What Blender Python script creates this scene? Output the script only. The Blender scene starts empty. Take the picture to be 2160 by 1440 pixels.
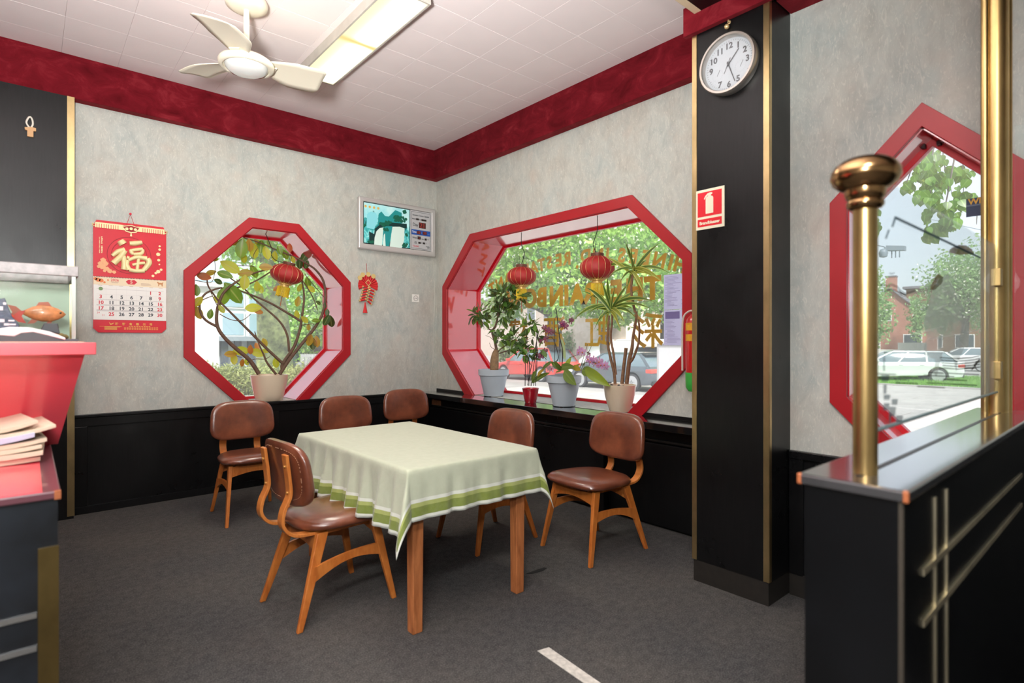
import bpy, bmesh, math, random
import numpy as np
from mathutils import Vector, Matrix, noise
from mathutils.geometry import tessellate_polygon
random.seed(7); np.random.seed(7)
SC = bpy.context.scene
COL = SC.collection
PI = math.pi

# ---------------------------------------------------------------- camera
F, CXP, CYP, EYE = 1178.0, 1080.0, 719.0, 1.30
HEAD = math.atan((2441 - 1080) / F)
FWD = Vector((math.cos(HEAD), math.sin(HEAD), 0)); RGT = Vector((math.sin(HEAD), -math.cos(HEAD), 0))
CAM = Vector((0, 0, EYE))
cam = bpy.data.cameras.new('camera'); cam_o = bpy.data.objects.new('camera', cam); COL.objects.link(cam_o)
cam.sensor_width = 36; cam.lens = 36 * F / 2160; cam.shift_y = -1 / 2160
cam.clip_start = 0.05; cam.clip_end = 400
cam_o.location = CAM; cam_o.rotation_euler = (PI / 2, 0, HEAD - PI / 2)
cam.dof.use_dof = True; cam.dof.focus_distance = 4.6; cam.dof.aperture_fstop = 2.4
SC.camera = cam_o

# ---------------------------------------------------------------- world, sun, exposure
w = bpy.data.worlds.new('world'); SC.world = w; w.use_nodes = True
nt = w.node_tree; nt.nodes.clear()
sky = nt.nodes.new('ShaderNodeTexSky'); sky.sky_type = 'NISHITA'; sky.sun_disc = False
sky.sun_elevation = math.radians(48); sky.sun_rotation = math.radians(215); sky.air_density = 1.0; sky.dust_density = 2.5
vm = nt.nodes.new('ShaderNodeVectorMath'); vm.operation = 'SCALE'; vm.inputs['Scale'].default_value = 0.06
va = nt.nodes.new('ShaderNodeVectorMath'); va.operation = 'ADD'; va.inputs[1].default_value = (0.78, 0.83, 0.88)
bg = nt.nodes.new('ShaderNodeBackground'); bg.inputs['Strength'].default_value = 1.0
out = nt.nodes.new('ShaderNodeOutputWorld')
nt.links.new(sky.outputs['Color'], vm.inputs[0]); nt.links.new(vm.outputs['Vector'], va.inputs[0])
nt.links.new(va.outputs['Vector'], bg.inputs['Color']); nt.links.new(bg.outputs['Background'], out.inputs['Surface'])

def lamp(name, kind, loc, energy, color=(1, 1, 1), aim=None, **kw):
    l = bpy.data.lights.new(name, kind); l.energy = energy; l.color = color
    for k, v in kw.items(): setattr(l, k, v)
    o = bpy.data.objects.new(name, l); o.location = loc
    if aim is not None:
        o.rotation_euler = (Vector(aim) - Vector(loc)).to_track_quat('-Z', 'Y').to_euler()
    COL.objects.link(o); return o

lamp('sun', 'SUN', (-10, -12, 20), 6.6, (1, .97, .92), aim=(0, 1, 0), angle=math.radians(10))
lamp('camera_flash', 'POINT', (-0.12, -0.02, 1.72), 80, (.99, 1, .99), shadow_soft_size=0.10)
lamp('ceiling_fill', 'AREA', (-0.2, 0.7, 1.75), 118, (.985, 1, .985), aim=(0.45, 2.0, 3.4), shape='DISK', size=0.3, spread=math.radians(125))  # added fill light aimed up to brighten the ceiling
lamp('ceiling_fill_west', 'AREA', (-1.3, 0.4, 1.75), 62, (.985, 1, .985), aim=(-1.3, 1.0, 3.4), shape='DISK', size=0.3, spread=math.radians(125))  # second added fill, lifts the west part of the ceiling
lamp('hall_fill', 'AREA', (-1.0, -0.6, 3.22), 125, (1, .98, .94), aim=(-1.0, -0.6, 0), shape='RECTANGLE', size=1.4, size_y=0.5)  # added overhead fill behind the camera, no fitting is built there
vs = SC.view_settings
vs.view_transform = 'Standard'; vs.look = 'None'; vs.gamma = 1; vs.use_curve_mapping = False; vs.exposure = 0.20
SC.cycles.use_denoising = True
SC.cycles.max_bounces = 8; SC.cycles.diffuse_bounces = 4; SC.cycles.glossy_bounces = 4
SC.cycles.transmission_bounces = 6; SC.cycles.transparent_max_bounces = 16
SC.cycles.caustics_reflective = False; SC.cycles.caustics_refractive = False
SC.cycles.sample_clamp_indirect = 6

# ---------------------------------------------------------------- pixel of the 2160x1440 frame -> point on a plane of the room
def ray(u, v): return FWD + RGT * ((u - CXP) / F) + Vector((0, 0, 1)) * ((CYP - v) / F)
def onX(u, v, x): r = ray(u, v); return CAM + r * (x / r.x)
def onY(u, v, y): r = ray(u, v); return CAM + r * (y / r.y)
def onZ(u, v, z): r = ray(u, v); return CAM + r * ((z - EYE) / r.z)
def onD(u, v, d): return CAM + ray(u, v) * d

# ---------------------------------------------------------------- materials
def srgb(r, g, b):
    f = lambda c: (c / 255 / 12.92) if c / 255 <= .04045 else ((c / 255 + .055) / 1.055) ** 2.4
    return (f(r), f(g), f(b), 1)
class N:
    def __init__(s, name):
        s.m = bpy.data.materials.new(name); s.m.use_nodes = True; s.t = s.m.node_tree
        s.b = s.t.nodes['Principled BSDF']; s.o = s.t.nodes['Material Output']
    def n(s, kind, **kw):
        x = s.t.nodes.new(kind)
        for k, v in kw.items():
            if k.startswith('_'): x.inputs[k[1:].replace('_', ' ')].default_value = v
            else: setattr(x, k, v)
        return x
    def l(s, a, b): s.t.links.new(a, b)
    def coord(s, scale=(1, 1, 1), rot=(0, 0, 0), kind='Object'):
        c = s.n('ShaderNodeTexCoord'); mp = s.n('ShaderNodeMapping'); mp.inputs['Scale'].default_value = scale
        mp.inputs['Rotation'].default_value = rot; s.l(c.outputs[kind], mp.inputs['Vector']); return mp.outputs['Vector']
    def ramp(s, fac, stops):
        r = s.n('ShaderNodeValToRGB'); e = r.color_ramp.elements
        while len(e) < len(stops): e.new(.5)
        for i, (p, c) in enumerate(stops): e[i].position = p; e[i].color = c
        s.l(fac, r.inputs['Fac']); return r.outputs['Color']
    def mix(s, fac, a, b, mode='MIX'):
        x = s.n('ShaderNodeMix', data_type='RGBA', blend_type=mode)
        for sock, v in ((0, fac), (6, a), (7, b)):
            if hasattr(v, 'is_linked'): s.l(v, x.inputs[sock])
            else: x.inputs[sock].default_value = v
        return x.outputs[2]
    def noise(s, scale, detail=4, rough=.55, vec=None, dist=0):
        x = s.n('ShaderNodeTexNoise'); x.inputs['Scale'].default_value = scale; x.inputs['Detail'].default_value = detail
        x.inputs['Roughness'].default_value = rough; x.inputs['Distortion'].default_value = dist
        s.l(vec if vec is not None else s.coord(), x.inputs['Vector']); return x.outputs['Fac']
    def bump(s, h, strength=.2, dist=.01):
        b = s.n('ShaderNodeBump'); b.inputs['Strength'].default_value = strength; b.inputs['Distance'].default_value = dist
        s.l(h, b.inputs['Height']); s.l(b.outputs['Normal'], s.b.inputs['Normal'])
    def math(s, op, a, b=0.0):
        x = s.n('ShaderNodeMath', operation=op)
        for i, v in enumerate((a, b)):
            if hasattr(v, 'is_linked'): s.l(v, x.inputs[i])
            else: x.inputs[i].default_value = v
        return x.outputs[0]
def setp(b, **kw):
    for k, v in kw.items(): b.inputs[k.replace('_', ' ')].default_value = v
MATS = {}
def plain(name, col, rough=.5, metal=0, spec=.5, coat=0, var=0.0, vscale=8, bump=0, bscale=60, emit=None, estr=1, crough=.05, aniso=(1, 1, 1)):
    if name in MATS: return MATS[name]
    s = N(name); b = s.b
    setp(b, Roughness=rough, Metallic=metal, Specular_IOR_Level=spec, Coat_Weight=coat, Coat_Roughness=crough)
    b.inputs['Base Color'].default_value = col
    if var:
        f = s.noise(vscale, vec=s.coord(aniso)); d = tuple(max(0, c * (1 - var)) for c in col[:3]) + (1,); u = tuple(min(1, c * (1 + var)) for c in col[:3]) + (1,)
        s.l(s.ramp(f, [(.3, d), (.7, u)]), b.inputs['Base Color'])
    if bump: s.bump(s.noise(bscale, vec=s.coord(aniso)), bump, .004)
    if emit is not None:
        b.inputs['Emission Color'].default_value = emit; b.inputs['Emission Strength'].default_value = estr
    MATS[name] = s.m; return s.m

# ---------------------------------------------------------------- mesh builder
ORIG = {}
class MB:
    def __init__(s): s.v = []; s.f = []; s.mi = []; s.uv = None
    def add(s, verts, faces, mi=0):
        o = len(s.v); s.v += [tuple(p) for p in verts]; s.f += [tuple(i + o for i in f) for f in faces]; s.mi += [mi] * len(faces); return s
    def box(s, a, b, mi=0):
        x0, y0, z0 = a; x1, y1, z1 = b
        if x0 > x1: x0, x1 = x1, x0
        if y0 > y1: y0, y1 = y1, y0
        if z0 > z1: z0, z1 = z1, z0
        return s.add([(x0, y0, z0), (x1, y0, z0), (x1, y1, z0), (x0, y1, z0), (x0, y0, z1), (x1, y0, z1), (x1, y1, z1), (x0, y1, z1)],
                     [(0, 3, 2, 1), (4, 5, 6, 7), (0, 1, 5, 4), (1, 2, 6, 5), (2, 3, 7, 6), (3, 0, 4, 7)], mi)
    def hexa(s, bot, top, mi=0):
        return s.add(list(bot) + list(top), [(0, 3, 2, 1), (4, 5, 6, 7), (0, 1, 5, 4), (1, 2, 6, 5), (2, 3, 7, 6), (3, 0, 4, 7)], mi)
    def prism(s, poly, off, mi=0):
        """closed polygon (3D points) extruded by the vector off"""
        n = len(poly); P = [Vector(p) for p in poly]; off = Vector(off); Q = [p + off for p in P]
        tri = tessellate_polygon([P])
        fs = [tuple(t) for t in tri] + [tuple(i + n for i in reversed(t)) for t in tri]
        fs += [(i, (i + 1) % n, (i + 1) % n + n, i + n) for i in range(n)]
        return s.add(P + Q, fs, mi)
    def holed(s, outer, holes, off, mi=0):
        loops = [[Vector(p) for p in outer]] + [[Vector(p) for p in h] for h in holes]
        flat = [p for l in loops for p in l]; n = len(flat); off = Vector(off)
        tri = tessellate_polygon(loops)
        fs = [tuple(t) for t in tri] + [tuple(i + n for i in reversed(t)) for t in tri]
        b = 0
        for l in loops:
            k = len(l); fs += [(b + i, b + (i + 1) % k, b + (i + 1) % k + n, b + i + n) for i in range(k)]; b += k
        return s.add(flat + [p + off for p in flat], fs, mi)
    def ring(s, outer, inner, off, mi=0):
        assert len(outer) == len(inner); n = len(outer); off = Vector(off); O = [Vector(p) for p in outer]; I = [Vector(p) for p in inner]
        V = O + I + [p + off for p in O] + [p + off for p in I]; fs = []
        for i in range(n):
            j = (i + 1) % n
            fs += [(i, j, n + j, n + i), (2 * n + i, 3 * n + i, 3 * n + j, 2 * n + j), (i, 2 * n + i, 2 * n + j, j), (n + i, n + j, 3 * n + j, 3 * n + i)]
        return s.add(V, fs, mi)
    def sheet(s, poly, mi=0):
        P = [Vector(p) for p in poly]; return s.add(P, [tuple(t) for t in tessellate_polygon([P])], mi)
    def tube(s, pts, r, seg=8, mi=0, cap=True):
        P = [Vector(p) for p in pts]; n = len(P)
        R = r if isinstance(r, (list, tuple)) else [r] * n
        vs = []; prev = None
        for i, p in enumerate(P):
            t = (P[min(i + 1, n - 1)] - P[max(i - 1, 0)]).normalized()
            if prev is None:
                a = Vector((0, 0, 1)) if abs(t.z) < .9 else Vector((1, 0, 0)); u = t.cross(a).normalized()
            else:
                u = (prev - t * prev.dot(t)).normalized()
            prev = u; v = t.cross(u)
            vs += [p + (u * math.cos(2 * PI * k / seg) + v * math.sin(2 * PI * k / seg)) * R[i] for k in range(seg)]
        fs = [(i * seg + k, i * seg + (k + 1) % seg, (i + 1) * seg + (k + 1) % seg, (i + 1) * seg + k) for i in range(n - 1) for k in range(seg)]
        if cap: fs += [tuple(reversed(range(seg))), tuple((n - 1) * seg + k for k in range(seg))]
        return s.add(vs, fs, mi)
    def lathe(s, prof, c=(0, 0, 0), seg=24, mi=0, axis='z', sx=1, wob=None):
        """prof: list of (radius, height)"""
        cx, cy, cz = c; vs = []; fs = []
        for (r, h) in prof:
            for k in range(seg):
                a = 2 * PI * k / seg; rr = r * (wob(a, h) if wob else 1)
                x, y, z = rr * math.cos(a), rr * math.sin(a) * sx, h
                if axis == 'x': x, y, z = z, x, y
                elif axis == 'y': x, y, z = x, z, -y
                vs.append((cx + x, cy + y, cz + z))
        n = len(prof)
        fs = [(i * seg + k, i * seg + (k + 1) % seg, (i + 1) * seg + (k + 1) % seg, (i + 1) * seg + k) for i in range(n - 1) for k in range(seg)]
        if prof[0][0] > 1e-6: fs.append(tuple(reversed(range(seg))))
        if prof[-1][0] > 1e-6: fs.append(tuple((n - 1) * seg + k for k in range(seg)))
        return s.add(vs, fs, mi)
    def grid(s, fn, nu, nv, mi=0, wrap=False):
        vs = [fn(i / (nu - 1), j / (nv - 1)) for j in range(nv) for i in range(nu)]
        fs = [(j * nu + i, j * nu + i + 1, (j + 1) * nu + i + 1, (j + 1) * nu + i) for j in range(nv - 1) for i in range(nu - 1)]
        return s.add(vs, fs, mi)
    def strip(s, path, width_vec, thick, mi=0):
        """flat band following path (3D pts), width_vec constant, thickness across"""
        P = [Vector(p) for p in path]; W = Vector(width_vec) * .5; n = len(P); vs = []
        for i, p in enumerate(P):
            t = (P[min(i + 1, n - 1)] - P[max(i - 1, 0)]).normalized(); nn = t.cross(W).normalized() * (thick / 2 if not isinstance(thick, list) else thick[i] / 2)
            vs += [p + W + nn, p - W + nn, p - W - nn, p + W - nn]
        fs = [(4 * i + k, 4 * i + (k + 1) % 4, 4 * i + 4 + (k + 1) % 4, 4 * i + 4 + k) for i in range(n - 1) for k in range(4)]
        fs += [(3, 2, 1, 0), tuple(4 * (n - 1) + k for k in range(4))]
        return s.add(vs, fs, mi)
    def mesh(s, name, mats, origin=(0, 0, 0), smooth=None, bevel=0, segs=2, weld=False):
        o = Vector(origin); me = bpy.data.meshes.new(name)
        me.from_pydata([tuple(Vector(p) - o) for p in s.v], [], s.f)
        mats = mats if isinstance(mats, (list, tuple)) else [mats]
        for m in mats: me.materials.append(m)
        if len(mats) > 1: me.polygons.foreach_set('material_index', s.mi)
        bm = bmesh.new(); bm.from_mesh(me)
        if weld: bmesh.ops.remove_doubles(bm, verts=bm.verts, dist=1e-5)
        bmesh.ops.recalc_face_normals(bm, faces=bm.faces)
        if bevel:
            ed = [e for e in bm.edges if len(e.link_faces) == 2 and e.calc_face_angle(0) > .6]
            bmesh.ops.bevel(bm, geom=ed, offset=bevel, segments=segs, affect='EDGES', profile=.5, clamp_overlap=True)
        bm.to_mesh(me); bm.free()
        if smooth is not None:
            me.polygons.foreach_set('use_smooth', [True] * len(me.polygons))
            me.set_sharp_from_angle(angle=math.radians(smooth))
        me.update(); return me
    def build(s, name, mats, parent=None, origin=None, smooth=None, bevel=0, segs=2, weld=False, **props):
        if parent is not None: og = ORIG[parent.name]
        else: og = Vector(origin) if origin is not None else Vector((0, 0, 0))
        me = s.mesh(name, mats, og, smooth, bevel, segs, weld)
        return link(name, me, parent, og, **props)
def link(name, me, parent=None, og=None, **props):
    o = bpy.data.objects.new(name, me); COL.objects.link(o)
    if parent is not None:
        o.parent = parent; ORIG[o.name] = ORIG[parent.name]
    else:
        o.location = og if og is not None else (0, 0, 0); ORIG[o.name] = Vector(o.location)
    for k, v in props.items(): o[k] = v
    return o
def thing(name, label, cat, loc=(0, 0, 0), group=None, kind=None):
    o = bpy.data.objects.new(name, None); COL.objects.link(o); o.location = loc; o.empty_display_size = .05
    o['label'] = label; o['category'] = cat; ORIG[o.name] = Vector(loc)
    if group: o['group'] = group
    if kind: o['kind'] = kind
    return o
def tag(o, label, cat, group=None):
    o['label'] = label; o['category'] = cat
    if group: o['group'] = group
    return o
def structure(name, loc=(0, 0, 0)):
    o = bpy.data.objects.new(name, None); COL.objects.link(o); o.location = loc; o['kind'] = 'structure'; ORIG[o.name] = Vector(loc); return o
def put(name, me, parent, M, **props):
    """a child that shares mesh data, placed by a world matrix"""
    o = bpy.data.objects.new(name, me); COL.objects.link(o); o.parent = parent
    o.matrix_local = Matrix.Translation(-ORIG[parent.name]) @ M
    for k, v in props.items(): o[k] = v
    return o
def copy_tree(o, parent=None):
    c = o.copy(); COL.objects.link(c)
    if parent is not None: c.parent = parent
    for ch in [x for x in bpy.data.objects if x.parent == o]: copy_tree(ch, c)
    return c
def frame(p, d, up):
    """matrix with local x along d, local z near up, at p"""
    x = Vector(d).normalized(); z = Vector(up); z = z - x * z.dot(x)
    z = z.normalized() if z.length > 1e-6 else x.orthogonal().normalized(); y = z.cross(x)
    return Matrix(((x.x, y.x, z.x, p[0]), (x.y, y.y, z.y, p[1]), (x.z, y.z, z.z, p[2]), (0, 0, 0, 1)))
def text_mesh(s, body, size, M, ext=.0008, off=0.0, align='CENTER', sx=1.0, shear=0):
    """lettering: text lies in the local x/y plane of M, centred"""
    c = bpy.data.curves.new('text', 'FONT'); c.body = body; c.size = size; c.extrude = ext; c.offset = off
    c.align_x = align; c.align_y = 'CENTER'; c.resolution_u = 3; c.shear = shear
    o = bpy.data.objects.new('text', c); me = bpy.data.meshes.new_from_object(o)
    vs = [M @ Vector((v.co.x * sx, v.co.y, v.co.z)) for v in me.vertices]
    s.add(vs, [tuple(p.vertices) for p in me.polygons])
    bpy.data.objects.remove(o); bpy.data.curves.remove(c); bpy.data.meshes.remove(me); return s
def wallN(x, y, z): return Matrix(((1, 0, 0, x), (0, 0, -1, y), (0, 1, 0, z), (0, 0, 0, 1)))       # text on a wall seen looking +Y
def wallE(x, y, z): return Matrix(((0, 0, -1, x), (-1, 0, 0, y), (0, 1, 0, z), (0, 0, 0, 1)))      # text on a wall seen looking +X
def smoothpath(P, n=4):
    P = [Vector(p) for p in P]; out = []
    for i in range(len(P) - 1):
        p0 = P[max(i - 1, 0)]; p1 = P[i]; p2 = P[i + 1]; p3 = P[min(i + 2, len(P) - 1)]
        for k in range(n):
            t = k / n
            out.append(.5 * ((2 * p1) + (p2 - p0) * t + (2 * p0 - 5 * p1 + 4 * p2 - p3) * t * t + (3 * p1 - p0 - 3 * p2 + p3) * t ** 3))
    return out + [P[-1]]

# ================================================================ MATERIALS OF THE ROOM
def m_wallpaper():
    s = N('wallpaper'); b = s.b
    v = s.coord((1, 1, .8))
    c1 = s.ramp(s.noise(3.2, 5, .6, v), [(.36, srgb(180, 177, 167)), (.5, srgb(184, 187, 180)), (.66, srgb(167, 179, 177))])
    c2 = s.ramp(s.noise(9, 6, .7, s.coord((1.2, 1.2, .6), (.5, .5, 0)), 1.2), [(.35, srgb(170, 168, 162)), (.6, srgb(204, 201, 192))])
    c = s.mix(.45, c1, c2)
    st = s.noise(30, 4, .65, s.coord((1.7, 1.7, .5), (.35, .35, .2)), 2.6)
    msk = s.ramp(st, [(.56, (0, 0, 0, 1)), (.62, (1, 1, 1, 1))])
    c = s.mix(s.math('MULTIPLY', msk, .38), c, srgb(224, 220, 208))
    pk = s.ramp(s.noise(5.5, 2, .5, s.coord((1, 1, .7))), [(.60, (0, 0, 0, 1)), (.72, (1, 1, 1, 1))])
    c = s.mix(s.math('MULTIPLY', pk, .2), c, srgb(196, 170, 156))
    s.l(c, b.inputs['Base Color']); setp(b, Roughness=.62, Specular_IOR_Level=.3); s.bump(st, .08, .004); return s.m
def m_velvet():
    s = N('red_velvet'); b = s.b
    f = s.noise(5, 6, .65, s.coord((1, 1, 1.5)), .8)
    c = s.ramp(f, [(.3, srgb(84, 12, 20)), (.55, srgb(112, 22, 32)), (.75, srgb(138, 42, 50))])
    s.l(c, b.inputs['Base Color']); setp(b, Roughness=.95, Specular_IOR_Level=.1, Sheen_Weight=.35, Sheen_Roughness=.4)
    b.inputs['Sheen Tint'].default_value = srgb(200, 90, 90); s.bump(s.noise(120), .15, .003); return s.m
def m_carpet():
    s = N('carpet'); b = s.b
    f = s.noise(150, 2, .7); g = s.noise(1.3, 4, .6); h = s.noise(28, 3, .6)
    c = s.mix(.55, s.ramp(f, [(.32, srgb(34, 34, 34)), (.5, srgb(72, 71, 70)), (.68, srgb(120, 118, 115))]), s.ramp(g, [(.35, srgb(62, 63, 65)), (.65, srgb(86, 82, 77))]))
    c = s.mix(.25, c, s.ramp(h, [(.35, srgb(46, 46, 48)), (.65, srgb(92, 90, 88))]))
    s.l(c, b.inputs['Base Color']); setp(b, Roughness=.95, Specular_IOR_Level=.1); s.bump(s.noise(300, 2), .5, .004); return s.m
def m_blackwood():
    s = N('black_wood'); b = s.b
    v = s.coord((14, 14, 1))
    c = s.ramp(s.noise(7, 5, .6, v), [(.3, srgb(6, 6, 7)), (.75, srgb(17, 17, 18))])
    s.l(c, b.inputs['Base Color']); r = s.ramp(s.noise(2.2, 5, .6), [(.35, (.26, .26, .26, 1)), (.7, (.42, .42, .42, 1))]); s.l(r, b.inputs['Roughness'])
    setp(b, Specular_IOR_Level=.38); s.bump(s.noise(9, 4, .6, v), .04, .004); return s.m
def m_brass(name='brass', col=(228, 200, 146), rough=.34):
    s = N(name); b = s.b
    c = s.ramp(s.noise(6, 5, .6, s.coord((1, 1, .5))), [(.35, srgb(*[int(k * .82) for k in col])), (.65, srgb(*col))])
    s.l(c, b.inputs['Base Color']); setp(b, Metallic=1, Roughness=rough); return s.m
def m_glass(name='window_glass', tint=(1, 1, 1, 1), refl=1.0, veil=0.0):
    s = N(name); t = s.t; t.nodes.remove(s.b)
    tr = s.n('ShaderNodeBsdfTransparent'); tr.inputs['Color'].default_value = tint
    gl = s.n('ShaderNodeBsdfGlossy'); gl.inputs['Roughness'].default_value = .01
    lw = s.n('ShaderNodeLayerWeight'); lw.inputs['Blend'].default_value = .5
    fr = s.math('MULTIPLY', s.math('ADD', s.math('MULTIPLY', s.math('POWER', lw.outputs['Facing'], 5.0), .9), .045), refl)
    mx = s.n('ShaderNodeMixShader'); s.l(fr, mx.inputs[0]); s.l(tr.outputs[0], mx.inputs[1]); s.l(gl.outputs[0], mx.inputs[2])
    last = mx.outputs[0]
    if veil:                                                        # whitish veil mixed into the panes in place of reflected haze
        tl = s.n('ShaderNodeBsdfTranslucent'); tl.inputs['Color'].default_value = (1, 1, 1, 1); m2 = s.n('ShaderNodeMixShader'); m2.inputs[0].default_value = veil
        s.l(last, m2.inputs[1]); s.l(tl.outputs[0], m2.inputs[2]); last = m2.outputs[0]
    s.l(last, s.o.inputs['Surface']); return s.m
WALLP, VELV, CARPET, BLACK, BRASS, GLASS = m_wallpaper(), m_velvet(), m_carpet(), m_blackwood(), m_brass(), m_glass(veil=.06)
BRASSP = m_brass('brass_post', (206, 174, 116), .33)
SASHRED = plain('sash_red_lit', srgb(206, 2, 30), .4, coat=.3, crough=.2)  # casing red made brighter, the light on the sash put into its colour
RED = plain('red_paint', srgb(168, 8, 24), .45, coat=.25, crough=.25, var=.06, vscale=3)
REDGLOSS = plain('red_gloss_lining', srgb(206, 20, 40), .3, coat=1.0, crough=.08, var=.04, vscale=3)
REDGLOSS.node_tree.nodes['Principled BSDF'].inputs['Coat IOR'].default_value = 2.35
CEIL = plain('ceiling_paint', srgb(232, 220, 219), .8, spec=.2, var=.02, vscale=3, bump=.05, bscale=40)
GREYDARK = plain('dark_skirting', srgb(26, 22, 18), .6, var=.3, vscale=30)
OUTWALL = plain('outer_render', srgb(205, 200, 190), .8)

# ================================================================ ROOM SHELL
YW, XW, XR = 5.305, 3.467, 2.975
T = .44
ZC = 3.40
MB().box((-4.2, -4.2, -.12), (3.9, 5.74, 0)).build('floor', CARPET, kind='structure')
ceil = structure('ceiling')
MB().box((-4.2, -4.2, ZC + .012), (4.0, 5.8, ZC + .2)).build('ceiling_slab', CEIL, ceil)
tile = MB().box((-.1671, -.1671, -.012), (.1671, .1671, 0)).mesh('ceiling_tile', CEIL, bevel=.001, segs=1)
rnd = random.Random(3)
for i in range(15):
    for j in range(12):
        x = 2.525 + .335 * (i - 12) + .1675; y = 3.955 + .335 * (j - 8) + .1675
        if x - .17 < 3.38 and y - .17 < 5.22:
            put('ceiling_tile', tile, ceil, Matrix.Translation((x, y, ZC + .0125 + rnd.uniform(-.0003, .0003))) @ Matrix.Rotation(rnd.uniform(-.0008, .0008), 4, 'X'))
# octagon outlines (x or y along the wall, z)
def octa(c, hw, zc, hh, ht, zs, cut=None):
    """hw half width, hh half height, ht half length of the top edge, zs half height of the upright edges"""
    P = [(c - ht, zc + hh), (c + ht, zc + hh), (c + hw, zc + zs), (c + hw, zc - zs)]
    k = (hw - ht) / (hh - zs)
    zb = cut if cut is not None else zc - hh
    d = (zc - zs) - zb
    P += [(c + hw - k * d, zb), (c - hw + k * d, zb), (c - hw, zc - zs), (c - hw, zc + zs)]
    return P
ZS = .746
W1o = octa(1.706, .733, 1.527, .873, .222, .361, ZS); W1i = octa(1.706, .653, 1.527, .787, .192, .316, ZS)
W1s = octa(1.706, .628, 1.527, .762, .183, .304, ZS + .022)
W2o = octa(3.627, 1.531, 1.527, .879, 1.026, .374, ZS); W2i = octa(3.622, 1.452, 1.536, .786, .976, .330, ZS)
W2s = octa(3.622, 1.427, 1.536, .761, .966, .320, ZS + .024)
def hexa(hw, zt, cut):
    c = .674; zs = zt - hw; zb0 = 1.487 * 2 - zt; zl = zb0 + hw; k = (cut - zb0)
    return [(c, zt), (c + hw, zs), (c + hw, zl), (c + k, cut), (c - k, cut), (c - hw, zl), (c - hw, zs)] if k > 0 else [(c, zt), (c + hw, zs), (c + hw, zl), (c, zb0), (c - hw, zl), (c - hw, zs)]
W3o = hexa(.372, 2.344, .741); W3i = hexa(.298, 2.239, .744); W3s = hexa(.265, 2.194, .795)
nY = lambda P, y: [(a, y, z) for a, z in P]
nX = lambda P, x: [(x, a, z) for a, z in P]
rect = lambda a0, a1, z0, z1: [(a0, z0), (a1, z0), (a1, z1), (a0, z1)]
MB().holed(nY(rect(-4.2, XW + T, -.6, 3.6), YW), [nY(W1i, YW)], (0, T, 0)).build('wall_north', WALLP, kind='structure')
MB().holed(nX(rect(1.44, YW, -.6, 3.6), XW), [nX(W2i, XW)], (T, 0, 0)).build('wall_east', WALLP, kind='structure')
se = MB().holed(nX(rect(-4.2, 1.238, -.6, 3.6), XR), [nX(W3i, XR)], (.2, 0, 0)); se.box((XR, 1.238, -.6), (XW + T, 1.44, 3.6))
se.build('wall_southeast', WALLP, kind='structure')
MB().box((-4.2, -4.4, -.6), (3.175, -4.2, 3.6)).build('wall_south', WALLP, kind='structure')
MB().box((-4.4, -4.4, -.6), (-4.2, 5.745, 3.6)).build('wall_west', WALLP, kind='structure')
MB().box((-4.5, -4.5, ZC + .2), (XW + T + .05, 5.80, ZC + .5)).build('roof', OUTWALL, kind='structure')

# windows: casing, lining boards, sash, pane
def window(name, o, i, sa, on, depth_vec, front_vec, pane_t, origin, ledge_open):
    w = structure(name, origin)
    fv = Vector(front_vec)
    m = MB().ring([Vector(p) + fv for p in on(o, 0)], [Vector(p) + fv for p in on(i, 0)], -fv); m.build('casing', RED, w, bevel=.003, segs=1)
    n = len(i); dv = Vector(depth_vec); u = dv.normalized()
    P = [Vector(p) for p in on(i, 0)]; c = sum(P, Vector()) / n
    for k in range(n):
        a, b = P[k], P[(k + 1) % n]
        if ledge_open and abs(a.z - b.z) < 1e-4 and a.z < 1.0: continue
        nn = (b - a).cross(u).normalized()
        if nn.dot(c - a) < 0: nn = -nn
        nn *= .006
        MB().hexa([a - nn * .3, b - nn * .3, b - nn * .3 + dv, a - nn * .3 + dv], [a + nn, b + nn, b + nn + dv, a + nn + dv]).build('lining_board', REDGLOSS, w)
    io = [Vector(p) + dv - u * .045 for p in on(i, 0)]; so = [Vector(p) + dv - u * .045 for p in on(sa, 0)]
    MB().ring(io, so, u * .04).build('sash', SASHRED, w, bevel=.002, segs=1)
    mid = [Vector(p) + dv - u * .022 for p in on(sa, 0)]
    MB().prism(mid, u * .005).build('pane', GLASS, w)
    return w
win1 = window('window_1', W1o, W1i, W1s, lambda P, d: nY(P, YW + d), (0, T, 0), (0, -.022, 0), 0, (1.706, YW, 1.527), True)
win2 = window('window_2', W2o, W2i, W2s, lambda P, d: nX(P, XW + d), (T, 0, 0), (-.022, 0, 0), 0, (XW, 3.625, 1.527), True)
win3 = window('window_3', W3o, W3i, W3s, lambda P, d: nX(P, XR + d), (.2, 0, 0), (-.022, 0, 0), 0, (XR, .674, 1.487), False)
# small catches at the peak of the third window's sash
for dy in (-.028, .03):
    MB().box((XR + .13, .674 + dy - .008, 2.185), (XR + .16, .674 + dy + .008, 2.205)).build('sash_catch', plain('dark_metal', srgb(50, 20, 24), .5), win3, bevel=.002)

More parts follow.
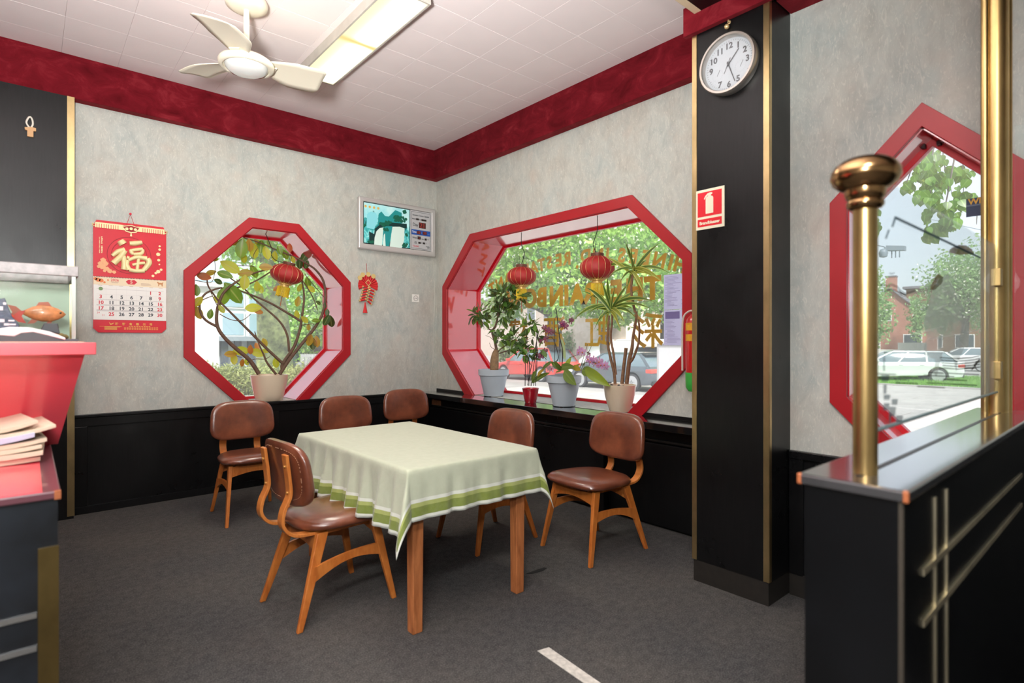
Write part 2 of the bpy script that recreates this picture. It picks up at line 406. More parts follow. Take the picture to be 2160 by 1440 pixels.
# velvet beams
MB().box((-4.2, 5.22, 3.085), (XW, YW, ZC + .01)).build('trim_1', VELV, kind='structure', bevel=.004)
MB().box((3.382, 1.63, 3.085), (XW, 5.22, ZC + .01)).build('trim_2', VELV, kind='structure', bevel=.004)
MB().box((2.70, -2.2, 2.955), (2.735, 1.694, 3.112)).build('trim_3', VELV, kind='structure', bevel=.004)
MB().box((2.80, -4.2, 2.985), (XR, 1.238, ZC + .01)).build('trim_4', VELV, kind='structure', bevel=.004)
bulk = structure('ceiling_bulkhead', (2.1, .5, 3.05))
MB().box((1.72, -2.2, 3.055), (2.70, 1.585, ZC + .01)).build('bulkhead_panel', BLACK, bulk)
MB().box((1.72, 1.585, 3.052), (2.70, 1.625, ZC + .01)).build('bulkhead_edge', plain('cream_trim', srgb(214, 192, 160), .5), bulk, bevel=.003)

# wainscot on the north wall: boards, stiles, cap
wn = structure('trim_5', (1.8, YW, .4))
MB().box((.254, YW - .012, 0), (3.30, YW, .70)).build('wainscot_board', BLACK, wn)
MB().box((.254, YW - .024, .655), (3.22, YW, .722)).build('wainscot_rail', BLACK, wn, bevel=.002)
MB().box((.254, YW - .034, .722), (3.2, YW + .0, .746)).build('wainscot_cap', BLACK, wn, bevel=.004)
for x0, x1 in ((.254, .335), (1.66, 1.74), (3.12, 3.22)):
    MB().box((x0, YW - .024, 0), (x1, YW, .655)).build('wainscot_stile', BLACK, wn, bevel=.002)
MB().box((W1i[5][0] - .01, YW - .0, .70), (W1i[4][0] + .01, YW + T, ZS - .001)).build('window_sill', BLACK, win1)
ws = structure('trim_6', (XR, 0, .4))
MB().box((XR - .012, -4.2, .11), (XR, 1.238, .70)).build('wainscot_board', BLACK, ws)
MB().box((XR - .03, -4.2, .70), (XR + .0, 1.238, .741)).build('wainscot_cap', BLACK, ws, bevel=.004)
MB().box((XR - .022, 1.17, .11), (XR, 1.238, .70)).build('wainscot_stile', BLACK, ws, bevel=.002)
MB().box((XR - .02, -4.2, 0), (XR, 1.238, .115)).build('baseboard_southeast', GREYDARK, kind='structure', bevel=.003)
MB().box((.254, YW - .028, 0), (3.3, YW - .012, .055)).build('baseboard_north', BLACK, kind='structure')

# ledge cabinet under the wide window
led = thing('window_ledge', 'long black built-in ledge with cupboard fronts under the wide red octagon window', 'ledge', (3.3, 3.5, 0))
MB().box((3.20, 1.66, .697), (XW + T - .05, 5.28, .7455)).build('ledge_top', plain('ledge_lacquer', srgb(20, 21, 22), .14, spec=.7, coat=1, crough=.1, var=.2, vscale=12), led, bevel=.003)
MATS['ledge_lacquer'].node_tree.nodes['Principled BSDF'].inputs['Coat IOR'].default_value = 2.0
MB().box((XW - .016, 1.66, .7455), (XW, W2o[5][0] - .005, .771)).build('upstand', BLACK, led, bevel=.002)
MB().box((XW - .016, W2o[4][0] + .005, .7455), (XW, 5.28, .771)).build('upstand', BLACK, led, bevel=.002)
MB().box((3.34, 1.66, .0), (XW, 5.28, .697)).build('carcass', BLACK, led)
for (a, b) in ((2.79, 3.66), (3.70, 5.19), (1.67, 2.70)):
    d = MB().box((3.305, a, .02), (3.34, b, .585)).build('cupboard_front', BLACK, led, bevel=.003)
    MB().box((3.300, a + .03, .598), (3.325, b - .03, .612)).build('finger_rail', plain('rail_metal', srgb(60, 58, 56), .3, metal=.8), d, bevel=.002)
MB().box((3.24, 2.70, 0), (3.34, 2.775, .697)).build('divider_post', BLACK, led, bevel=.003)
MB().box((3.24, 5.2, 0), (3.34, 5.28, .697)).build('divider_post', BLACK, led, bevel=.003)
MB().box((3.325, 5.02, .60), (3.35, 5.18, .668)).build('wood_block', plain('raw_wood', srgb(120, 76, 48), .6, var=.25, vscale=30), led, bevel=.002)

# black pillar with brass edges, and the pilaster at the left
pil = thing('black_pillar', 'tall black wood pillar with brass edge strips carrying the wall clock', 'pillar', (2.9, 1.45, 0))
MB().box((2.735, 1.241, .118), (XW + .3, 1.656, 3.4)).build('shaft', BLACK, pil)
MB().box((2.739, 1.245, 0), (XW, 1.652, .118)).build('skirting', GREYDARK, pil, label='brownish carpet strip around the foot of the pillar')
bs = lambda a, b: MB().box(a, b).build('brass_strip', BRASS, pil, bevel=.001, segs=1)
bs((2.731, 1.630, .118), (2.736, 1.658, 2.955)); bs((2.735, 1.655, .118), (2.765, 1.660, 2.955))
bs((2.731, 1.238, .118), (2.736, 1.268, 3.4)); bs((2.735, 1.237, .118), (2.757, 1.242, 3.4))
pl = thing('black_pilaster', 'black wood pilaster with one brass edge strip behind the fish tank', 'pilaster', (-.6, 5.25, 0))
MB().box((-1.6, 5.2, 0), (.25, YW, 3.085)).build('shaft', BLACK, pl)
MB().box((.212, 5.195, .02), (.254, 5.201, 3.085)).build('brass_strip', BRASS, pl); MB().box((.249, 5.2, .02), (.255, 5.30, 3.085)).build('brass_strip', BRASS, pl)

# ================================================================ CHAIRS
def m_leather():
    s = N('brown_leather'); b = s.b
    f = s.noise(7, 5, .6)
    s.l(s.ramp(f, [(.3, srgb(92, 48, 34)), (.7, srgb(134, 76, 52))]), b.inputs['Base Color'])
    setp(b, Roughness=.30, Specular_IOR_Level=.55, Coat_Weight=.7, Coat_Roughness=.2)
    s.bump(s.noise(260, 3), .08, .002); return s.m
def m_wood(name, a, b_, vscale=(3, 26, 26), rough=.38, coat=.25):
    s = N(name); b = s.b
    c = s.ramp(s.noise(3, 5, .6, s.coord(vscale), .6), [(.3, srgb(*a)), (.7, srgb(*b_))])
    s.l(c, b.inputs['Base Color']); setp(b, Roughness=rough, Coat_Weight=coat, Coat_Roughness=.2); return s.m
LEATHER = m_leather()
WOOD = m_wood('chair_wood', (172, 92, 34), (206, 126, 58), (9, 9, 3))
WOODE = m_wood('bent_ply', (186, 104, 44), (212, 134, 66), (20, 3, 3))
TABLEWOOD = m_wood('table_wood', (150, 86, 46), (198, 124, 74), (12, 12, 2), .5, .1)
BOLT = plain('brass_bolt', srgb(214, 160, 90), .35, metal=.7)
THREAD = plain('stitching', srgb(190, 150, 120), .7)

def superell(t, a, b, n):
    c, s = math.cos(t), math.sin(t)
    return a * math.copysign(abs(c) ** (2 / n), c), b * math.copysign(abs(s) ** (2 / n), s)
def make_chair():
    """faces +X; origin on the floor under the seat"""
    r = thing('dining_chair', 'x', 'chair', (0, 0, 0), 'brown leather dining chairs around the table')
    # seat cushion
    m = MB(); seg = 40; rings = []
    def outline(t, k):
        x, y = superell(t, .232, .230, 3.2)
        y *= (1.0 + .10 * (x / .22)) * .98          # wider in front
        return x * k, y * k
    prof = [(.88, .420), (.97, .424), (1.0, .436), (.985, .449), (.92, .462), (.78, .473), (.55, .480), (.25, .481)]
    vs = []
    for k, z in prof:
        for i in range(seg):
            x, y = outline(2 * PI * i / seg, k); sag = -.006 * math.cos(min(1, abs(x) / .22) * PI / 2) if k < .7 else 0
            vs.append((x + .026, y, z + sag - .012 * (x / .22) * (-1) * .5))
    n = len(prof)
    fs = [(j * seg + i, j * seg + (i + 1) % seg, (j + 1) * seg + (i + 1) % seg, (j + 1) * seg + i) for j in range(n - 1) for i in range(seg)]
    fs += [tuple(reversed(range(seg))), tuple((n - 1) * seg + i for i in range(seg))]
    m.add(vs, fs); m.build('seat', LEATHER, r, smooth=50)
    # backrest cushion: curved pillow
    m = MB(); vs = []; zc = .683
    def bk(y, z, off):
        h = z - zc
        return (-.238 - .11 * h + .62 * y * y + off, y, z)
    prof = [(.80, -.020), (.93, -.020), (.985, -.016), (1.0, -.004), (.985, .010), (.94, .020), (.84, .027), (.6, .032), (.3, .033)]
    for k, off in prof:
        for i in range(seg):
            a, h = superell(2 * PI * i / seg, .232 * k, .150 * k, 3.6)
            a *= 1.0 - .05 * (h / .15)
            vs.append(bk(a, zc + h, off))
    n = len(prof)
    fs = [(j * seg + i, j * seg + (i + 1) % seg, (j + 1) * seg + (i + 1) % seg, (j + 1) * seg + i) for j in range(n - 1) for i in range(seg)]
    fs += [tuple(reversed(range(seg))), tuple((n - 1) * seg + i for i in range(seg))]
    m.add(vs, fs); back = m.build('backrest', LEATHER, r, smooth=50)
    st = MB()                                                      # dashed seam on the rear
    for i in range(56):
        p = []
        for d in (0, .45):
            a, h = superell(2 * PI * (i + d) / 56, .196, .118, 3.6); p.append(Vector(bk(a, zc + h, -.0212)))
        st.tube(p, .0011, 4)
    st.build('stitching', THREAD, back, kind='stuff')
    # bent plywood back supports
    for s in (-1, 1):
        y = .125 * s
        path = smoothpath([(.10, y, .405), (-.05, y, .403), (-.18, y, .403), (-.252, y, .418), (-.293, y, .468), (-.288, y, .53), (-.260, y, .595), (-.262, y, .66), (-.272, y, .74), (-.278, y, .785)], 5)
        sp = MB().strip(path, (0, .048, 0), .015); sp = sp.build('back_support', WOODE, r, smooth=40, bevel=.002, segs=1)
        for z, x in ((.61, -.270), (.73, -.282)):
            MB().lathe([(.0, -.004), (.006, -.003), (.007, .002), (.007, .012)], (x, y, z), 10, axis='x').build('bolt', BOLT, sp, smooth=40)
    # legs, rails
    for s in (-1, 1):
        def leg(bx, by, tx, ty, zt, wb, wt, dpt):
            B = [(bx - wb, by - wb * .8, 0), (bx + wb, by - wb * .8, 0), (bx + wb, by + wb * .8, 0), (bx - wb, by + wb * .8, 0)]
            Tt = [(tx - wt, ty - dpt, zt), (tx + wt, ty - dpt, zt), (tx + wt, ty + dpt, zt), (tx - wt, ty + dpt, zt)]
            MB().hexa(B, Tt).build('leg', WOOD, r, bevel=.004, segs=2)
        leg(.238, .214 * s, .150, .172 * s, .412, .013, .024, .013)
        leg(-.250, .212 * s, -.118, .160 * s, .405, .013, .028, .013)
        y0 = .188 * s                                             # curved side brace
        up = [(-.172 + .345 * t, y0, .262 + .03 * t + .022 * math.sin(PI * t) * .6) for t in [i / 10 for i in range(11)]]
        lo = [(-.186 + .372 * t, y0, .186 + .045 * t + .046 * math.sin(PI * t)) for t in [i / 10 for i in range(11)]]
        MB().prism([(x, y - .007, z) for x, y, z in up] + [(x, y - .007, z) for x, y, z in reversed(lo)], (0, .014, 0)).build('side_brace', WOOD, r)
        MB().box((-.14, .128 * s - .011, .385), (.16, .128 * s + .011, .408)).build('seat_bearer', WOOD, r, bevel=.002)
    for x, zt, dz, wy in ((.168, .405, .05, .172), (-.142, .395, .055, .160)):
        n_ = 11
        up = [(x, -wy + 2 * wy * i / (n_ - 1), zt - .018 * math.sin(PI * i / (n_ - 1)) * .3) for i in range(n_)]
        lo = [(x, -wy + 2 * wy * i / (n_ - 1), zt - dz - .026 + .028 * math.sin(PI * i / (n_ - 1))) for i in range(n_)]
        MB().prism([(a - .007, b, c) for a, b, c in up] + [(a - .007, b, c) for a, b, c in reversed(lo)], (.014, 0, 0)).build('cross_rail', WOOD, r)
    return r
chair0 = make_chair()
chairs = [
    (1.147, 2.73, 3.9, 'brown leather dining chair with its stitched back to us beside the table'),
    (2.69, 2.325, 176, 'brown leather dining chair standing free nearest the black pillar, seat fully in view'),
    (2.29, 2.905, 180, 'brown leather dining chair tucked in behind the right edge of the tablecloth'),
    (1.262, 4.470, -91.5, 'brown leather dining chair standing below the rubber plant, against the black wainscot'),
    (2.03, 4.30, -92, 'brown leather dining chair behind the table, backrest below the firecracker ornament'),
    (2.745, 4.56, -97, 'brown leather dining chair in the far corner where the two black dados meet'),
]
for i, (x, y, a, lab) in enumerate(chairs):
    o = chair0 if i == 0 else copy_tree(chair0)
    o.location = (x, y, 0); o.rotation_euler = (0, 0, math.radians(a)); o['label'] = lab

# ================================================================ TABLE AND CLOTH
tb = thing('dining_table', 'wooden dining table with square brown legs hidden under a pale green cloth', 'table', (1.62, 2.76, 0))
MB().box((1.245, 2.125, .712), (2.0, 3.40, .738)).build('tabletop', TABLEWOOD, tb, bevel=.004)
for x in (1.283, 1.893):
    for y in (2.150, 3.315):
        MB().hexa([(x, y, 0), (x + .05, y, 0), (x + .05, y + .05, 0), (x, y + .05, 0)], [(x - .002, y - .002, .712), (x + .056, y - .002, .712), (x + .056, y + .056, .712), (x - .002, y + .056, .712)]).build('leg', TABLEWOOD, tb, bevel=.004)
MB().box((1.33, 2.16, .64), (1.9, 2.182, .712)).build('apron', TABLEWOOD, tb); MB().box((1.33, 3.33, .64), (1.9, 3.352, .712)).build('apron', TABLEWOOD, tb)
MB().box((1.293, 2.2, .64), (1.315, 3.32, .712)).build('apron', TABLEWOOD, tb); MB().box((1.92, 2.2, .64), (1.942, 3.32, .712)).build('apron', TABLEWOOD, tb)

def m_cloth():
    s = N('tablecloth'); b = s.b
    at = s.n('ShaderNodeAttribute', attribute_name='hem'); e = at.outputs['Fac']
    white, lt, dk, base = srgb(218, 222, 212), srgb(158, 168, 92), srgb(112, 128, 42), srgb(186, 193, 170)
    r = s.n('ShaderNodeValToRGB'); r.color_ramp.interpolation = 'CONSTANT'; el = r.color_ramp.elements
    pts = [(0, white), (.018, white), (.019, dk), (.058, lt), (.076, white), (.092, base)]
    while len(el) < len(pts): el.new(.5)
    for i, (p, c) in enumerate(pts): el[i].position = p / .2; el[i].color = c
    s.l(s.math('MULTIPLY', e, 5.0), r.inputs['Fac'])
    wv = s.n('ShaderNodeTexWave', wave_type='BANDS', bands_direction='X'); wv.inputs['Scale'].default_value = 160; wv.inputs['Distortion'].default_value = 3; s.l(s.coord(), wv.inputs['Vector'])
    c = s.mix(.08, r.outputs['Color'], s.ramp(s.noise(30, 3), [(.35, srgb(160, 162, 140)), (.65, srgb(222, 222, 208))]))
    s.l(c, b.inputs['Base Color']); setp(b, Roughness=.85, Specular_IOR_Level=.15, Sheen_Weight=.25)
    s.bump(wv.outputs['Fac'], .05, .002); return s.m
def build_cloth():
    x0, x1, y0, y1, zt = 1.242, 2.003, 2.122, 3.403, .7415
    oW, oE, oS, oN = .29, .245, .225, .235
    def axis(lo, hi, a, b, n1, n2):
        return list(np.linspace(lo - a, lo, n1)) + list(np.linspace(lo, hi, n2))[1:] + list(np.linspace(hi, hi + b, n1))[1:]
    A = axis(x0, x1, oW, oE, 23, 40); B = axis(y0, y1, oS, oN, 23, 64)
    V = []; E = []
    for b in B:
        for a in A:
            da = x0 - a if a < x0 else (a - x1 if a > x1 else 0); db = y0 - b if b < y0 else (b - y1 if b > y1 else 0)
            sa = -1 if a < x0 else 1; sb = -1 if b < y0 else 1
            E.append(min(a - (x0 - oW), x1 + oE - a, b - (y0 - oS), y1 + oN - b))
            px = min(max(a, x0), x1); py = min(max(b, y0), y1)
            if da == 0 and db == 0:
                V.append((a, b, zt + .0012 * noise.noise(Vector((a * 5, b * 5, 3))) - .0008)); continue
            r = math.hypot(da, db)
            if da > 0 and db > 0:
                th = math.atan2(db, da); s2 = math.sin(2 * th)
                tilt = .12 + (.27 if sa < 0 else .14) * s2 ** 1.6 * min(1, r / .14)
                ph = PI / 4 + (th - PI / 4) * (1 - .35 * s2); ux, uy = math.cos(ph) * sa, math.sin(ph) * sb
            else:
                if da > 0: along, L0, L1, ux, uy = b, y0, y1, sa, 0
                else: along, L0, L1, ux, uy = a, x0, x1, 0, sb
                w_ = min(1, (along - L0) / .16, (L1 - along) / .16); w_ = max(0, w_); w_ = w_ * w_ * (3 - 2 * w_)
                rip = .10 * math.sin(along * 41 + .8 * math.sin(along * 17) + (0 if da > 0 else 1.3)) + .05 * math.sin(along * 83 + 2)
                if db > 0: rip *= .45
                tilt = .13 + w_ * (rip * min(1, r / .10) - .05)
            R = .012
            drop = r * math.cos(tilt) - R * .4 * (1 - math.exp(-r / R)); outw = r * math.sin(tilt) + R * .55 * (1 - math.exp(-r / R))
            V.append((px + ux * outw, py + uy * outw, zt - max(0, drop)))
    nx, ny = len(A), len(B)
    m = MB(); m.add(V, [(j * nx + i, j * nx + i + 1, (j + 1) * nx + i + 1, (j + 1) * nx + i) for j in range(ny - 1) for i in range(nx - 1)])
    o = m.build('tablecloth', m_cloth(), origin=(1.62, 2.76, .74), smooth=70)
    at = o.data.attributes.new('hem', 'FLOAT', 'POINT'); at.data.foreach_set('value', E)
    sd = o.modifiers.new('thickness', 'SOLIDIFY'); sd.thickness = .0015; sd.offset = 1
    tag(o, 'pale green linen tablecloth with olive and white border stripes draped over the table', 'tablecloth')
build_cloth()

# marks on the carpet
o = MB().prism([(1.612, 1.70, .0008), (1.668, 1.688, .0008), (1.640, 1.36, .0008), (1.590, 1.362, .0008)], (0, 0, .002)).build('tape_strip', plain('worn_tape', srgb(196, 192, 184), .7, var=.25, vscale=40), origin=(1.63, 1.5, 0))
tag(o, 'worn white strip of tape stuck on the grey carpet in front of the table', 'tape')
o = MB().prism([(2.10, 2.305, .0006), (2.13, 2.283, .0006), (2.20, 2.272, .0006), (2.242, 2.285, .0006), (2.235, 2.303, .0006), (2.17, 2.308, .0006)], (0, 0, .0012)).build('carpet_scrap', plain('black_scrap', srgb(16, 16, 16), .9), origin=(2.17, 2.29, 0))
tag(o, 'small black scuffed scrap on the carpet right of the table legs', 'scrap')

# ================================================================ CEILING FAN AND LAMP
CREAM = plain('cream_plastic', srgb(226, 218, 198), .38, coat=.2, crough=.2)
FX, FY = 1.003, 3.63
fan = thing('ceiling_fan', 'cream three-bladed ceiling fan with round light hanging from the pale ceiling', 'ceiling fan', (FX, FY, 3.4))
MB().lathe([(.055, 0), (.085, -.004), (.112, -.020), (.122, -.045), (.116, -.066), (.085, -.082), (.035, -.088), (0, -.088)], (FX, FY, 3.4), 36).build('canopy', CREAM, fan, smooth=50)
MB().lathe([(.0, .315), (.017, .315), (.017, .05), (.022, .048), (.022, .02), (.026, 0), (.0, 0)], (FX, FY, 3.015), 16).build('rod', CREAM, fan, smooth=40)
MB().lathe([(0, .05), (.04, .05), (.075, .038), (.13, .028), (.150, .014), (.158, 0), (.154, -.018), (.142, -.026), (.132, -.026), (.128, -.014), (0, -.014)], (FX, FY, 2.985), 48).build('motor_housing', CREAM, fan, smooth=45)
MB().lathe([(.122, 0), (.118, -.018), (.10, -.036), (.07, -.048), (.035, -.055), (0, -.057)], (FX, FY, 2.974), 40).build('lamp_dome', plain('milk_glass', srgb(222, 224, 220), .12, coat=1, crough=.03), fan, smooth=60)
for k, ang in enumerate((-4, -128, 116)):
    a = math.radians(ang); ca, sa = math.cos(a), math.sin(a); m = MB()
    def bl(u, v):
        r = .115 + .345 * u; wd = (.050 + .066 * min(1, u * 2.2) ** .8) * (1 if u < .93 else math.sqrt(max(0, 1 - ((u - .93) / .075) ** 2)))
        if u >= .999: wd = .085
        t = (v - .5) * 2 * wd; z = 3.0 - t * math.sin(math.radians(15)) + .012 * (1 - (v - .5) ** 2 * 4) * .5
        sweep = .03 * math.sin(PI * u) * .8
        return (FX + ca * r - sa * (t + sweep), FY + sa * r + ca * (t + sweep), z)
    m.grid(bl, 16, 7); o = m.build('blade', CREAM, fan, smooth=60)
    sd = o.modifiers.new('thickness', 'SOLIDIFY'); sd.thickness = .004
    MB().hexa([(FX + ca * .09 - sa * s_, FY + sa * .09 + ca * s_, 2.990) for s_ in (-.02, .02)] + [(FX + ca * .17 - sa * s_, FY + sa * .17 + ca * s_, 2.992) for s_ in (.03, -.03)],
              [(FX + ca * .09 - sa * s_, FY + sa * .09 + ca * s_, 2.998) for s_ in (-.02, .02)] + [(FX + ca * .17 - sa * s_, FY + sa * .17 + ca * s_, 3.0) for s_ in (.03, -.03)]).build('blade_bracket', CREAM, fan)

def m_diffuser():
    s = N('lamp_diffuser'); b = s.b
    c = s.n('ShaderNodeTexCoord'); sp = s.n('ShaderNodeSeparateXYZ'); s.l(c.outputs['Object'], sp.inputs[0])
    x = s.math('DIVIDE', s.math('SUBTRACT', sp.outputs['X'], .045), .075); g = s.math('POWER', 2.718, s.math('MULTIPLY', s.math('MULTIPLY', x, x), -1.0))
    y1 = s.math('ABSOLUTE', s.math('ADD', sp.outputs['Y'], .01)); gap = s.math('SUBTRACT', 1.0, s.math('POWER', 2.718, s.math('MULTIPLY', s.math('POWER', s.math('DIVIDE', y1, .035), 2.0), -1.0)))
    endf = s.math('MINIMUM', 1.0, s.math('MAXIMUM', 0.0, s.math('DIVIDE', s.math('SUBTRACT', .72, s.math('ABSOLUTE', sp.outputs['Y'])), .10)))
    tube = s.math('MULTIPLY', s.math('MULTIPLY', g, gap), endf)
    base = s.mix(gap, srgb(236, 206, 120), srgb(250, 240, 196))
    col = s.mix(tube, base, (1, .99, .90, 1))
    s.l(col, b.inputs['Emission Color']); s.l(s.math('ADD', .86, s.math('MULTIPLY', tube, 2.4)), b.inputs['Emission Strength'])
    b.inputs['Base Color'].default_value = srgb(120, 112, 90); setp(b, Roughness=.4); return s.m
lamp('tube_light', 'AREA', (1.70, 3.583, 3.326), 20, (1, .96, .84), aim=(1.70, 3.583, 0), shape='RECTANGLE', size=.25, size_y=1.38)
lt = thing('ceiling_light', 'long box-shaped fluorescent ceiling light glowing warm white beside the fan', 'ceiling light', (1.70, 3.583, 3.4))
MB().ring([(1.560, 2.872, 3.33), (1.838, 2.872, 3.33), (1.838, 4.292, 3.33), (1.560, 4.292, 3.33)], [(1.572, 2.884, 3.33), (1.826, 2.884, 3.33), (1.826, 4.280, 3.33), (1.572, 4.280, 3.33)], (0, 0, .069)).build('housing', plain('grey_enamel', srgb(186, 180, 170), .5, var=.1), lt)
MB().box((1.572, 2.884, 3.334), (1.826, 4.280, 3.340)).build('diffuser', m_diffuser(), lt)

# ================================================================ THINGS ON THE NORTH WALL
GOLD = plain('printed_gold', srgb(240, 222, 168), .45, metal=.1)
PAPERRED = plain('calendar_red', srgb(205, 16, 40), .5, var=.05)
PAPER = plain('paper_white', srgb(236, 232, 228), .7)
CREAMP = plain('paper_cream', srgb(236, 216, 186), .7)
INKB = plain('ink_grey', srgb(60, 66, 72), .6); INKR = plain('ink_red', srgb(206, 40, 60), .6); INKRD = plain('ink_deep_red', srgb(150, 10, 26), .6)
PEACH = plain('print_peach', srgb(232, 168, 120), .5); ORANGE = plain('print_orange', srgb(222, 120, 60), .5); GREENP = plain('print_green', srgb(110, 140, 90), .5)
cy = YW - .012
cal = thing('wall_calendar', 'red Chinese wall calendar with a big gold character hanging left of the window', 'calendar', (.61, YW, 1.8))
x0, x1, z0, z1 = .371, .849, 1.366, 2.225
bv = .016
MB().prism([(x0, cy, z0 + bv * 2), (x0 + bv, cy, z0 + bv), (x0 + bv * 2, cy, z0), (x1 - bv * 2, cy, z0), (x1 - bv, cy, z0 + bv), (x1, cy, z0 + bv * 2), (x1, cy, z1 - .04), (x1 - .02, cy, z1), (x0 + .02, cy, z1), (x0, cy, z1 - .04)], (0, .010, 0)).build('backing_card', PAPERRED, cal)
# roof-shaped header
hd = MB(); hd.box((x0 + .012, cy - .004, z1 - .058), (x1 - .012, cy - .0005, z1 - .018)).build('header_band', GOLD, cal)
m = MB()
for i in range(30):
    xx = x0 + .02 + i * (x1 - x0 - .05) / 29
    if abs(xx - .61) < .075: continue
    m.box((xx, cy - .0055, z1 - .060), (xx + .0035, cy - .004, z1 - .028))
m.build('header_tiles', PAPERRED, cal, kind='stuff')
for s, xe in ((-1, x0 + .012), (1, x1 - .012)):
    MB().tube(smoothpath([(xe, cy - .004, z1 - .05), (xe + s * .014, cy - .004, z1 - .048), (xe + s * .016, cy - .004, z1 - .03), (xe + s * .004, cy - .004, z1 - .034)], 4), .004, 6).build('header_scroll', GOLD, cal, smooth=60)
MB().prism([(.548, cy - .007, z1 - .03), (.565, cy - .007, z1 - .02), (.61, cy - .007, z1 - .016), (.655, cy - .007, z1 - .02), (.672, cy - .007, z1 - .03), (.645, cy - .007, z1 - .066), (.61, cy - .007, z1 - .072), (.575, cy - .007, z1 - .066)], (0, .004, 0)).build('fan_emblem', INKRD, cal)
MB().ring([(.548, cy - .008, z1 - .03), (.61, cy - .008, z1 - .012), (.672, cy - .008, z1 - .03), (.645, cy - .008, z1 - .068), (.61, cy - .008, z1 - .076), (.575, cy - .008, z1 - .068)], [(.556, cy - .008, z1 - .032), (.61, cy - .008, z1 - .018), (.664, cy - .008, z1 - .032), (.641, cy - .008, z1 - .062), (.61, cy - .008, z1 - .068), (.579, cy - .008, z1 - .062)], (0, .003, 0)).build('fan_emblem_edge', GOLD, cal)
m = MB()
for i, dx in enumerate((-.028, 0, .028)): m.lathe([(0, -.001), (.011, -.001), (.011, .001), (0, .001)], (.61 + dx, cy - .0095, z1 - .042 - .004 * abs(i - 1)), 12, axis='y')
m.build('emblem_blossoms', GOLD, cal, kind='stuff')
MB().prism([(.603, cy - .005, z1 - .10), (.617, cy - .005, z1 - .10), (.612, cy - .005, z1 - .07), (.608, cy - .005, z1 - .07)], (0, .003, 0)).build('emblem_tassel', GOLD, cal)
# concentric pattern and big character in raised gold strokes
m = MB()
for rr in (.145, .118): m.ring([(.60 + rr * math.cos(2 * PI * k / 40), cy - .001, 1.972 + rr * math.sin(2 * PI * k / 40)) for k in range(40)], [(.60 + (rr - .004) * math.cos(2 * PI * k / 40), cy - .001, 1.972 + (rr - .004) * math.sin(2 * PI * k / 40)) for k in range(40)], (0, .0008, 0))
m.build('ring_pattern', INKRD, cal, kind='stuff')
st = MB()
def stroke(P, R):

    pts = smoothpath([(x, cy - .003, z) for x, z in P], 4); n = len(pts)
    rad = np.interp(np.linspace(0, 1, n), np.linspace(0, 1, len(R)), R)
    st.tube(pts, [float(r) * 1.22 for r in rad], 8)
cz = lambda u, v: tuple([onY(180 + u / 4.963, 430 + v / 4.963, YW)[k] for k in (0, 2)])
for P, R in (([(362, 385), (395, 425)], [.020, .026]), ([(280, 545), (340, 500), (410, 480)], [.011, .015, .016]), ([(410, 490), (370, 550), (290, 625)], [.017, .018, .019]), ([(395, 545), (405, 620), (400, 690)], [.014, .016, .017]), ([(430, 560), (455, 570)], [.012, .011]),
             ([(460, 415), (520, 415), (590, 405)], [.014, .017, .013]), ([(470, 490), (540, 480), (598, 475)], [.010, .012, .011]), ([(470, 480), (480, 510), (500, 530)], [.011, .012, .010]), ([(598, 478), (585, 520), (500, 528)], [.010, .012, .010]),
             ([(440, 590), (430, 640), (455, 690)], [.012, .015, .016]), ([(450, 590), (540, 560), (640, 575)], [.011, .013, .017]), ([(645, 575), (665, 620), (610, 695)], [.017, .018, .015]), ([(455, 690), (530, 705), (615, 700)], [.014, .013, .016]), ([(490, 640), (560, 625), (620, 620)], [.009, .010, .010]), ([(555, 575), (545, 640), (540, 700)], [.010, .010, .010])):
    stroke([cz(*p) for p in P], R)
st.build('gold_character', GOLD, cal, smooth=60, kind='stuff')
m = MB()                                                             # peony and hand ornaments, small side lettering
for (u, v, r) in ((185, 590, .020), (155, 625, .018), (210, 625, .020), (180, 660, .022), (140, 655, .014), (225, 680, .018), (255, 705, .018), (300, 715, .014), (200, 700, .012)):
    x, z = cz(u, v)
    for k in range(5):
        a = k * 2 * PI / 5 + u; m.lathe([(0, -.0012), (r * .52, -.001), (r * .4, .001), (0, .001)], (x + math.cos(a) * r * .45, cy - .0015, z + math.sin(a) * r * .45), 8, axis='y')
m.build('peony_print', PEACH, cal, kind='stuff')
m = MB()
for (u, v, w_, h_) in ((775, 445, .016, .014), (775, 480, .02, .012), (760, 530, .030, .03), (765, 590, .022, .02), (772, 635, .012, .016), (760, 710, .030, .022), (735, 725, .02, .014), (790, 690, .02, .018)):
    x, z = cz(u, v); m.lathe([(0, -.001), (w_ / 2, -.001), (w_ / 2, .001), (0, .001)], (x, cy - .0015, z), 7, axis='y', sx=1)
x, z = cz(705, 755); m.lathe([(.004, -.001), (.010, -.001), (.010, .001), (.004, .001)], (x, cy - .0015, z), 12, axis='y')
m.build('scroll_print', GOLD, cal, kind='stuff')
m = MB()
for k in range(11):
    x, z = cz(172, 350 + k * 16)
    if k != 5: text_mesh(m, '財運亨通福樂長春吉年'[k % 10], .011, wallN(x, cy - .001, z), .0003, .0004)
for k in range(17):
    x, z = cz(147, 352 + k * 10); text_mesh(m, '招財進寶萬事如意大吉'[k % 10], .006, wallN(x, cy - .001, z), .0003, .0003)
m.build('side_lettering', GOLD, cal, kind='stuff')
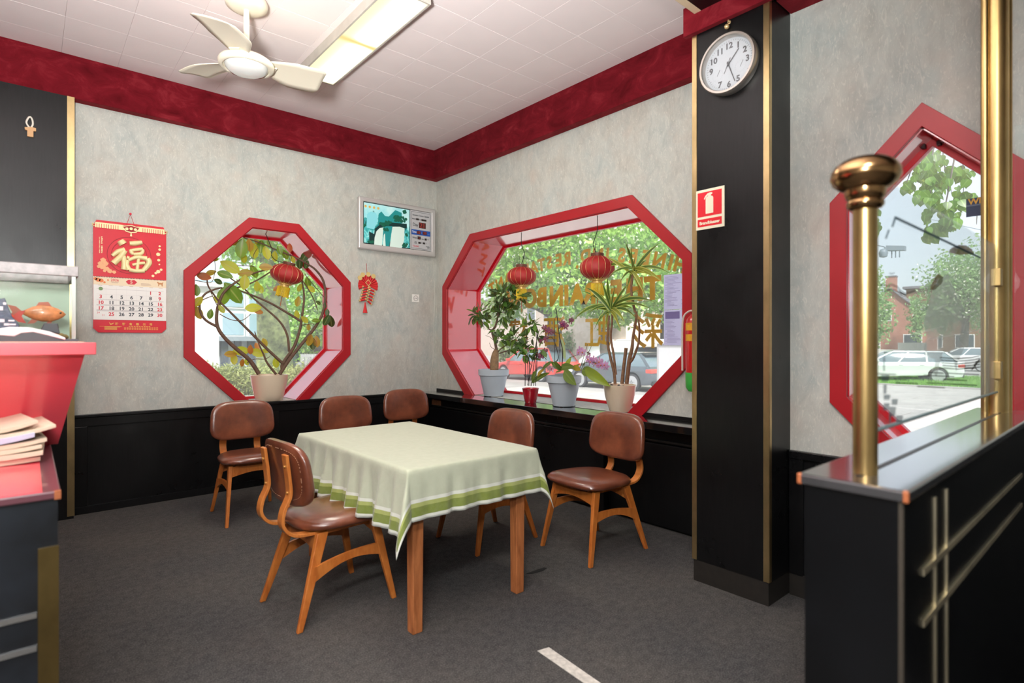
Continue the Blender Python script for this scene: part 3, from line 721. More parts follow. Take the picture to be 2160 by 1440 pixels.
# month sheet
za, zb = 1.464, 1.793
MB().box((x0 + .001, cy - .005, za), (x1 - .001, cy + .0, zb)).build('month_sheet', PAPER, cal)
MB().box((x0 + .001, cy - .0056, zb - .062), (x1 - .001, cy - .005, zb)).build('month_banner', CREAMP, cal)
m = MB()
for i in range(46): m.box((x0 + .006 + i * .0102, cy - .0062, zb - .004), (x0 + .011 + i * .0102, cy - .005, zb + .003))
m.build('wire_binding', plain('binding_black', srgb(60, 40, 44), .5), cal, kind='stuff')
MB().prism([(.575, cy - .006, zb - .028), (.592, cy - .006, zb - .012), (.632, cy - .006, zb - .012), (.650, cy - .006, zb - .028), (.632, cy - .006, zb - .048), (.592, cy - .006, zb - .048)], (0, .0008, 0)).build('month_badge', INKR, cal)
text_mesh(MB(), '5', .034, wallN(.612, cy - .0068, zb - .030), .0003, .0006).build('month_number', CREAMP, cal)
text_mesh(MB(), '2026', .026, wallN(.505, cy - .0062, zb - .022), .0003, .0003).build('year_number', INKR, cal)
m = MB()
for k, (a, b) in enumerate(((.48, .53), (.485, .525), (.675, .745), (.675, .73), (.675, .74))): m.box((a, cy - .0062, zb - .037 - .0065 * (k % 3)), (b, cy - .0056, zb - .034 - .0065 * (k % 3)))
for k in range(7): m.box((x0 + .03 + k * .066, cy - .0056, zb - .067), (x0 + .055 + k * .066, cy - .005, zb - .0645))
m.build('banner_small_print', plain('print_tan', srgb(190, 160, 140), .7), cal, kind='stuff')
m = MB()
for (x, z, r) in ((.40, zb - .025, .016), (.42, zb - .03, .015), (.385, zb - .018, .012), (.44, zb - .042, .008), (.462, zb - .024, .006)): m.lathe([(0, -.0006), (r, -.0006), (r * .9, .0006), (0, .0006)], (x, cy - .0062, z), 9, axis='y')
m.build('cloud_print', ORANGE, cal, kind='stuff')
m = MB(); m.prism([(.783, cy - .006, zb - .02), (.79, cy - .006, zb - .012), (.797, cy - .006, zb - .022), (.818, cy - .006, zb - .022), (.828, cy - .006, zb - .014), (.824, cy - .006, zb - .03), (.823, cy - .006, zb - .05), (.817, cy - .006, zb - .05), (.814, cy - .006, zb - .036), (.800, cy - .006, zb - .036), (.797, cy - .006, zb - .05), (.792, cy - .006, zb - .05), (.793, cy - .006, zb - .032)], (0, .0006, 0)); m.build('horse_print', plain('print_brown', srgb(190, 130, 80), .6), cal)
m = MB(); m.lathe([(0, -.0006), (.014, -.0006), (.013, .0006), (0, .0006)], (.417, cy - .006, zb - .092), 12, axis='y'); m.build('figure_print', GREENP, cal)
mb_, mr = MB(), MB()
cols = [.417, .484, .549, .613, .676, .740, .803]; rows = [1.689, 1.646, 1.602, 1.558, 1.513]
n = 1
for r_ in range(5):
    for c_ in range(7):
        if r_ == 0 and c_ < 5: continue
        if n > 30: break
        if r_ > 0 or True:
            if r_ == 4 and c_ == 0: continue
        # rows: 1 2 | 3..9 | 10..16 | 17..23 | 25..30 (24/31 share the first cell)
        d = {0: c_ - 4, 1: 3 + c_, 2: 10 + c_, 3: 17 + c_, 4: 24 + c_}[r_]
        tgt = mr if (c_ in (0, 6) or d in (1, 25)) else mb_
        text_mesh(tgt, str(d), .036, wallN(cols[c_], cy - .0056, rows[r_] - .0065), .0003, .0011)
text_mesh(mr, '24', .018, wallN(.402, cy - .0056, 1.517), .0003); text_mesh(mr, '31', .018, wallN(.434, cy - .0056, 1.498), .0003)
mb_.build('weekday_numbers', INKB, cal, kind='stuff'); mr.build('holiday_numbers', INKR, cal, kind='stuff')
m = MB()
for k in range(1, 7): m.box((x0 + .013 + k * .0655, cy - .0054, za + .02), (x0 + .0137 + k * .0655, cy - .005, zb - .075))
for k in range(5): m.box((x0 + .02, cy - .0054, za + .064 + .0435 * k), (x1 - .02, cy - .005, za + .0787 + .039 * k))
m.build('date_grid', plain('print_grey', srgb(212, 206, 204), .7), cal, kind='stuff')
m = MB()
for k, ch in enumerate('聯財有限公司'): text_mesh(m, ch, .020, wallN(.518 + k * .045, cy - .001, 1.432), .0003, .0006)
for r_ in range(4):
    for k in range(14 if r_ else 9): m.box((.565 + k * .0165 + (0 if r_ else .03), cy - .0008, 1.414 - r_ * .0085), (.577 + k * .0165 + (0 if r_ else .03), cy, 1.4175 - r_ * .0085))
for r_ in range(4): m.box((.44, cy - .0008, 1.408 - r_ * .007), (.52 if r_ else .54, cy, 1.412 - r_ * .007))
m.box((.41, cy - .0008, 1.412), (.55, cy, 1.4135))
m.prism([(.468, cy - .001, 1.446), (.482, cy - .001, 1.434), (.492, cy - .001, 1.440), (.502, cy - .001, 1.442), (.492, cy - .001, 1.430), (.478, cy - .001, 1.424)], (0, .001, 0))
m.build('footer_print', plain('print_yellow', srgb(224, 176, 80), .5), cal, kind='stuff')
MB().tube([(.578, cy - .003, z1 - .02), (.606, cy - .004, 2.296), (.634, cy - .003, z1 - .02)], .0022, 6).build('string', INKR, cal)
MB().lathe([(0, -.004), (.009, -.003), (.009, .004), (0, .006)], (.606, cy - .002, 2.300), 10, axis='y').build('nail', INKR, cal)

# landscape picture with electronic calendar
SILVER = plain('silver_frame', srgb(206, 202, 200), .32, metal=.35, coat=.3)
sc = thing('picture_clock', 'silver-framed lit landscape picture with an electronic calendar panel in the corner', 'digital calendar', (2.968, YW, 2.5))
yo = YW - .055
MB().ring([(2.510, yo, 2.232), (3.426, yo, 2.232), (3.426, yo, 2.762), (2.510, yo, 2.762)], [(2.562, yo, 2.290), (3.374, yo, 2.290), (3.374, yo, 2.716), (2.562, yo, 2.716)], (0, .053, 0)).build('frame', SILVER, sc, bevel=.014, segs=3, smooth=40)
MB().box((2.55, yo + .02, 2.28), (3.385, yo + .03, 2.73)).build('backing', plain('screen_black', srgb(10, 26, 24), .3), sc)
def m_landscape():
    s = N('landscape_picture'); b = s.b
    c = s.n('ShaderNodeTexCoord'); sp = s.n('ShaderNodeSeparateXYZ'); s.l(c.outputs['Object'], sp.inputs[0])
    v = s.coord((9, 9, 6)); f = s.noise(1.6, 6, .65, v, .9); g = s.noise(9, 4, .6)
    sky_ = s.ramp(s.noise(4, 4), [(.35, srgb(120, 206, 214)), (.65, srgb(206, 232, 228))])
    mnt = s.ramp(f, [(.35, srgb(10, 88, 84)), (.5, srgb(60, 178, 180)), (.62, srgb(170, 224, 220))])
    h = s.math('ADD', sp.outputs['Z'], s.math('MULTIPLY', s.math('SUBTRACT', f, .5), .55))
    col = s.mix(s.ramp(h, [(.02, (1, 1, 1, 1)), (.05, (0, 0, 0, 1))]), sky_, mnt)
    s.l(col, b.inputs['Base Color']); s.l(col, b.inputs['Emission Color']); setp(b, Emission_Strength=.28, Roughness=.3, Coat_Weight=.5, Coat_Roughness=.05); return s.m
lp = MB().box((2.572, yo + .014, 2.300), (3.098, yo + .02, 2.708)).build('picture', m_landscape(), sc)
def flat(name, mat_, pts, parent, dy=0, th=.001, **kw): return MB().prism([(x, yo + .014 - th - dy, z) for x, z in pts], (0, th, 0)).build(name, mat_, parent, **kw)
pz = lambda u, v: tuple([onY(750 + u / 10.288, 410 + v / 10.288, YW - .04)[k] for k in (0, 2)])
em = lambda n_, c_, e_=.22: plain(n_, c_, .4, emit=c_, estr=e_)
WF, TREEG, DARKT, TEAL, PALE = em('fall_white', srgb(206, 226, 216)), em('deep_foliage', srgb(6, 92, 70), .15), em('rock_shadow', srgb(6, 50, 50), .1), em('teal_rock', srgb(26, 136, 136)), em('mist_blue', srgb(130, 206, 216))
flat('peak_print', PALE, [pz(*p) for p in ((240, 720), (250, 420), (330, 370), (440, 400), (480, 520), (450, 640), (400, 760))], sc)
flat('peak_print', TEAL, [pz(*p) for p in ((380, 780), (480, 640), (500, 420), (560, 370), (640, 470), (720, 480), (860, 340), (1000, 400), (1000, 640), (560, 720))], sc, .0002)
flat('cliff_print', DARKT, [pz(*p) for p in ((300, 1080), (290, 800), (400, 860), (420, 740), (540, 640), (700, 600), (1110, 640), (1110, 740), (900, 700), (620, 710), (480, 760), (420, 960), (400, 1100))], sc, .0004)
flat('waterfall', WF, [pz(*p) for p in ((400, 1100), (410, 940), (450, 800), (520, 730), (600, 715), (590, 900), (570, 1110))], sc, .0006)
flat('waterfall', WF, [pz(*p) for p in ((590, 1115), (610, 880), (635, 840), (650, 1120))], sc, .0006)
flat('waterfall', WF, [pz(*p) for p in ((740, 1140), (770, 900), (800, 700), (960, 700), (1060, 740), (1050, 1000), (1000, 1160))], sc, .0006)
flat('trunk_print', TEAL, [pz(*p) for p in ((650, 1120), (590, 820), (600, 690), (800, 690), (760, 900), (720, 1130))], sc, .0005)
rr = random.Random(5)
m = MB()
for (u, v, r, n_) in ((900, 520, 90, 26), (1020, 540, 80, 22), (700, 620, 70, 22), (640, 660, 60, 16), (560, 640, 40, 10), (1060, 380, 50, 12), (1080, 1100, 60, 16), (330, 1040, 60, 14), (180, 680, 40, 8), (1100, 880, 30, 8), (660, 760, 50, 10)):
    for k in range(n_):
        a = rr.uniform(0, 6.28); q = r * math.sqrt(rr.random()); x, z = pz(min(1118, u + math.cos(a) * q), v + math.sin(a) * q * .7); e = rr.uniform(.007, .016)
        m.lathe([(0, -.0005), (e, -.0005), (e, .0005), (0, .0005)], (min(x, 3.09), yo + .0125 - rr.uniform(0, .001), max(z, 2.312)), 6, axis='y')
m.build('foliage_print', TREEG, sc, kind='stuff')
m = MB()
for k, ch in enumerate('恭喜發財'):
    x, z = pz(215 + k * 92, 255 + k * 16); m.lathe([(0, -.0005), (.014, -.0005), (.014, .0005), (0, .0005)], (x, yo + .0125, z), 14, axis='y')
m.build('gold_seals', em('seal_yellow', srgb(214, 190, 110)), sc, kind='stuff')
m = MB()
for k, ch in enumerate('恭喜發財'):
    x, z = pz(215 + k * 92, 255 + k * 16); text_mesh(m, ch, .018, wallN(x, yo + .0115, z), .0003)
m.build('seal_lettering', plain('seal_orange', srgb(214, 130, 70), .5), sc, kind='stuff')
MB().box((3.108, yo + .012, 2.294), (3.370, yo + .02, 2.712)).build('calendar_panel', plain('panel_grey', srgb(192, 192, 194), .4), sc)
yp = yo + .0112
fr_ = MB(); fr_.ring([(3.118, yp, 2.304), (3.360, yp, 2.304), (3.360, yp, 2.700), (3.118, yp, 2.700)], [(3.121, yp, 2.307), (3.357, yp, 2.307), (3.357, yp, 2.697), (3.121, yp, 2.697)], (0, .001, 0)); fr_.build('panel_border', INKB, sc)
MB().box((3.121, yp - .0004, 2.452), (3.357, yp + .001, 2.508)).build('time_band', plain('panel_blue', srgb(30, 84, 170), .4), sc)
m = MB()
for (a, b, c_, d) in ((3.178, 3.212, 2.612, 2.632), (3.245, 3.308, 2.612, 2.632), (3.196, 3.235, 2.406, 2.438), (3.286, 3.312, 2.404, 2.426), (3.206, 3.236, 2.360, 2.380), (3.262, 3.292, 2.360, 2.380)): m.box((a, yp - .001, c_), (b, yp + .001, d))
m.build('digit_windows', plain('lcd_black', srgb(44, 36, 34), .3), sc, kind='stuff')
m = MB(); m.box((3.214, yp - .001, 2.530), (3.300, yp + .001, 2.592)); m.box((3.186, yp - .001, 2.462), (3.236, yp + .001, 2.498)); m.box((3.262, yp - .001, 2.462), (3.312, yp + .001, 2.498))
m.build('led_windows', plain('led_maroon', srgb(78, 30, 30), .3), sc, kind='stuff')
m = MB(); text_mesh(m, '21', .07, wallN(3.257, yp - .002, 2.559), .0003); text_mesh(m, '13', .04, wallN(3.211, yp - .002, 2.479), .0003); text_mesh(m, '29', .04, wallN(3.287, yp - .002, 2.479), .0003); text_mesh(m, '5', .03, wallN(3.215, yp - .002, 2.421), .0003)
m.build('led_digits', em('led_red', srgb(150, 50, 44), .3), sc, kind='stuff')
m = MB()
text_mesh(m, 'Innovation Century Calendar', .0215, wallN(3.238, yp - .0006, 2.664), .0003, .0004, sx=.82)
for t_, s_, x, z in (('Month', .02, 3.152, 2.622), ('Year', .018, 3.228, 2.622), ('Day', .05, 3.170, 2.560), ('Week', .028, 3.160, 2.420), ('Alarm', .016, 3.262, 2.414), ('℃', .016, 3.330, 2.414), ('Lunar', .014, 3.172, 2.376), ('Calendar', .012, 3.172, 2.362), ('M', .014, 3.248, 2.370), ('D', .014, 3.304, 2.370), ('Humidity', .014, 3.326, 2.336), ('Sensor', .012, 3.334, 2.322)):
    text_mesh(m, t_, s_, wallN(x, yp - .0006, z), .0003, .0003, sx=.85)
m.build('panel_lettering', INKB, sc, kind='stuff')
m = MB(); text_mesh(m, 'Time', .034, wallN(3.154, yp - .0014, 2.481), .0003, .0006, sx=.8); text_mesh(m, ':', .03, wallN(3.249, yp - .0014, 2.481), .0003); text_mesh(m, '•• ••', .012, wallN(3.335, yp - .0014, 2.474), .0003)
m.build('band_lettering', plain('panel_white', srgb(225, 228, 235), .5), sc, kind='stuff')
text_mesh(MB(), 'YALING', .026, wallN(3.175, yp - .0006, 2.328), .0003, .0004, sx=.85).build('panel_mark', plain('panel_pink', srgb(210, 90, 100), .5), sc)

# firecracker ornament
FR = plain('felt_red', srgb(208, 42, 44), .7); FRD = plain('felt_dark_red', srgb(176, 16, 22), .75); FG = plain('gold_card', srgb(224, 196, 130), .5, metal=.2)
oc = thing('firecracker_ornament', 'red paper fan and firecracker ornament with gold coins hanging below the picture', 'wall ornament', (2.63, YW, 1.88))
ox, oz, oy = 2.630, 1.868, YW - .012
pleats = 14
for k in range(pleats):
    a0 = math.radians(-25 + 230 * k / pleats); a1 = math.radians(-25 + 230 * (k + 1) / pleats); am = (a0 + a1) / 2
    def pt(a, r, d): return (ox + r * math.cos(a), oy - d, oz + r * math.sin(a))
    MB().prism([pt(a0, .016, 0), pt(a0, .108, 0), pt(am, .110, .008), pt(am, .016, .004)], (0, .004, 0)).build('pleat', FRD if 2 < k < 11 else FR, oc)
    MB().prism([pt(am, .016, .004), pt(am, .110, .008), pt(a1, .108, 0), pt(a1, .016, 0)], (0, .004, 0)).build('pleat', FR, oc)
for u, v in ((100, 955), (130, 922), (190, 918), (245, 938)):
    p = onY(740 + u / 5.142, 400 + v / 5.142, oy - .014); c_ = MB().lathe([(.006, -.0015), (.0245, -.0015), (.0245, .0015), (.006, .0015)], p, 16, axis='y').build('coin', FG, oc)
dx, dz = onY(740 + 190 / 5.142, 400 + 1008 / 5.142, oy - .014).x, onY(740 + 190 / 5.142, 400 + 1008 / 5.142, oy - .014).z
dia = lambda r: [(dx + r, oy - .014, dz), (dx, oy - .014, dz + r), (dx - r, oy - .014, dz), (dx, oy - .014, dz - r)]
MB().ring(dia(.034), dia(.026), (0, .004, 0)).build('diamond_edge', FG, oc); MB().prism(dia(.026), (0, .003, 0)).build('diamond', FR, oc)
for (u0, v0, u1, v1) in ((130, 1050, 190, 1045), (128, 1084, 186, 1066), (122, 1112, 182, 1098), (114, 1142, 172, 1128), (106, 1176, 164, 1158), (96, 1202, 160, 1188), (206, 1058, 200, 1085), (256, 1102, 204, 1082), (250, 1136, 196, 1112), (240, 1170, 188, 1142), (232, 1204, 182, 1172), (220, 1240, 178, 1200)):
    a = onY(740 + u0 / 5.142, 400 + v0 / 5.142, oy - .013); b = onY(740 + u1 / 5.142, 400 + v1 / 5.142, oy - .016)
    if (a - b).length < .02: continue
    fc = MB().tube([a, b], .0095, 10).build('firecracker', FR, oc, smooth=40); d = (b - a).normalized()
    for p in (a, b):
        MB().tube([p - d * .006, p + d * .006], .0108, 10).build('gold_cap', FG, fc, smooth=40)
tz = onY(740 + 155 / 5.142, 400 + 1220 / 5.142, oy - .01)
MB().lathe([(.004, 0), (.008, -.012), (.006, -.016), (.010, -.03), (.026, -.108), (0, -.108)], tz, 14, sx=.45).build('tassel', FR, oc, smooth=50)
MB().tube([(ox - .012, oy - .004, oz + .10), (ox - .018, oy, 2.095)], .002, 6).build('hanging_cord', FRD, oc)

# socket, cable
sk = thing('wall_socket', 'white square wall socket beside the room corner', 'socket', (3.195, YW, 1.765))
SOCKW = plain('socket_white', srgb(238, 236, 230), .35)
MB().box((3.150, YW - .010, 1.722), (3.240, YW, 1.809)).build('plate', SOCKW, sk, bevel=.004)
MB().ring([(3.195 + .030 * math.cos(2 * PI * k / 24), YW - .0105, 1.766 + .030 * math.sin(2 * PI * k / 24)) for k in range(24)], [(3.195 + .024 * math.cos(2 * PI * k / 24), YW - .0105, 1.766 + .024 * math.sin(2 * PI * k / 24)) for k in range(24)], (0, .003, 0)).build('socket_rim', plain('socket_shade', srgb(170, 166, 160), .5), sk)
for q in (-1, 1): MB().lathe([(0, -.001), (.005, -.001), (.005, .001), (0, .001)], (3.195 + .011 * q, YW - .0105, 1.766), 10, axis='y').build('pin_hole', INKB, sk)
c_ = MB().tube(smoothpath([(3.40, YW - .006, 2.26), (3.43, YW - .006, 2.05), (3.44, YW - .005, 1.8), (3.43, YW - .006, 1.4), (3.42, YW - .006, 1.1), (3.37, YW - .006, .78)], 5), .003, 6).build('power_cable', plain('cable_white', srgb(206, 204, 196), .5), origin=(3.43, YW, 1.5), smooth=60)
tag(c_, 'thin pale cable running down the wall beside the corner below the picture', 'cable')

# hooks on the pilaster and on the pillar
hk = thing('curtain_hook', 'small wood and white loop hook fixed high on the black pilaster at left', 'hook', (.012, 5.195, 2.8))
MB().tube(smoothpath([(.004, 5.19, 2.80), (-.012, 5.188, 2.83), (-.002, 5.187, 2.865), (.010, 5.188, 2.875), (.020, 5.187, 2.855), (.022, 5.188, 2.825), (.012, 5.19, 2.80)], 4), .006, 8).build('loop', plain('hook_white', srgb(225, 218, 205), .5), hk, smooth=60)
MB().prism([(-.008, 5.18, 2.735), (.026, 5.18, 2.735), (.026, 5.18, 2.778), (.040, 5.18, 2.780), (.040, 5.18, 2.802), (.018, 5.18, 2.806), (-.022, 5.18, 2.796), (-.020, 5.18, 2.778), (-.008, 5.18, 2.776)], (0, .02, 0)).build('wood_plug', plain('hook_wood', srgb(206, 160, 112), .5), hk, bevel=.002)
hp = thing('bell_hook', 'brass hook with a small round knob above the clock on the pillar', 'hook', (2.733, 1.449, 2.94))
PALEBR = plain('pale_brass', srgb(226, 196, 142), .4, metal=.5)
MB().tube(smoothpath([(2.728, 1.447, 2.955), (2.725, 1.447, 2.938), (2.722, 1.437, 2.930), (2.722, 1.434, 2.940), (2.724, 1.442, 2.944)], 4), .003, 7).build('hook_wire', PALEBR, hp, smooth=60)
MB().lathe([(0, -.012), (.009, -.010), (.013, 0), (.009, .010), (0, .012)], (2.722, 1.452, 2.920), 14, axis='x').build('knob', PALEBR, hp, smooth=60)

# ================================================================ CLOCK, SIGN, EXTINGUISHER ON THE PILLAR
ck = thing('wall_clock', 'round silver wall clock with white dial hanging on the black pillar', 'clock', (2.735, 1.437, 2.717))
KX, KY, KZ = 2.735, 1.437, 2.717
ALU = plain('brushed_aluminium', srgb(196, 190, 182), .3, metal=.85)
MB().lathe([(.132, 0), (.150, 0), (.152, -.010), (.152, -.046), (.148, -.052), (.138, -.052), (.134, -.046), (.132, -.018)], (KX, KY, KZ), 64, axis='x').build('rim', ALU, ck, smooth=35)
MB().lathe([(0, -.020), (.133, -.020), (.133, -.014), (0, -.014)], (KX, KY, KZ), 48, axis='x').build('dial', plain('dial_white', srgb(204, 210, 216), .5), ck)
CI = plain('clock_ink', srgb(62, 62, 66), .5); CG = plain('clock_grey', srgb(176, 180, 186), .5)
m = MB()
for h in range(1, 13):
    if h in (4, 8): continue
    a = math.radians(90 - 30 * h); text_mesh(m, str(h), .042, wallE(KX - .0205, KY - .098 * math.cos(a), KZ + .098 * math.sin(a) - .004), .0004, .0014)
m.build('numerals', CI, ck, kind='stuff')
m = MB()
for k in range(60):
    a = math.radians(6 * k); r0 = .117 if k % 5 else .112; d = Vector((0, math.cos(a), math.sin(a))); m.tube([Vector((KX - .0205, KY, KZ)) + d * r0, Vector((KX - .0205, KY, KZ)) + d * .122], .0009, 4)
m.build('minute_marks', CI, ck, kind='stuff')
for sy, sz, r in ((.062, -.035, .031), (-.062, -.028, .031)):
    sd_ = MB()
    for k in range(20):
        a = 2 * PI * k / 20; d = Vector((0, math.cos(a), math.sin(a))); c0 = Vector((KX - .0204, KY + sy, KZ + sz)); sd_.tube([c0 + d * (r - .006), c0 + d * r], .0006, 4)
    sd_.build('subdial_marks', CG, ck, kind='stuff')
    c0 = Vector((KX - .021, KY + sy, KZ + sz)); MB().tube([c0 - Vector((0, .002, -.004)) * -1, c0 + Vector((0, -.013, .024))], .001, 5).build('subdial_hand', CI, ck)
def hand(name, ang, L, back, w_, dx):
    a = math.radians(90 - ang); d = Vector((0, -math.cos(a), math.sin(a))); n_ = Vector((0, math.sin(a), math.cos(a))) * w_; c0 = Vector((KX - dx, KY, KZ))
    MB().prism([c0 - d * back + n_, c0 + d * L + n_ * .6, c0 + d * L - n_ * .6, c0 - d * back - n_], (.0015, 0, 0)).build(name, CI, ck)
hand('hour_hand', 42, .082, .012, .0035, .026); hand('minute_hand', 160, .106, .014, .003, .029); hand('second_hand', 205, .05, .03, .0012, .032)
MB().lathe([(0, -.036), (.005, -.035), (.005, -.022), (0, -.022)], (KX, KY, KZ), 12, axis='x').build('hand_cap', CI, ck)
MB().lathe([(0, -.0455), (.1335, -.0455), (.1335, -.0435), (0, -.0435)], (KX, KY, KZ), 48, axis='x').build('clock_glass', GLASS, ck)

sg = thing('extinguisher_sign', 'red and white fire extinguisher pictogram sign on the black pillar', 'sign', (2.733, 1.552, 2.0))
MB().box((2.729, 1.470, 1.896), (2.7345, 1.632, 2.108)).build('sign_plate', plain('sign_cream', srgb(232, 226, 200), .4), sg)
SR = plain('sign_red', srgb(212, 26, 40), .4)
MB().box((2.7282, 1.484, 1.964), (2.7292, 1.622, 2.094)).build('red_field', SR, sg); MB().box((2.7282, 1.484, 1.911), (2.7292, 1.622, 1.951)).build('red_field', SR, sg)
SC_ = MATS['sign_cream']
sgp = lambda P: [(2.7276, 1.553 - a, 2.025 + b) for a, b in P]
MB().prism(sgp([(-.022, -.048), (.022, -.048), (.022, .034), (.016, .042), (.008, .044), (.008, .050), (.016, .052), (.016, .060), (.004, .062), (-.010, .060), (-.024, .048), (-.032, .034), (-.030, .028), (-.020, .040), (-.008, .048), (-.008, .044), (-.016, .042), (-.022, .034)]), (.0008, 0, 0)).build('extinguisher_pictogram', SC_, sg)
text_mesh(MB(), 'Brandblusser', .0225, wallE(2.7278, 1.553, 1.929), .0003, .0009, sx=.98).build('sign_lettering', SC_, sg, kind='stuff')

ex = thing('fire_extinguisher', 'red fire extinguisher with green foot half hidden behind the black pillar', 'extinguisher', (3.37, 2.02, 1.0))
EXR = plain('extinguisher_red', srgb(190, 22, 24), .3, coat=.5)
MB().lathe([(0, .96), (.05, .965), (.066, .99), (.068, 1.03), (.070, 1.09)], (3.365, 2.012, 0), 28).build('green_foot', plain('foot_green', srgb(60, 168, 66), .4), ex, smooth=50)
MB().lathe([(.066, 1.08), (.067, 1.10), (.067, 1.40), (.060, 1.445), (.035, 1.475), (.02, 1.485), (.02, 1.52), (0, 1.52)], (3.365, 2.012, 0), 28).build('cylinder_body', EXR, ex, smooth=50)
MB().lathe([(.0676, 1.30), (.0676, 1.42)], (3.365, 2.012, 0), 28).build('yellow_label', plain('label_yellow', srgb(222, 160, 40), .5), ex, smooth=50)
MB().lathe([(.0679, 1.345), (.0679, 1.37)], (3.365, 2.012, 0), 28).build('label_stripe', EXR, ex, smooth=50)
MB().tube(smoothpath([(3.365, 2.02, 1.50), (3.36, 2.06, 1.50), (3.355, 2.10, 1.46), (3.352, 2.108, 1.35), (3.352, 2.107, 1.10)], 5), .007, 8).build('hose', plain('hose_clear', srgb(206, 196, 186), .3), ex, smooth=60)
MB().box((3.43, 2.0, 1.2), (XW, 2.07, 1.35)).build('wall_bracket', plain('bracket_black', srgb(30, 30, 30), .5), ex)

# ================================================================ PARTITION WITH BRASS POSTS (RIGHT FOREGROUND)
LACQ = plain('partition_lacquer', srgb(7, 8, 10), .3, spec=.3, coat=.15, crough=.2, var=.4, vscale=6)
CAPM = plain('cap_laminate', srgb(52, 52, 54), .2, spec=.6, coat=1, crough=.1, var=.15, vscale=10)
CAPM.node_tree.nodes['Principled BSDF'].inputs['Coat IOR'].default_value = 2.2
WORN = plain('worn_edge', srgb(150, 84, 48), .5, var=.2, vscale=60)
INLAY = m_brass('brass_inlay', (226, 214, 184), .4)
pt = thing('partition_wall', 'low black lacquered partition with brass inlay strips in the right foreground', 'partition', (1.8, .36, 0))
PX0, PX1, PY0, PY1, PZ = 1.102, 2.62, .270, .447, 1.05
MB().box((PX0 + .010, PY0 + .010, 0), (PX1, PY1 - .010, PZ - .02)).build('body', LACQ, pt)
MB().box((2.50, -1.4, 0), (2.69, PY0 + .01, PZ - .02)).build('return_body', LACQ, pt)
MB().box((PX0, PY0, PZ - .02), (PX1 + .08, PY1, PZ)).build('cap', CAPM, pt, bevel=.004)
MB().box((2.49, -1.4, PZ - .02), (2.70, PY0, PZ)).build('return_cap', CAPM, pt, bevel=.004)
for y in (PY0, PY1 - .008): MB().box((PX0 - .0006, y - .0006, PZ - .0205), (PX0 + .008, y + .009, PZ + .0004)).build('worn_corner', WORN, pt, bevel=.003, label='cap corner worn through to orange wood')
MB().box((PX0 + .06, .356, PZ - .001), (PX1, .366, PZ + .0012)).build('glazing_groove', plain('groove', srgb(16, 18, 20), .4), pt)
yS = PY0 + .010
def strip_between(p, q, wdt):
    a, b = onY(*p, yS), onY(*q, yS); d = (b - a).normalized(); n_ = Vector((d.z, 0, -d.x)) * wdt / 2
    MB().prism([a + n_, b + n_, b - n_, a - n_], (0, -.003, 0)).build('brass_inlay', INLAY, pt)
for u in (1972, 1996):
    a = onY(u, 1020, yS); MB().box((a.x - .006, yS - .0025, .05), (a.x + .006, yS, 1.0)).build('brass_inlay', INLAY, pt)
for v0 in (1207, 1315):
    a = onY(1945, v0, yS); b = 2.36
    MB().box((a.x, yS - .0035, a.z - .006), (b, yS - .0005, a.z + .006)).build('brass_inlay', INLAY, pt)
MB().box((PX0 + .008, yS - .001, 0), (PX0 + .016, yS + .006, PZ - .02)).build('corner_strip', plain('dull_strip', srgb(80, 74, 66), .4, metal=.6), pt)

PCX, PCY = 1.195, .361
p1 = thing('brass_post', 'short brass tube post with a round mushroom knob on the black partition', 'post', (PCX, PCY, PZ))
MB().lathe([(.0205, 0), (.0205, .50)], (PCX, PCY, PZ), 32).build('tube', BRASSP, p1, smooth=60)
MB().lathe([(.0205, .497), (.027, .50), (.031, .505), (.031, .512), (.028, .516), (.032, .520), (.034, .528), (.0345, .535), (.043, .539), (.054, .548), (.0585, .560), (.057, .571), (.050, .582), (.037, .591), (.020, .596), (0, .597)], (PCX, PCY, PZ), 40).build('knob', m_brass('bronze_knob', (186, 146, 100), .2), p1, smooth=50)
QX, QY = 2.585, .372
p2 = thing('brass_column', 'tall thick fluted brass post rising from the corner of the black partition', 'post', (QX, QY, PZ))
MB().lathe([(.033, 0), (.033, 1.97)], (QX, QY, PZ), 32).build('tube', BRASSP, p2, smooth=60)
ax = Vector((RGT.x, RGT.y, 0))
for s_, wd in ((-1, .012), (1, .013)):
    c0 = Vector((QX, QY, PZ)) + ax * (.040 * s_)
    MB().lathe([(wd, 0), (wd, 1.97)], c0, 14).build('edge_rod', BRASSP, p2, smooth=60)

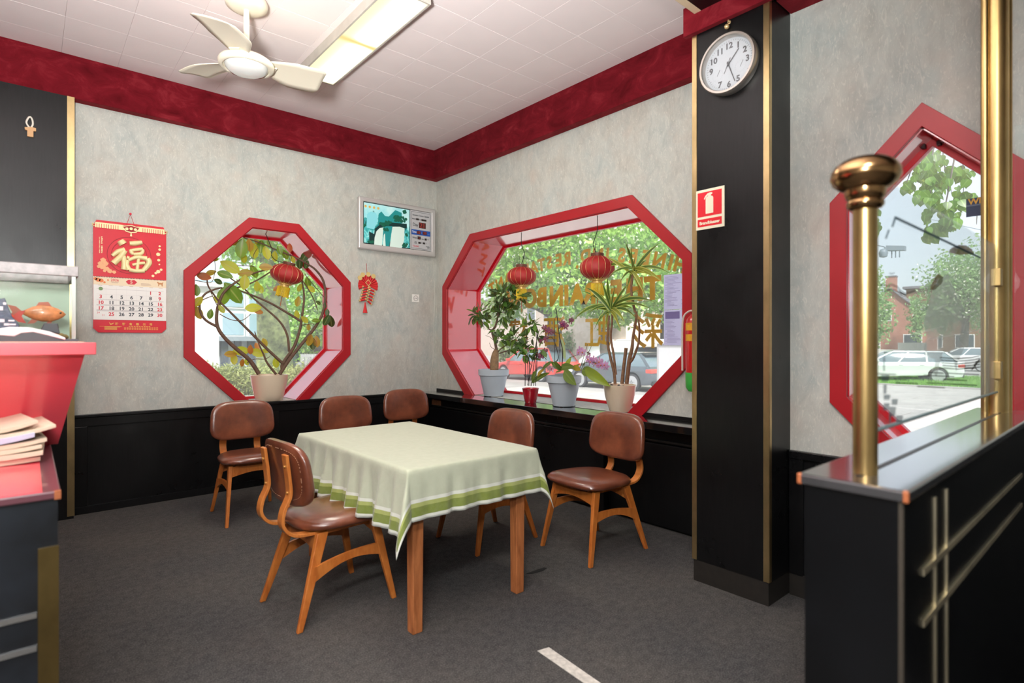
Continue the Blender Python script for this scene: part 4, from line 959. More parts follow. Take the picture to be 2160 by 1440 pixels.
# etched glass panel between the posts
gp = thing('etched_glass_panel', 'glass panel etched with a landscape held between the two brass posts', 'glass panel', (1.87, .361, 1.37))
GPAN = m_glass('panel_glass', (.95, .98, .98, 1), .55)
gx0, gx1, gz0, gz1 = 1.222, 2.535, 1.125, 1.625
cor = lambda cx, cz_, a0: [(cx + .045 * math.cos(math.radians(a0 + k * 15)), .358, cz_ + .045 * math.sin(math.radians(a0 + k * 15))) for k in range(7)]
MB().prism(cor(gx1 - .045, gz1 - .045, 0) + cor(gx0 + .045, gz1 - .045, 90) + cor(gx0 + .045, gz0 + .045, 180) + cor(gx1 - .045, gz0 + .045, 270), (0, .006, 0)).build('pane', GPAN, gp)
MB().tube([(gx0 + .03, .361, gz0), (gx1 - .02, .361, gz0)], .004, 6).build('lower_edge', plain('glass_edge', srgb(90, 112, 116), .3), gp)
def m_frost(name, col, a):
    s = N(name); tr = s.n('ShaderNodeBsdfTransparent'); mx = s.n('ShaderNodeMixShader'); mx.inputs[0].default_value = a
    tl = s.n('ShaderNodeBsdfTranslucent'); tl.inputs['Color'].default_value = col; m2 = s.n('ShaderNodeMixShader'); m2.inputs[0].default_value = .55
    s.b.inputs['Base Color'].default_value = col; setp(s.b, Roughness=.9); s.l(s.b.outputs[0], m2.inputs[1]); s.l(tl.outputs[0], m2.inputs[2])
    s.l(tr.outputs[0], mx.inputs[1]); s.l(m2.outputs[0], mx.inputs[2]); s.l(mx.outputs[0], s.o.inputs['Surface']); return s.m
FROST, FROSTD, FLINE, FBR = m_frost('frosted_etch', srgb(190, 200, 198), .5), m_frost('dark_etch', srgb(84, 104, 112), .7), m_frost('line_etch', srgb(64, 62, 56), .85), m_frost('brown_tint', srgb(112, 92, 66), .85)
ge = lambda x, y: onY(1800 + x / 4, 560 + y / 4, .357)
m = MB(); m.sheet([ge(*p) for p in ((720, 110), (800, 70), (850, 200), (900, 270), (960, 430), (930, 560), (890, 620), (940, 690), (880, 820), (870, 900), (840, 780), (760, 720), (740, 800), (700, 940), (680, 900), (690, 790), (600, 760), (600, 680), (620, 600), (590, 480), (640, 320), (650, 250))]); m.build('etched_tree', FROST, gp)
m = MB(); m.sheet([ge(*p) for p in ((650, 170), (690, 100), (715, 66), (760, 92), (750, 150), (690, 205), (650, 205))]); m.sheet([ge(*p) for p in ((800, -110), (830, -150), (890, -175), (950, -170), (1000, -140), (1020, -100), (900, -90))]); m.build('brown_shapes', FBR, gp)  # two see-through brown shapes on the glass
def ln(P, w_, tgt): tgt.tube([ge(*p) for p in P], w_, 4)
m = MB()
for x0_, y0_, x1_, y1_ in ((190, 912, 360, 920), (165, 948, 450, 962), (390, 938, 550, 945), (600, 925, 850, 937), (360, 988, 540, 995), (615, 988, 1040, 1010), (760, 958, 960, 970), (540, 1018, 770, 1030), (640, 900, 760, 908), (800, 908, 1060, 920)): ln([(x0_, y0_), (x1_, y1_)], .0012, m)
for k in range(5): ln([(730 + 8 * k, 775 + 22 * k), (880, 785 + 22 * k), (1000, 775 + 22 * k), (1066, 760 + 24 * k)], .0013, m)
ln([(1066, 790), (1000, 880)], .0015, m)
m.build('etched_water_lines', FLINE, gp, kind='stuff')
m = MB()
ln(smoothpath([Vector((225, 175, 0)), Vector((262, 160, 0)), Vector((300, 175, 0)), Vector((320, 160, 0)), Vector((370, 178, 0)), Vector((400, 215, 0)), Vector((440, 238, 0)), Vector((500, 212, 0)), Vector((520, 218, 0))], 3) and [(225, 175), (262, 160), (300, 175), (320, 160), (370, 178), (400, 215), (440, 238), (480, 225), (520, 212)], .0011, m)
ln([(240, 215), (300, 203), (350, 205), (390, 222), (412, 250)], .0010, m); ln([(305, 62), (322, 72), (345, 60)], .0008, m); ln([(165, 548), (220, 540), (270, 555), (330, 530)], .0008, m)
m.build('etched_clouds', FLINE, gp, kind='stuff')
m = MB()
for P in ([(355, -405), (1068, -68)], ): ln(P, .0034, m)
ln([(355, -405), (330, -330)], .002, m); ln([(300, -300), (275, -230)], .0016, m)
m.build('etched_border', FROSTD, gp, kind='stuff')
m = MB()
for (x, y, w_, h_) in ((270, 950, 34, 26), (268, 1040, 14, 40), (285, 1110, 28, 22), (280, 1190, 26, 30), (350, 1150, 26, 24), (330, 1230, 30, 40), (260, 830, 8, 60), (390, 1290, 30, 26), (310, 1290, 10, 40)): m.sheet([ge(x - w_, y - h_), ge(x + w_, y - h_), ge(x + w_ * .8, y + h_), ge(x - w_, y + h_)])
m.build('etched_corner', FROSTD, gp, kind='stuff')
m = MB()
for P in ([(520, 572), (760, 515)], [(630, 622), (930, 575)], [(930, 300), (1056, 270)], [(960, 400), (1056, 378)], [(960, 560), (1056, 545)], [(700, 365), (790, 330)]): ln(P, .0008, m)
m.build('etched_pale_lines', m_frost('pale_etch', srgb(225, 230, 226), .8), gp, kind='stuff')
for z in (1.20, 1.52): MB().box((gx1 - .02, .350, z - .03), (QX - .028, .372, z + .03)).build('clip', BRASSP, gp, bevel=.002)

g2 = thing('plain_glass_panel', 'plain glass panel beyond the tall brass post at the far right edge', 'glass panel', (2.6, -.4, 1.6))
MB().box((2.597, -1.3, PZ + .004), (2.603, .325, 2.05)).build('pane', GPAN, g2)

# ================================================================ RED RECEPTION COUNTER (LEFT FOREGROUND)
REDTOP = plain('counter_red', srgb(224, 70, 84), .34, coat=.6, crough=.2, var=.05, vscale=2)
REDTOP.node_tree.nodes['Principled BSDF'].inputs['Coat IOR'].default_value = 2.1
ct = thing('reception_counter', 'red and black reception counter with flared red front at the left edge', 'counter', (-.6, 2.3, 0))
LZ = .95
MB().box((-1.7, 1.69, 0), (.052, 3.2, LZ - .018)).build('base', plain('counter_black', srgb(20, 24, 30), .35, coat=.3, var=.6, vscale=9, bump=.25, bscale=10), ct)
MB().box((-1.7, 1.68, LZ - .018), (.057, 2.5, LZ)).build('low_ledge', plain('ledge_dark_red', srgb(96, 58, 66), .3, coat=.4), ct, bevel=.003)
MB().box((-1.7, 1.688, LZ), (.024, 2.46, LZ + .002)).build('ledge_inlay', REDTOP, ct)
MB().box((.045, 1.679, LZ - .019), (.0575, 1.69, LZ + .0006)).build('worn_corner', WORN, ct)
bot = [(-1.7, 2.45, LZ), (.0755, 2.45, LZ), (.0755, 3.2, LZ), (-1.7, 3.2, LZ)]; top = [(-1.7, 2.25, 1.257), (.136, 2.25, 1.257), (.136, 3.2, 1.257), (-1.7, 3.2, 1.257)]
MB().hexa(bot, top).build('flared_front', REDTOP, ct)
MB().box((-1.7, 2.2, 1.257), (.162, 3.22, 1.2955)).build('counter_top', REDTOP, ct, bevel=.002)
p = onY(80, 1157, 1.69); q = onY(122, 1157, 1.69)
MB().box((p.x, 1.686, .02), (.0535, 1.6905, p.z)).build('brass_strip', m_brass('aged_brass', (150, 128, 80), .35), ct)
for v in (1305, 1376):
    a = onY(40, v, 1.69); MB().box((-1.2, 1.686, a.z - .006), (p.x - .002, 1.6905, a.z + .006)).build('chrome_strip', plain('chrome', srgb(220, 222, 222), .15, metal=1), ct)

# papers on the low ledge
NEWS, NEWSB = plain('newsprint', srgb(208, 190, 168), .8, var=.08, vscale=14), plain('newsprint_blue', srgb(182, 190, 212), .8, var=.06, vscale=14)
rn = random.Random(11); z = LZ + .003
spec = [(-.012, 3, NEWS, .014), (.006, -2, NEWS, .013), (-.004, 1, NEWS, .012), (.0, 4, NEWS, .012), (-.022, 2, NEWSB, .016), (.016, 6, NEWS, .010), (-.03, 9, NEWS, .010)]
for i, (dx, a, mt, h) in enumerate(spec):
    m = MB()
    cx_, cy_ = -.19 + dx, 2.235; ca, sa = math.cos(math.radians(a)), math.sin(math.radians(a))
    def R(x, y, zz): return (cx_ + ca * x - sa * y, cy_ + sa * x + ca * y, zz)
    nX_ = 14
    def shp(u, v, top):
        x = -.24 + .46 * u; y = -.15 + .28 * v
        lift = .012 * max(0, (u - .72) / .28) ** 2 * (i / 4 + .4) 
        return R(x, y, z + lift * (1 if top or True else 0) + (h if top else 0) * (1 - .25 * max(0, (u - .85) / .15)))
    m.grid(lambda u, v: shp(u, v, True), nX_, 5); m.grid(lambda u, v: shp(u, v, False), nX_, 5)
    nn = nX_ * 5
    def idx(a_, b_, t_): return b_ * nX_ + a_ + (0 if t_ else nn)
    rim = [(k, 0) for k in range(nX_)] + [(nX_ - 1, k) for k in range(1, 5)] + [(k, 4) for k in range(nX_ - 2, -1, -1)] + [(0, k) for k in range(3, 0, -1)]
    m.f += [(idx(*rim[k], True), idx(*rim[(k + 1) % len(rim)], True), idx(*rim[(k + 1) % len(rim)], False), idx(*rim[k], False)) for k in range(len(rim))]; m.mi += [0] * len(rim)
    o = m.build('newspaper', mt, origin=(cx_, cy_, z), smooth=40)
    if mt is NEWSB: tag(o, 'pale blue folded printed sheets in the upper part of the newspaper pile', 'newspaper', 'papers piled on the low red ledge')
    else: tag(o, ['folded cream newspaper lying at the bottom of the pile on the red ledge', 'folded cream newspaper second from the bottom of the pile', 'folded cream newspaper third from the bottom of the pile', 'folded cream newspaper right under the pale blue sheets', '', 'folded cream newspaper right on top of the pale blue sheets', 'folded cream newspaper topmost of the pile on the red ledge'][i], 'newspaper', 'papers piled on the low red ledge')
    z += h + .0016

# on the counter top: aquarium, fish, payment terminal, sheet, packet
CT = 1.2957
aq = thing('aquarium', 'small glass fish tank with grey rim and greenish water standing on the red counter', 'aquarium', (-.2, 2.6, CT))
ax0, ax1, ay0, ay1, az0, az1 = -.62, .138, 2.66, 3.04, CT, 1.580
AQG = m_glass('tank_glass', (.96, .98, .965, 1), .004); SIL = plain('tank_rim', srgb(122, 116, 114), .4, var=.25, vscale=40)
MB().box((ax0, ay0, az0 + .012), (ax1, ay0 + .006, az1 - .004)).build('front_pane', AQG, aq)
MB().box((ax1 - .006, ay0 + .006, az0 + .012), (ax1, ay1, az1 - .004)).build('side_pane', AQG, aq)
MB().box((ax0, ay1 - .006, az0 + .012), (ax1 - .006, ay1, az1 - .004)).build('back_pane', plain('tank_backdrop', srgb(172, 180, 170), .6, var=.1, vscale=5, emit=srgb(150, 170, 150), estr=.12), aq)
MB().box((ax0, ay0 - .004, az1 - .038), (ax1 + .004, ay0 + .012, az1)).build('top_rim', SIL, aq, bevel=.002); MB().box((ax1 - .012, ay0, az1 - .038), (ax1 + .004, ay1, az1)).build('top_rim', SIL, aq, bevel=.002)
MB().box((ax0, ay1 - .012, az1 - .038), (ax1, ay1 + .004, az1)).build('top_rim', SIL, aq, bevel=.002)
MB().box((ax0, ay0 - .003, az0), (ax1 + .003, ay1 + .003, az0 + .012)).build('base_rim', plain('tank_base', srgb(70, 76, 84), .4), aq)
MB().box((ax1 - .016, ay0 + .002, az0 + .012), (ax1 - .004, ay0 + .010, az1 - .038)).build('corner_seal', plain('silicone', srgb(176, 182, 176), .4), aq)
WAT = m_glass('tank_water', (.95, .975, .955, 1), .004)
MB().box((ax0 + .002, ay0 + .008, az0 + .020), (ax1 - .008, ay1 - .008, az1 - .055)).build('water', WAT, aq)
m = MB()
for k in range(260):
    x, y = rn.uniform(ax0 + .02, ax1 - .02), rn.uniform(ay0 + .02, ay1 - .02); r_ = rn.uniform(.005, .011)
    m.lathe([(0, 0), (r_, r_ * .3), (r_ * .8, r_), (0, r_ * 1.2)], (x, y, az0 + .012), 5)
m.build('gravel', plain('gravel', srgb(112, 92, 66), .7, var=.5, vscale=30), aq, kind='stuff')
for (x, y, r_) in ((.085, 2.74, .022), (.06, 2.72, .016), (.10, 2.78, .018)):
    MB().lathe([(0, 0), (r_, .004), (r_ * 1.05, r_ * .5), (r_ * .6, r_ * .95), (0, r_)], (x, y, az0 + .013), 9, wob=lambda a, h: 1 + .2 * math.sin(3 * a)).build('pebble', plain('pebble', srgb(140, 112, 70), .6, var=.4, vscale=25), aq, smooth=50)
def fish(name, label, pos, L, heading, col, tailcol):
    f = thing(name, label, 'fish', pos); P = Vector(pos); h = 1 if heading > 0 else -1
    m = MB(); seg = 14; st = [(-.5, .03), (-.40, .10), (-.25, .19), (-.05, .25), (.15, .24), (.32, .17), (.44, .09), (.5, .015)]; vs = []
    for t, r_ in st: vs += [(P.x + h * t * L, P.y + math.cos(2 * PI * k / seg) * r_ * L * .42, P.z + math.sin(2 * PI * k / seg) * r_ * L + .02 * L * (t < 0)) for k in range(seg)]
    m.add(vs, [(i * seg + k, i * seg + (k + 1) % seg, (i + 1) * seg + (k + 1) % seg, (i + 1) * seg + k) for i in range(len(st) - 1) for k in range(seg)] + [tuple(reversed(range(seg))), tuple((len(st) - 1) * seg + k for k in range(seg))]); m.build('body', col, f, smooth=60)
    fin = lambda pts, nm: MB().prism([(P.x + h * a * L, P.y - .0012, P.z + b * L) for a, b in pts], (0, .0024, 0)).build(nm, tailcol, f)
    fin([(-.47, .04), (-.62, .20), (-.80, .24), (-.70, .03), (-.82, -.20), (-.62, -.16), (-.47, -.02)], 'tail_fin'); fin([(-.20, .18), (-.12, .34), (.10, .36), (.18, .22)], 'dorsal_fin')
    fin([(-.28, -.16), (-.38, -.30), (-.22, -.28), (-.14, -.20)], 'anal_fin'); fin([(.10, -.20), (.02, -.34), (.14, -.32), (.20, -.19)], 'pelvic_fin')
    for sy in (-1, 1): MB().lathe([(0, -.002), (.028 * L, -.001), (.028 * L, .001), (0, .002)], (P.x + h * .38 * L, P.y + sy * .058 * L, P.z + .04 * L), 10, axis='y').build('eye', plain('fish_eye', srgb(20, 16, 14), .2), f)
q = onY(100, 662, 2.80)
fish('goldfish', 'orange brown goldfish swimming to the right in the fish tank', (q.x - .01, 2.80, q.z), .13, 1, plain('fish_orange', srgb(206, 128, 84), .35, var=.35, vscale=40, coat=.4), plain('fish_fin_brown', srgb(170, 88, 70), .5))
q = onY(2, 668, 2.78)
fish('goldfish', 'bright red orange goldfish at the left edge of the fish tank', (q.x - .02, 2.78, q.z), .11, -1, plain('fish_red', srgb(226, 78, 40), .35, var=.2, vscale=40, coat=.4), plain('fish_fin_red', srgb(190, 60, 52), .5))
tm = thing('payment_terminal', 'white and black handheld payment terminal lying on the red counter top', 'payment terminal', (-.02, 2.08, CT))
ty0, ty1 = 2.34, 2.42
def slab(name, mt, P, y0=ty0, y1=ty1, **kw):
    pp = [onY(u, v, y0) for u, v in P]; MB().prism([(a.x, y0, max(a.z, CT + .0005)) for a in pp], (0, y1 - y0, 0)).build(name, mt, tm, bevel=.002, **kw)
slab('base_shell', plain('terminal_dark', srgb(58, 60, 66), .4), [(-10, 722), (-10, 706), (30, 708), (45, 701), (70, 699), (100, 706), (132, 716), (141, 719), (140, 722)])
slab('upper_shell', plain('terminal_white', srgb(226, 226, 228), .35), [(-10, 706), (-8, 694), (20, 689), (60, 690), (105, 699), (138, 712), (138, 717), (100, 707), (70, 700), (45, 702), (30, 709)], ty0 - .002, ty1 + .002)
slab('printer_lid', plain('terminal_black', srgb(44, 46, 52), .4), [(86, 696), (93, 681), (122, 682), (127, 704), (105, 699)], ty0 + .01, ty1 + .03)
o = MB().box((-.28, 2.215, CT + .0001), (.132, 2.29, CT + .0022)).build('paper_sheet', CREAMP, origin=(0, 2.0, CT)); tag(o, 'cream sheet of paper along the front edge of the red counter top', 'paper')
pk = thing('snack_packet', 'crumpled dark blue and white packet at the left end of the counter beside the terminal', 'packet', (-.08, 2.3, CT))
pp = [onY(u, v, 2.54) for u, v in ((-40, 724), (-40, 640), (-10, 632), (10, 628), (18, 650), (26, 668), (40, 684), (42, 724))]
MB().prism([(a.x, 2.54, max(a.z, CT + .001)) for a in pp], (0, .06, 0)).build('wrapper', plain('packet_blue', srgb(40, 54, 82), .35, var=.5, vscale=30, bump=.4, bscale=50), pk, bevel=.004)
m = MB()
for (u, v, w_, h_) in ((4, 676, 5, 4), (14, 684, 5, 3), (24, 676, 6, 2), (26, 684, 7, 2), (2, 650, 4, 5), (10, 640, 3, 3)):
    a = onY(u, v, 2.539); m.box((a.x - w_ * .0013, 2.538, a.z - h_ * .0013), (a.x + w_ * .0013, 2.5395, a.z + h_ * .0013))
m.build('wrapper_print', plain('packet_white', srgb(220, 224, 230), .4), pk, kind='stuff')

# ================================================================ LANTERNS
SILK = plain('lantern_silk', srgb(168, 40, 38), .6, var=.12, vscale=30); WIRE = plain('lantern_wire', srgb(206, 176, 120), .4, metal=.5)
LCOL = plain('lantern_collar', srgb(104, 62, 44), .5); LGOLD = plain('lantern_trim', srgb(214, 178, 104), .45, metal=.35); FRINGE = plain('fringe_yellow', srgb(214, 182, 30), .7, var=.15, vscale=60)
BLK = plain('cord_black', srgb(30, 28, 28), .6)
def lantern(label, c, R, Hh, top, cord, tilt=0.0, tail=.13):
    t = thing('red_lantern', label, 'lantern', c, 'red silk lanterns hung in the window bays')
    c = Vector(c); M = Matrix.Translation(c) @ Matrix.Rotation(tilt, 4, FWD) @ Matrix.Translation(-c)
    def B(m, *a, **k): m.v = [tuple(M @ Vector(p)) for p in m.v]; return m.build(*a, **k)
    prof = [(R * (.30 + .70 * math.sin(PI * (.12 + .76 * k / 12)) ** .9) if 0 < k < 12 else R * .45, -Hh / 2 + Hh * k / 12) for k in range(13)]
    prof = [(R * (1 - abs(2 * k / 12 - 1) ** 2.6 * .56), -Hh / 2 + Hh * k / 12) for k in range(13)]
    B(MB().lathe(prof, c, 64, wob=lambda a, h: 1 - .022 * abs(math.sin(a * 8))), 'silk_body', SILK, t, smooth=60)
    for k in range(16):
        a = 2 * PI * k / 16; B(MB().tube([c + Vector((r * math.cos(a) * 1.004, r * math.sin(a) * 1.004, h)) for r, h in prof], .0016, 4), 'rib', WIRE, t)
    B(MB().lathe([(R * .36, Hh / 2 - .004), (R * .38, Hh / 2), (R * .38, Hh / 2 + .026), (R * .30, Hh / 2 + .028)], c, 24), 'top_collar', LCOL, t, smooth=40)
    zb = -Hh / 2
    m = MB()
    for k in range(20):
        a = 2 * PI * k / 20; a2 = 2 * PI * (k + .5) / 20; r0, r1 = R * .46, R * .62
        m.add([c + Vector((r0 * math.cos(a), r0 * math.sin(a), zb - .002)), c + Vector((r1 * math.cos(a2), r1 * math.sin(a2), zb + .012)), c + Vector((r0 * math.cos(a + 2 * PI / 20), r0 * math.sin(a + 2 * PI / 20), zb - .002)), c + Vector((R * .40 * math.cos(a2), R * .40 * math.sin(a2), zb - .012))], [(0, 1, 2, 3)])
    B(m, 'gold_lace', LGOLD, t, kind='stuff')
    B(MB().lathe([(R * .42, zb), (R * .42, zb - .012), (R * .30, zb - .016), (R * .30, zb - .034), (R * .36, zb - .038)], c, 24), 'bottom_collar', LGOLD, t, smooth=40)
    m = MB()
    for k in range(40):
        a = 2 * PI * k / 40; r = R * .355; l = .085 + .02 * random.random(); m.tube([c + Vector((r * math.cos(a), r * math.sin(a), zb - .034)), c + Vector((r * 1.04 * math.cos(a), r * 1.04 * math.sin(a), zb - .034 - l))], .0036, 4)
    B(m, 'fringe', FRINGE, t, kind='stuff')
    B(MB().tube([c + Vector((0, 0, zb - .03)), c + Vector((0, 0, zb - .10)), c + Vector((.004, 0, zb - .12 - tail))], .004, 6), 'tassel_cord', plain('tassel_brown', srgb(168, 96, 52), .6), t)
    for s_ in (-1, 1): B(MB().tube([c + Vector((0, s_ * .022, Hh / 2 + .02)), c + Vector((0, s_ * .024, Hh / 2 + .11))], .0022, 5), 'hook_wire', BLK, t)
    MB().tube(smoothpath([top] + cord + [c + Vector((0, .005, Hh / 2 + .02))], 4), .0032, 6).build('cord', BLK, t, smooth=60)
    return t
LX = 3.5
pA = onX(1100, 583, LX); pB = onX(1260, 565, LX)
lantern('red silk lantern hung at the left in the wide window above the grey pot tree', pA, .137, .17, (LX, pA.y, 2.322), [(LX, pA.y, 2.20), (LX, pA.y - .04, 2.13), (LX, pA.y - .035, 2.09)])
lantern('red silk lantern hung before the gold letters right beside the spiky striped palm', pB, .140, .185, (LX, pB.y, 2.322), [(LX, pB.y, 2.21), (LX, pB.y + .02, 2.15), (LX, pB.y + .045, 2.09)])
pN = onY(605, 578, 5.42)
lantern('tilted red silk lantern among the branches in the narrow octagon window', pN, .150, .175, tuple(onY(560, 492, 5.50)), [onY(568, 512, 5.47), onY(574, 527, 5.45), onY(572, 538, 5.44), onY(584, 550, 5.43)], tilt=.22, tail=.10)

# ================================================================ PLANTS
SOIL = plain('potting_soil', srgb(44, 34, 28), .95, var=.5, vscale=60, bump=.5, bscale=120)
STEM = plain('plant_stem', srgb(98, 74, 58), .7, var=.25, vscale=30); STEMG = plain('green_stem', srgb(92, 98, 48), .6, var=.2, vscale=30); BARK = plain('pale_bark', srgb(146, 118, 88), .85, var=.25, vscale=30, bump=.3, bscale=50)
def m_leaf(name, c1, c2, rough=.38, trans=.35, edge=None, rib=None):
    s = N(name); b = s.b
    c = s.n('ShaderNodeTexCoord'); sp = s.n('ShaderNodeSeparateXYZ'); s.l(c.outputs['Object'], sp.inputs[0])
    rnd_ = s.n('ShaderNodeObjectInfo').outputs['Random']
    col = s.mix(rnd_, c1, c2)
    if edge is not None:                                            # coloured leaf margin: |y| against half width stored on the mesh
        at = s.n('ShaderNodeAttribute', attribute_name='margin'); col = s.mix(s.ramp(at.outputs['Fac'], [(.55, (0, 0, 0, 1)), (.72, (1, 1, 1, 1))]), col, edge)
    if rib is not None:
        at = s.n('ShaderNodeAttribute', attribute_name='margin'); col = s.mix(s.ramp(at.outputs['Fac'], [(.05, (1, 1, 1, 1)), (.16, (0, 0, 0, 1))]), col, rib)
    s.l(col, b.inputs['Base Color']); setp(b, Roughness=rough, Specular_IOR_Level=.5)
    tr = s.n('ShaderNodeBsdfTranslucent'); s.l(s.mix(.5, col, srgb(200, 210, 60)), tr.inputs['Color'])
    mx = s.n('ShaderNodeMixShader'); mx.inputs[0].default_value = trans; s.l(b.outputs[0], mx.inputs[1]); s.l(tr.outputs[0], mx.inputs[2]); s.l(mx.outputs[0], s.o.inputs['Surface']); return s.m
def leaf_mesh(name, mt, L, W, shape=1.0, curl=.15, fold=.18, n=7, power=.75):
    """base at origin, along +x, normal +z"""
    V, Fc, Mg = [], [], []
    for i in range(n + 1):
        t = i / n; hw = W / 2 * (math.sin(PI * min(1, t ** shape)) ** power if 0 < t < 1 else 0) + (W * .04 if i == 0 else 0) + W * .01
        z = -curl * L * t * t
        for q in (-1, -.5, 0, .5, 1): V.append((L * t, q * hw, z + fold * hw * abs(q))); Mg.append(abs(q))
    for i in range(n):
        for q in range(4): a = i * 5 + q; Fc.append((a, a + 1, a + 6, a + 5))
    me = bpy.data.meshes.new(name); me.from_pydata(V, [], Fc); me.materials.append(mt)
    me.polygons.foreach_set('use_smooth', [True] * len(Fc)); at = me.attributes.new('margin', 'FLOAT', 'POINT'); at.data.foreach_set('value', Mg); me.update(); return me
def pot(name_mat, prof, c, parent, seg=40): return MB().lathe(prof, c, seg).build('pot', name_mat, parent, smooth=40)
LFG = m_leaf('leaf_green', srgb(78, 124, 38), srgb(120, 160, 54), edge=None, rib=srgb(150, 160, 90)); LFY = m_leaf('leaf_yellow', srgb(176, 180, 44), srgb(214, 208, 78), trans=.55, rib=srgb(200, 190, 110))
LFO = m_leaf('leaf_olive_red', srgb(160, 132, 52), srgb(196, 152, 64), trans=.5, rib=srgb(170, 90, 60)); LFR = m_leaf('leaf_red', srgb(172, 70, 50), srgb(206, 100, 66), trans=.45); LFD = m_leaf('leaf_dark', srgb(26, 58, 24), srgb(46, 80, 34), trans=.15, rough=.5, rib=srgb(110, 130, 80))
CREAMPOT = plain('cream_ceramic', srgb(226, 208, 182), .25, coat=.4, crough=.1)

# rubber plant in the narrow octagon window
RP = Vector((1.692, 5.405, ZS))
rub = thing('rubber_plant', 'sprawling rubber plant with looping bare stems in a cream pot in the octagon window', 'potted plant', RP)
pot(CREAMPOT, [(0, .004), (.108, 0), (.116, .006), (.130, .06), (.148, .14), (.161, .228), (.163, .240), (.156, .242), (.152, .232), (.150, .222)], RP, rub)
MB().lathe([(0, .226), (.10, .224), (.151, .220)], RP, 24).build('soil', SOIL, rub)
cr = lambda x, y, yy: onY(400 + x / 3.79, 480 + y / 3.79, yy)
def stemc(P, ys, R, mt=STEM, nm='stem'):
    n = len(P); pts = [cr(x, y, ys[0] + (ys[1] - ys[0]) * i / (n - 1)) for i, (x, y) in enumerate(P)]
    sp = smoothpath(pts, 5); k = len(sp); MB().tube(sp, [R[0] + (R[1] - R[0]) * i / (k - 1) for i in range(k)], 8).build(nm, mt, rub, smooth=60)
stemc([(555, 1170), (480, 1060), (370, 965), (280, 880), (225, 795), (216, 700), (235, 600), (280, 510), (380, 430), (520, 362), (665, 325)], (5.37, 5.52), (.019, .007))
stemc([(222, 792), (130, 740), (85, 670), (85, 590), (130, 525), (210, 490), (260, 480)], (5.43, 5.46), (.011, .007))
stemc([(690, 1170), (620, 1080), (590, 1010), (550, 920), (520, 830)], (5.36, 5.33), (.012, .004))
stemc([(745, 1085), (620, 970), (500, 850), (400, 750), (300, 650), (220, 570), (150, 470), (140, 420)], (5.42, 5.55), (.014, .005))
stemc([(745, 1140), (745, 1085), (830, 960), (880, 820), (900, 700), (915, 560), (900, 440), (880, 400)], (5.42, 5.5), (.018, .007))
stemc([(720, 1170), (800, 1050), (920, 900), (1000, 800), (1060, 690), (1085, 560), (1070, 430), (1010, 340), (940, 290), (850, 240), (700, 180), (560, 120), (430, 80)], (5.40, 5.48), (.018, .005))
stemc([(795, 990), (780, 860), (720, 750), (600, 640), (500, 555), (430, 480), (320, 400)], (5.46, 5.6), (.012, .006))
stemc([(885, 745), (780, 680), (640, 600), (500, 540), (390, 500)], (5.46, 5.56), (.012, .007))
stemc([(380, 480), (520, 430), (650, 350)], (5.55, 5.48), (.008, .006))
for P, R in (([(900, 420), (960, 510), (1000, 590), (1022, 660)], .006), ([(240, 690), (330, 735), (420, 740), (490, 690)], .004), ([(140, 430), (180, 540), (240, 660)], .004), ([(505, 300), (510, 220), (545, 160)], .003), ([(35, 630), (110, 575), (185, 545)], .005), ([(890, 780), (960, 770), (1020, 770)], .004), ([(920, 370), (1000, 470), (1075, 555), (1100, 600)], .004), ([(380, 305), (450, 305), (520, 310)], .003), ([(45, 420), (120, 435), (180, 430), (205, 330), (200, 270)], .003), ([(460, 1080), (520, 1050), (600, 1050), (640, 1030)], .004), ([(330, 1010), (420, 1040)], .003), ([(960, 900), (985, 880), (1010, 910)], .003), ([(1050, 720), (1100, 700)], .003)):
    stemc(P, (5.44, 5.44), (R, R * .7), nm='twig')
LF = {k: leaf_mesh('leaf', m_, 1, .56, 1.12, .10, .14, 8, .62) for k, m_ in dict(g=LFG, y=LFY, o=LFO, r=LFR, d=LFD).items()}
lr = random.Random(21)
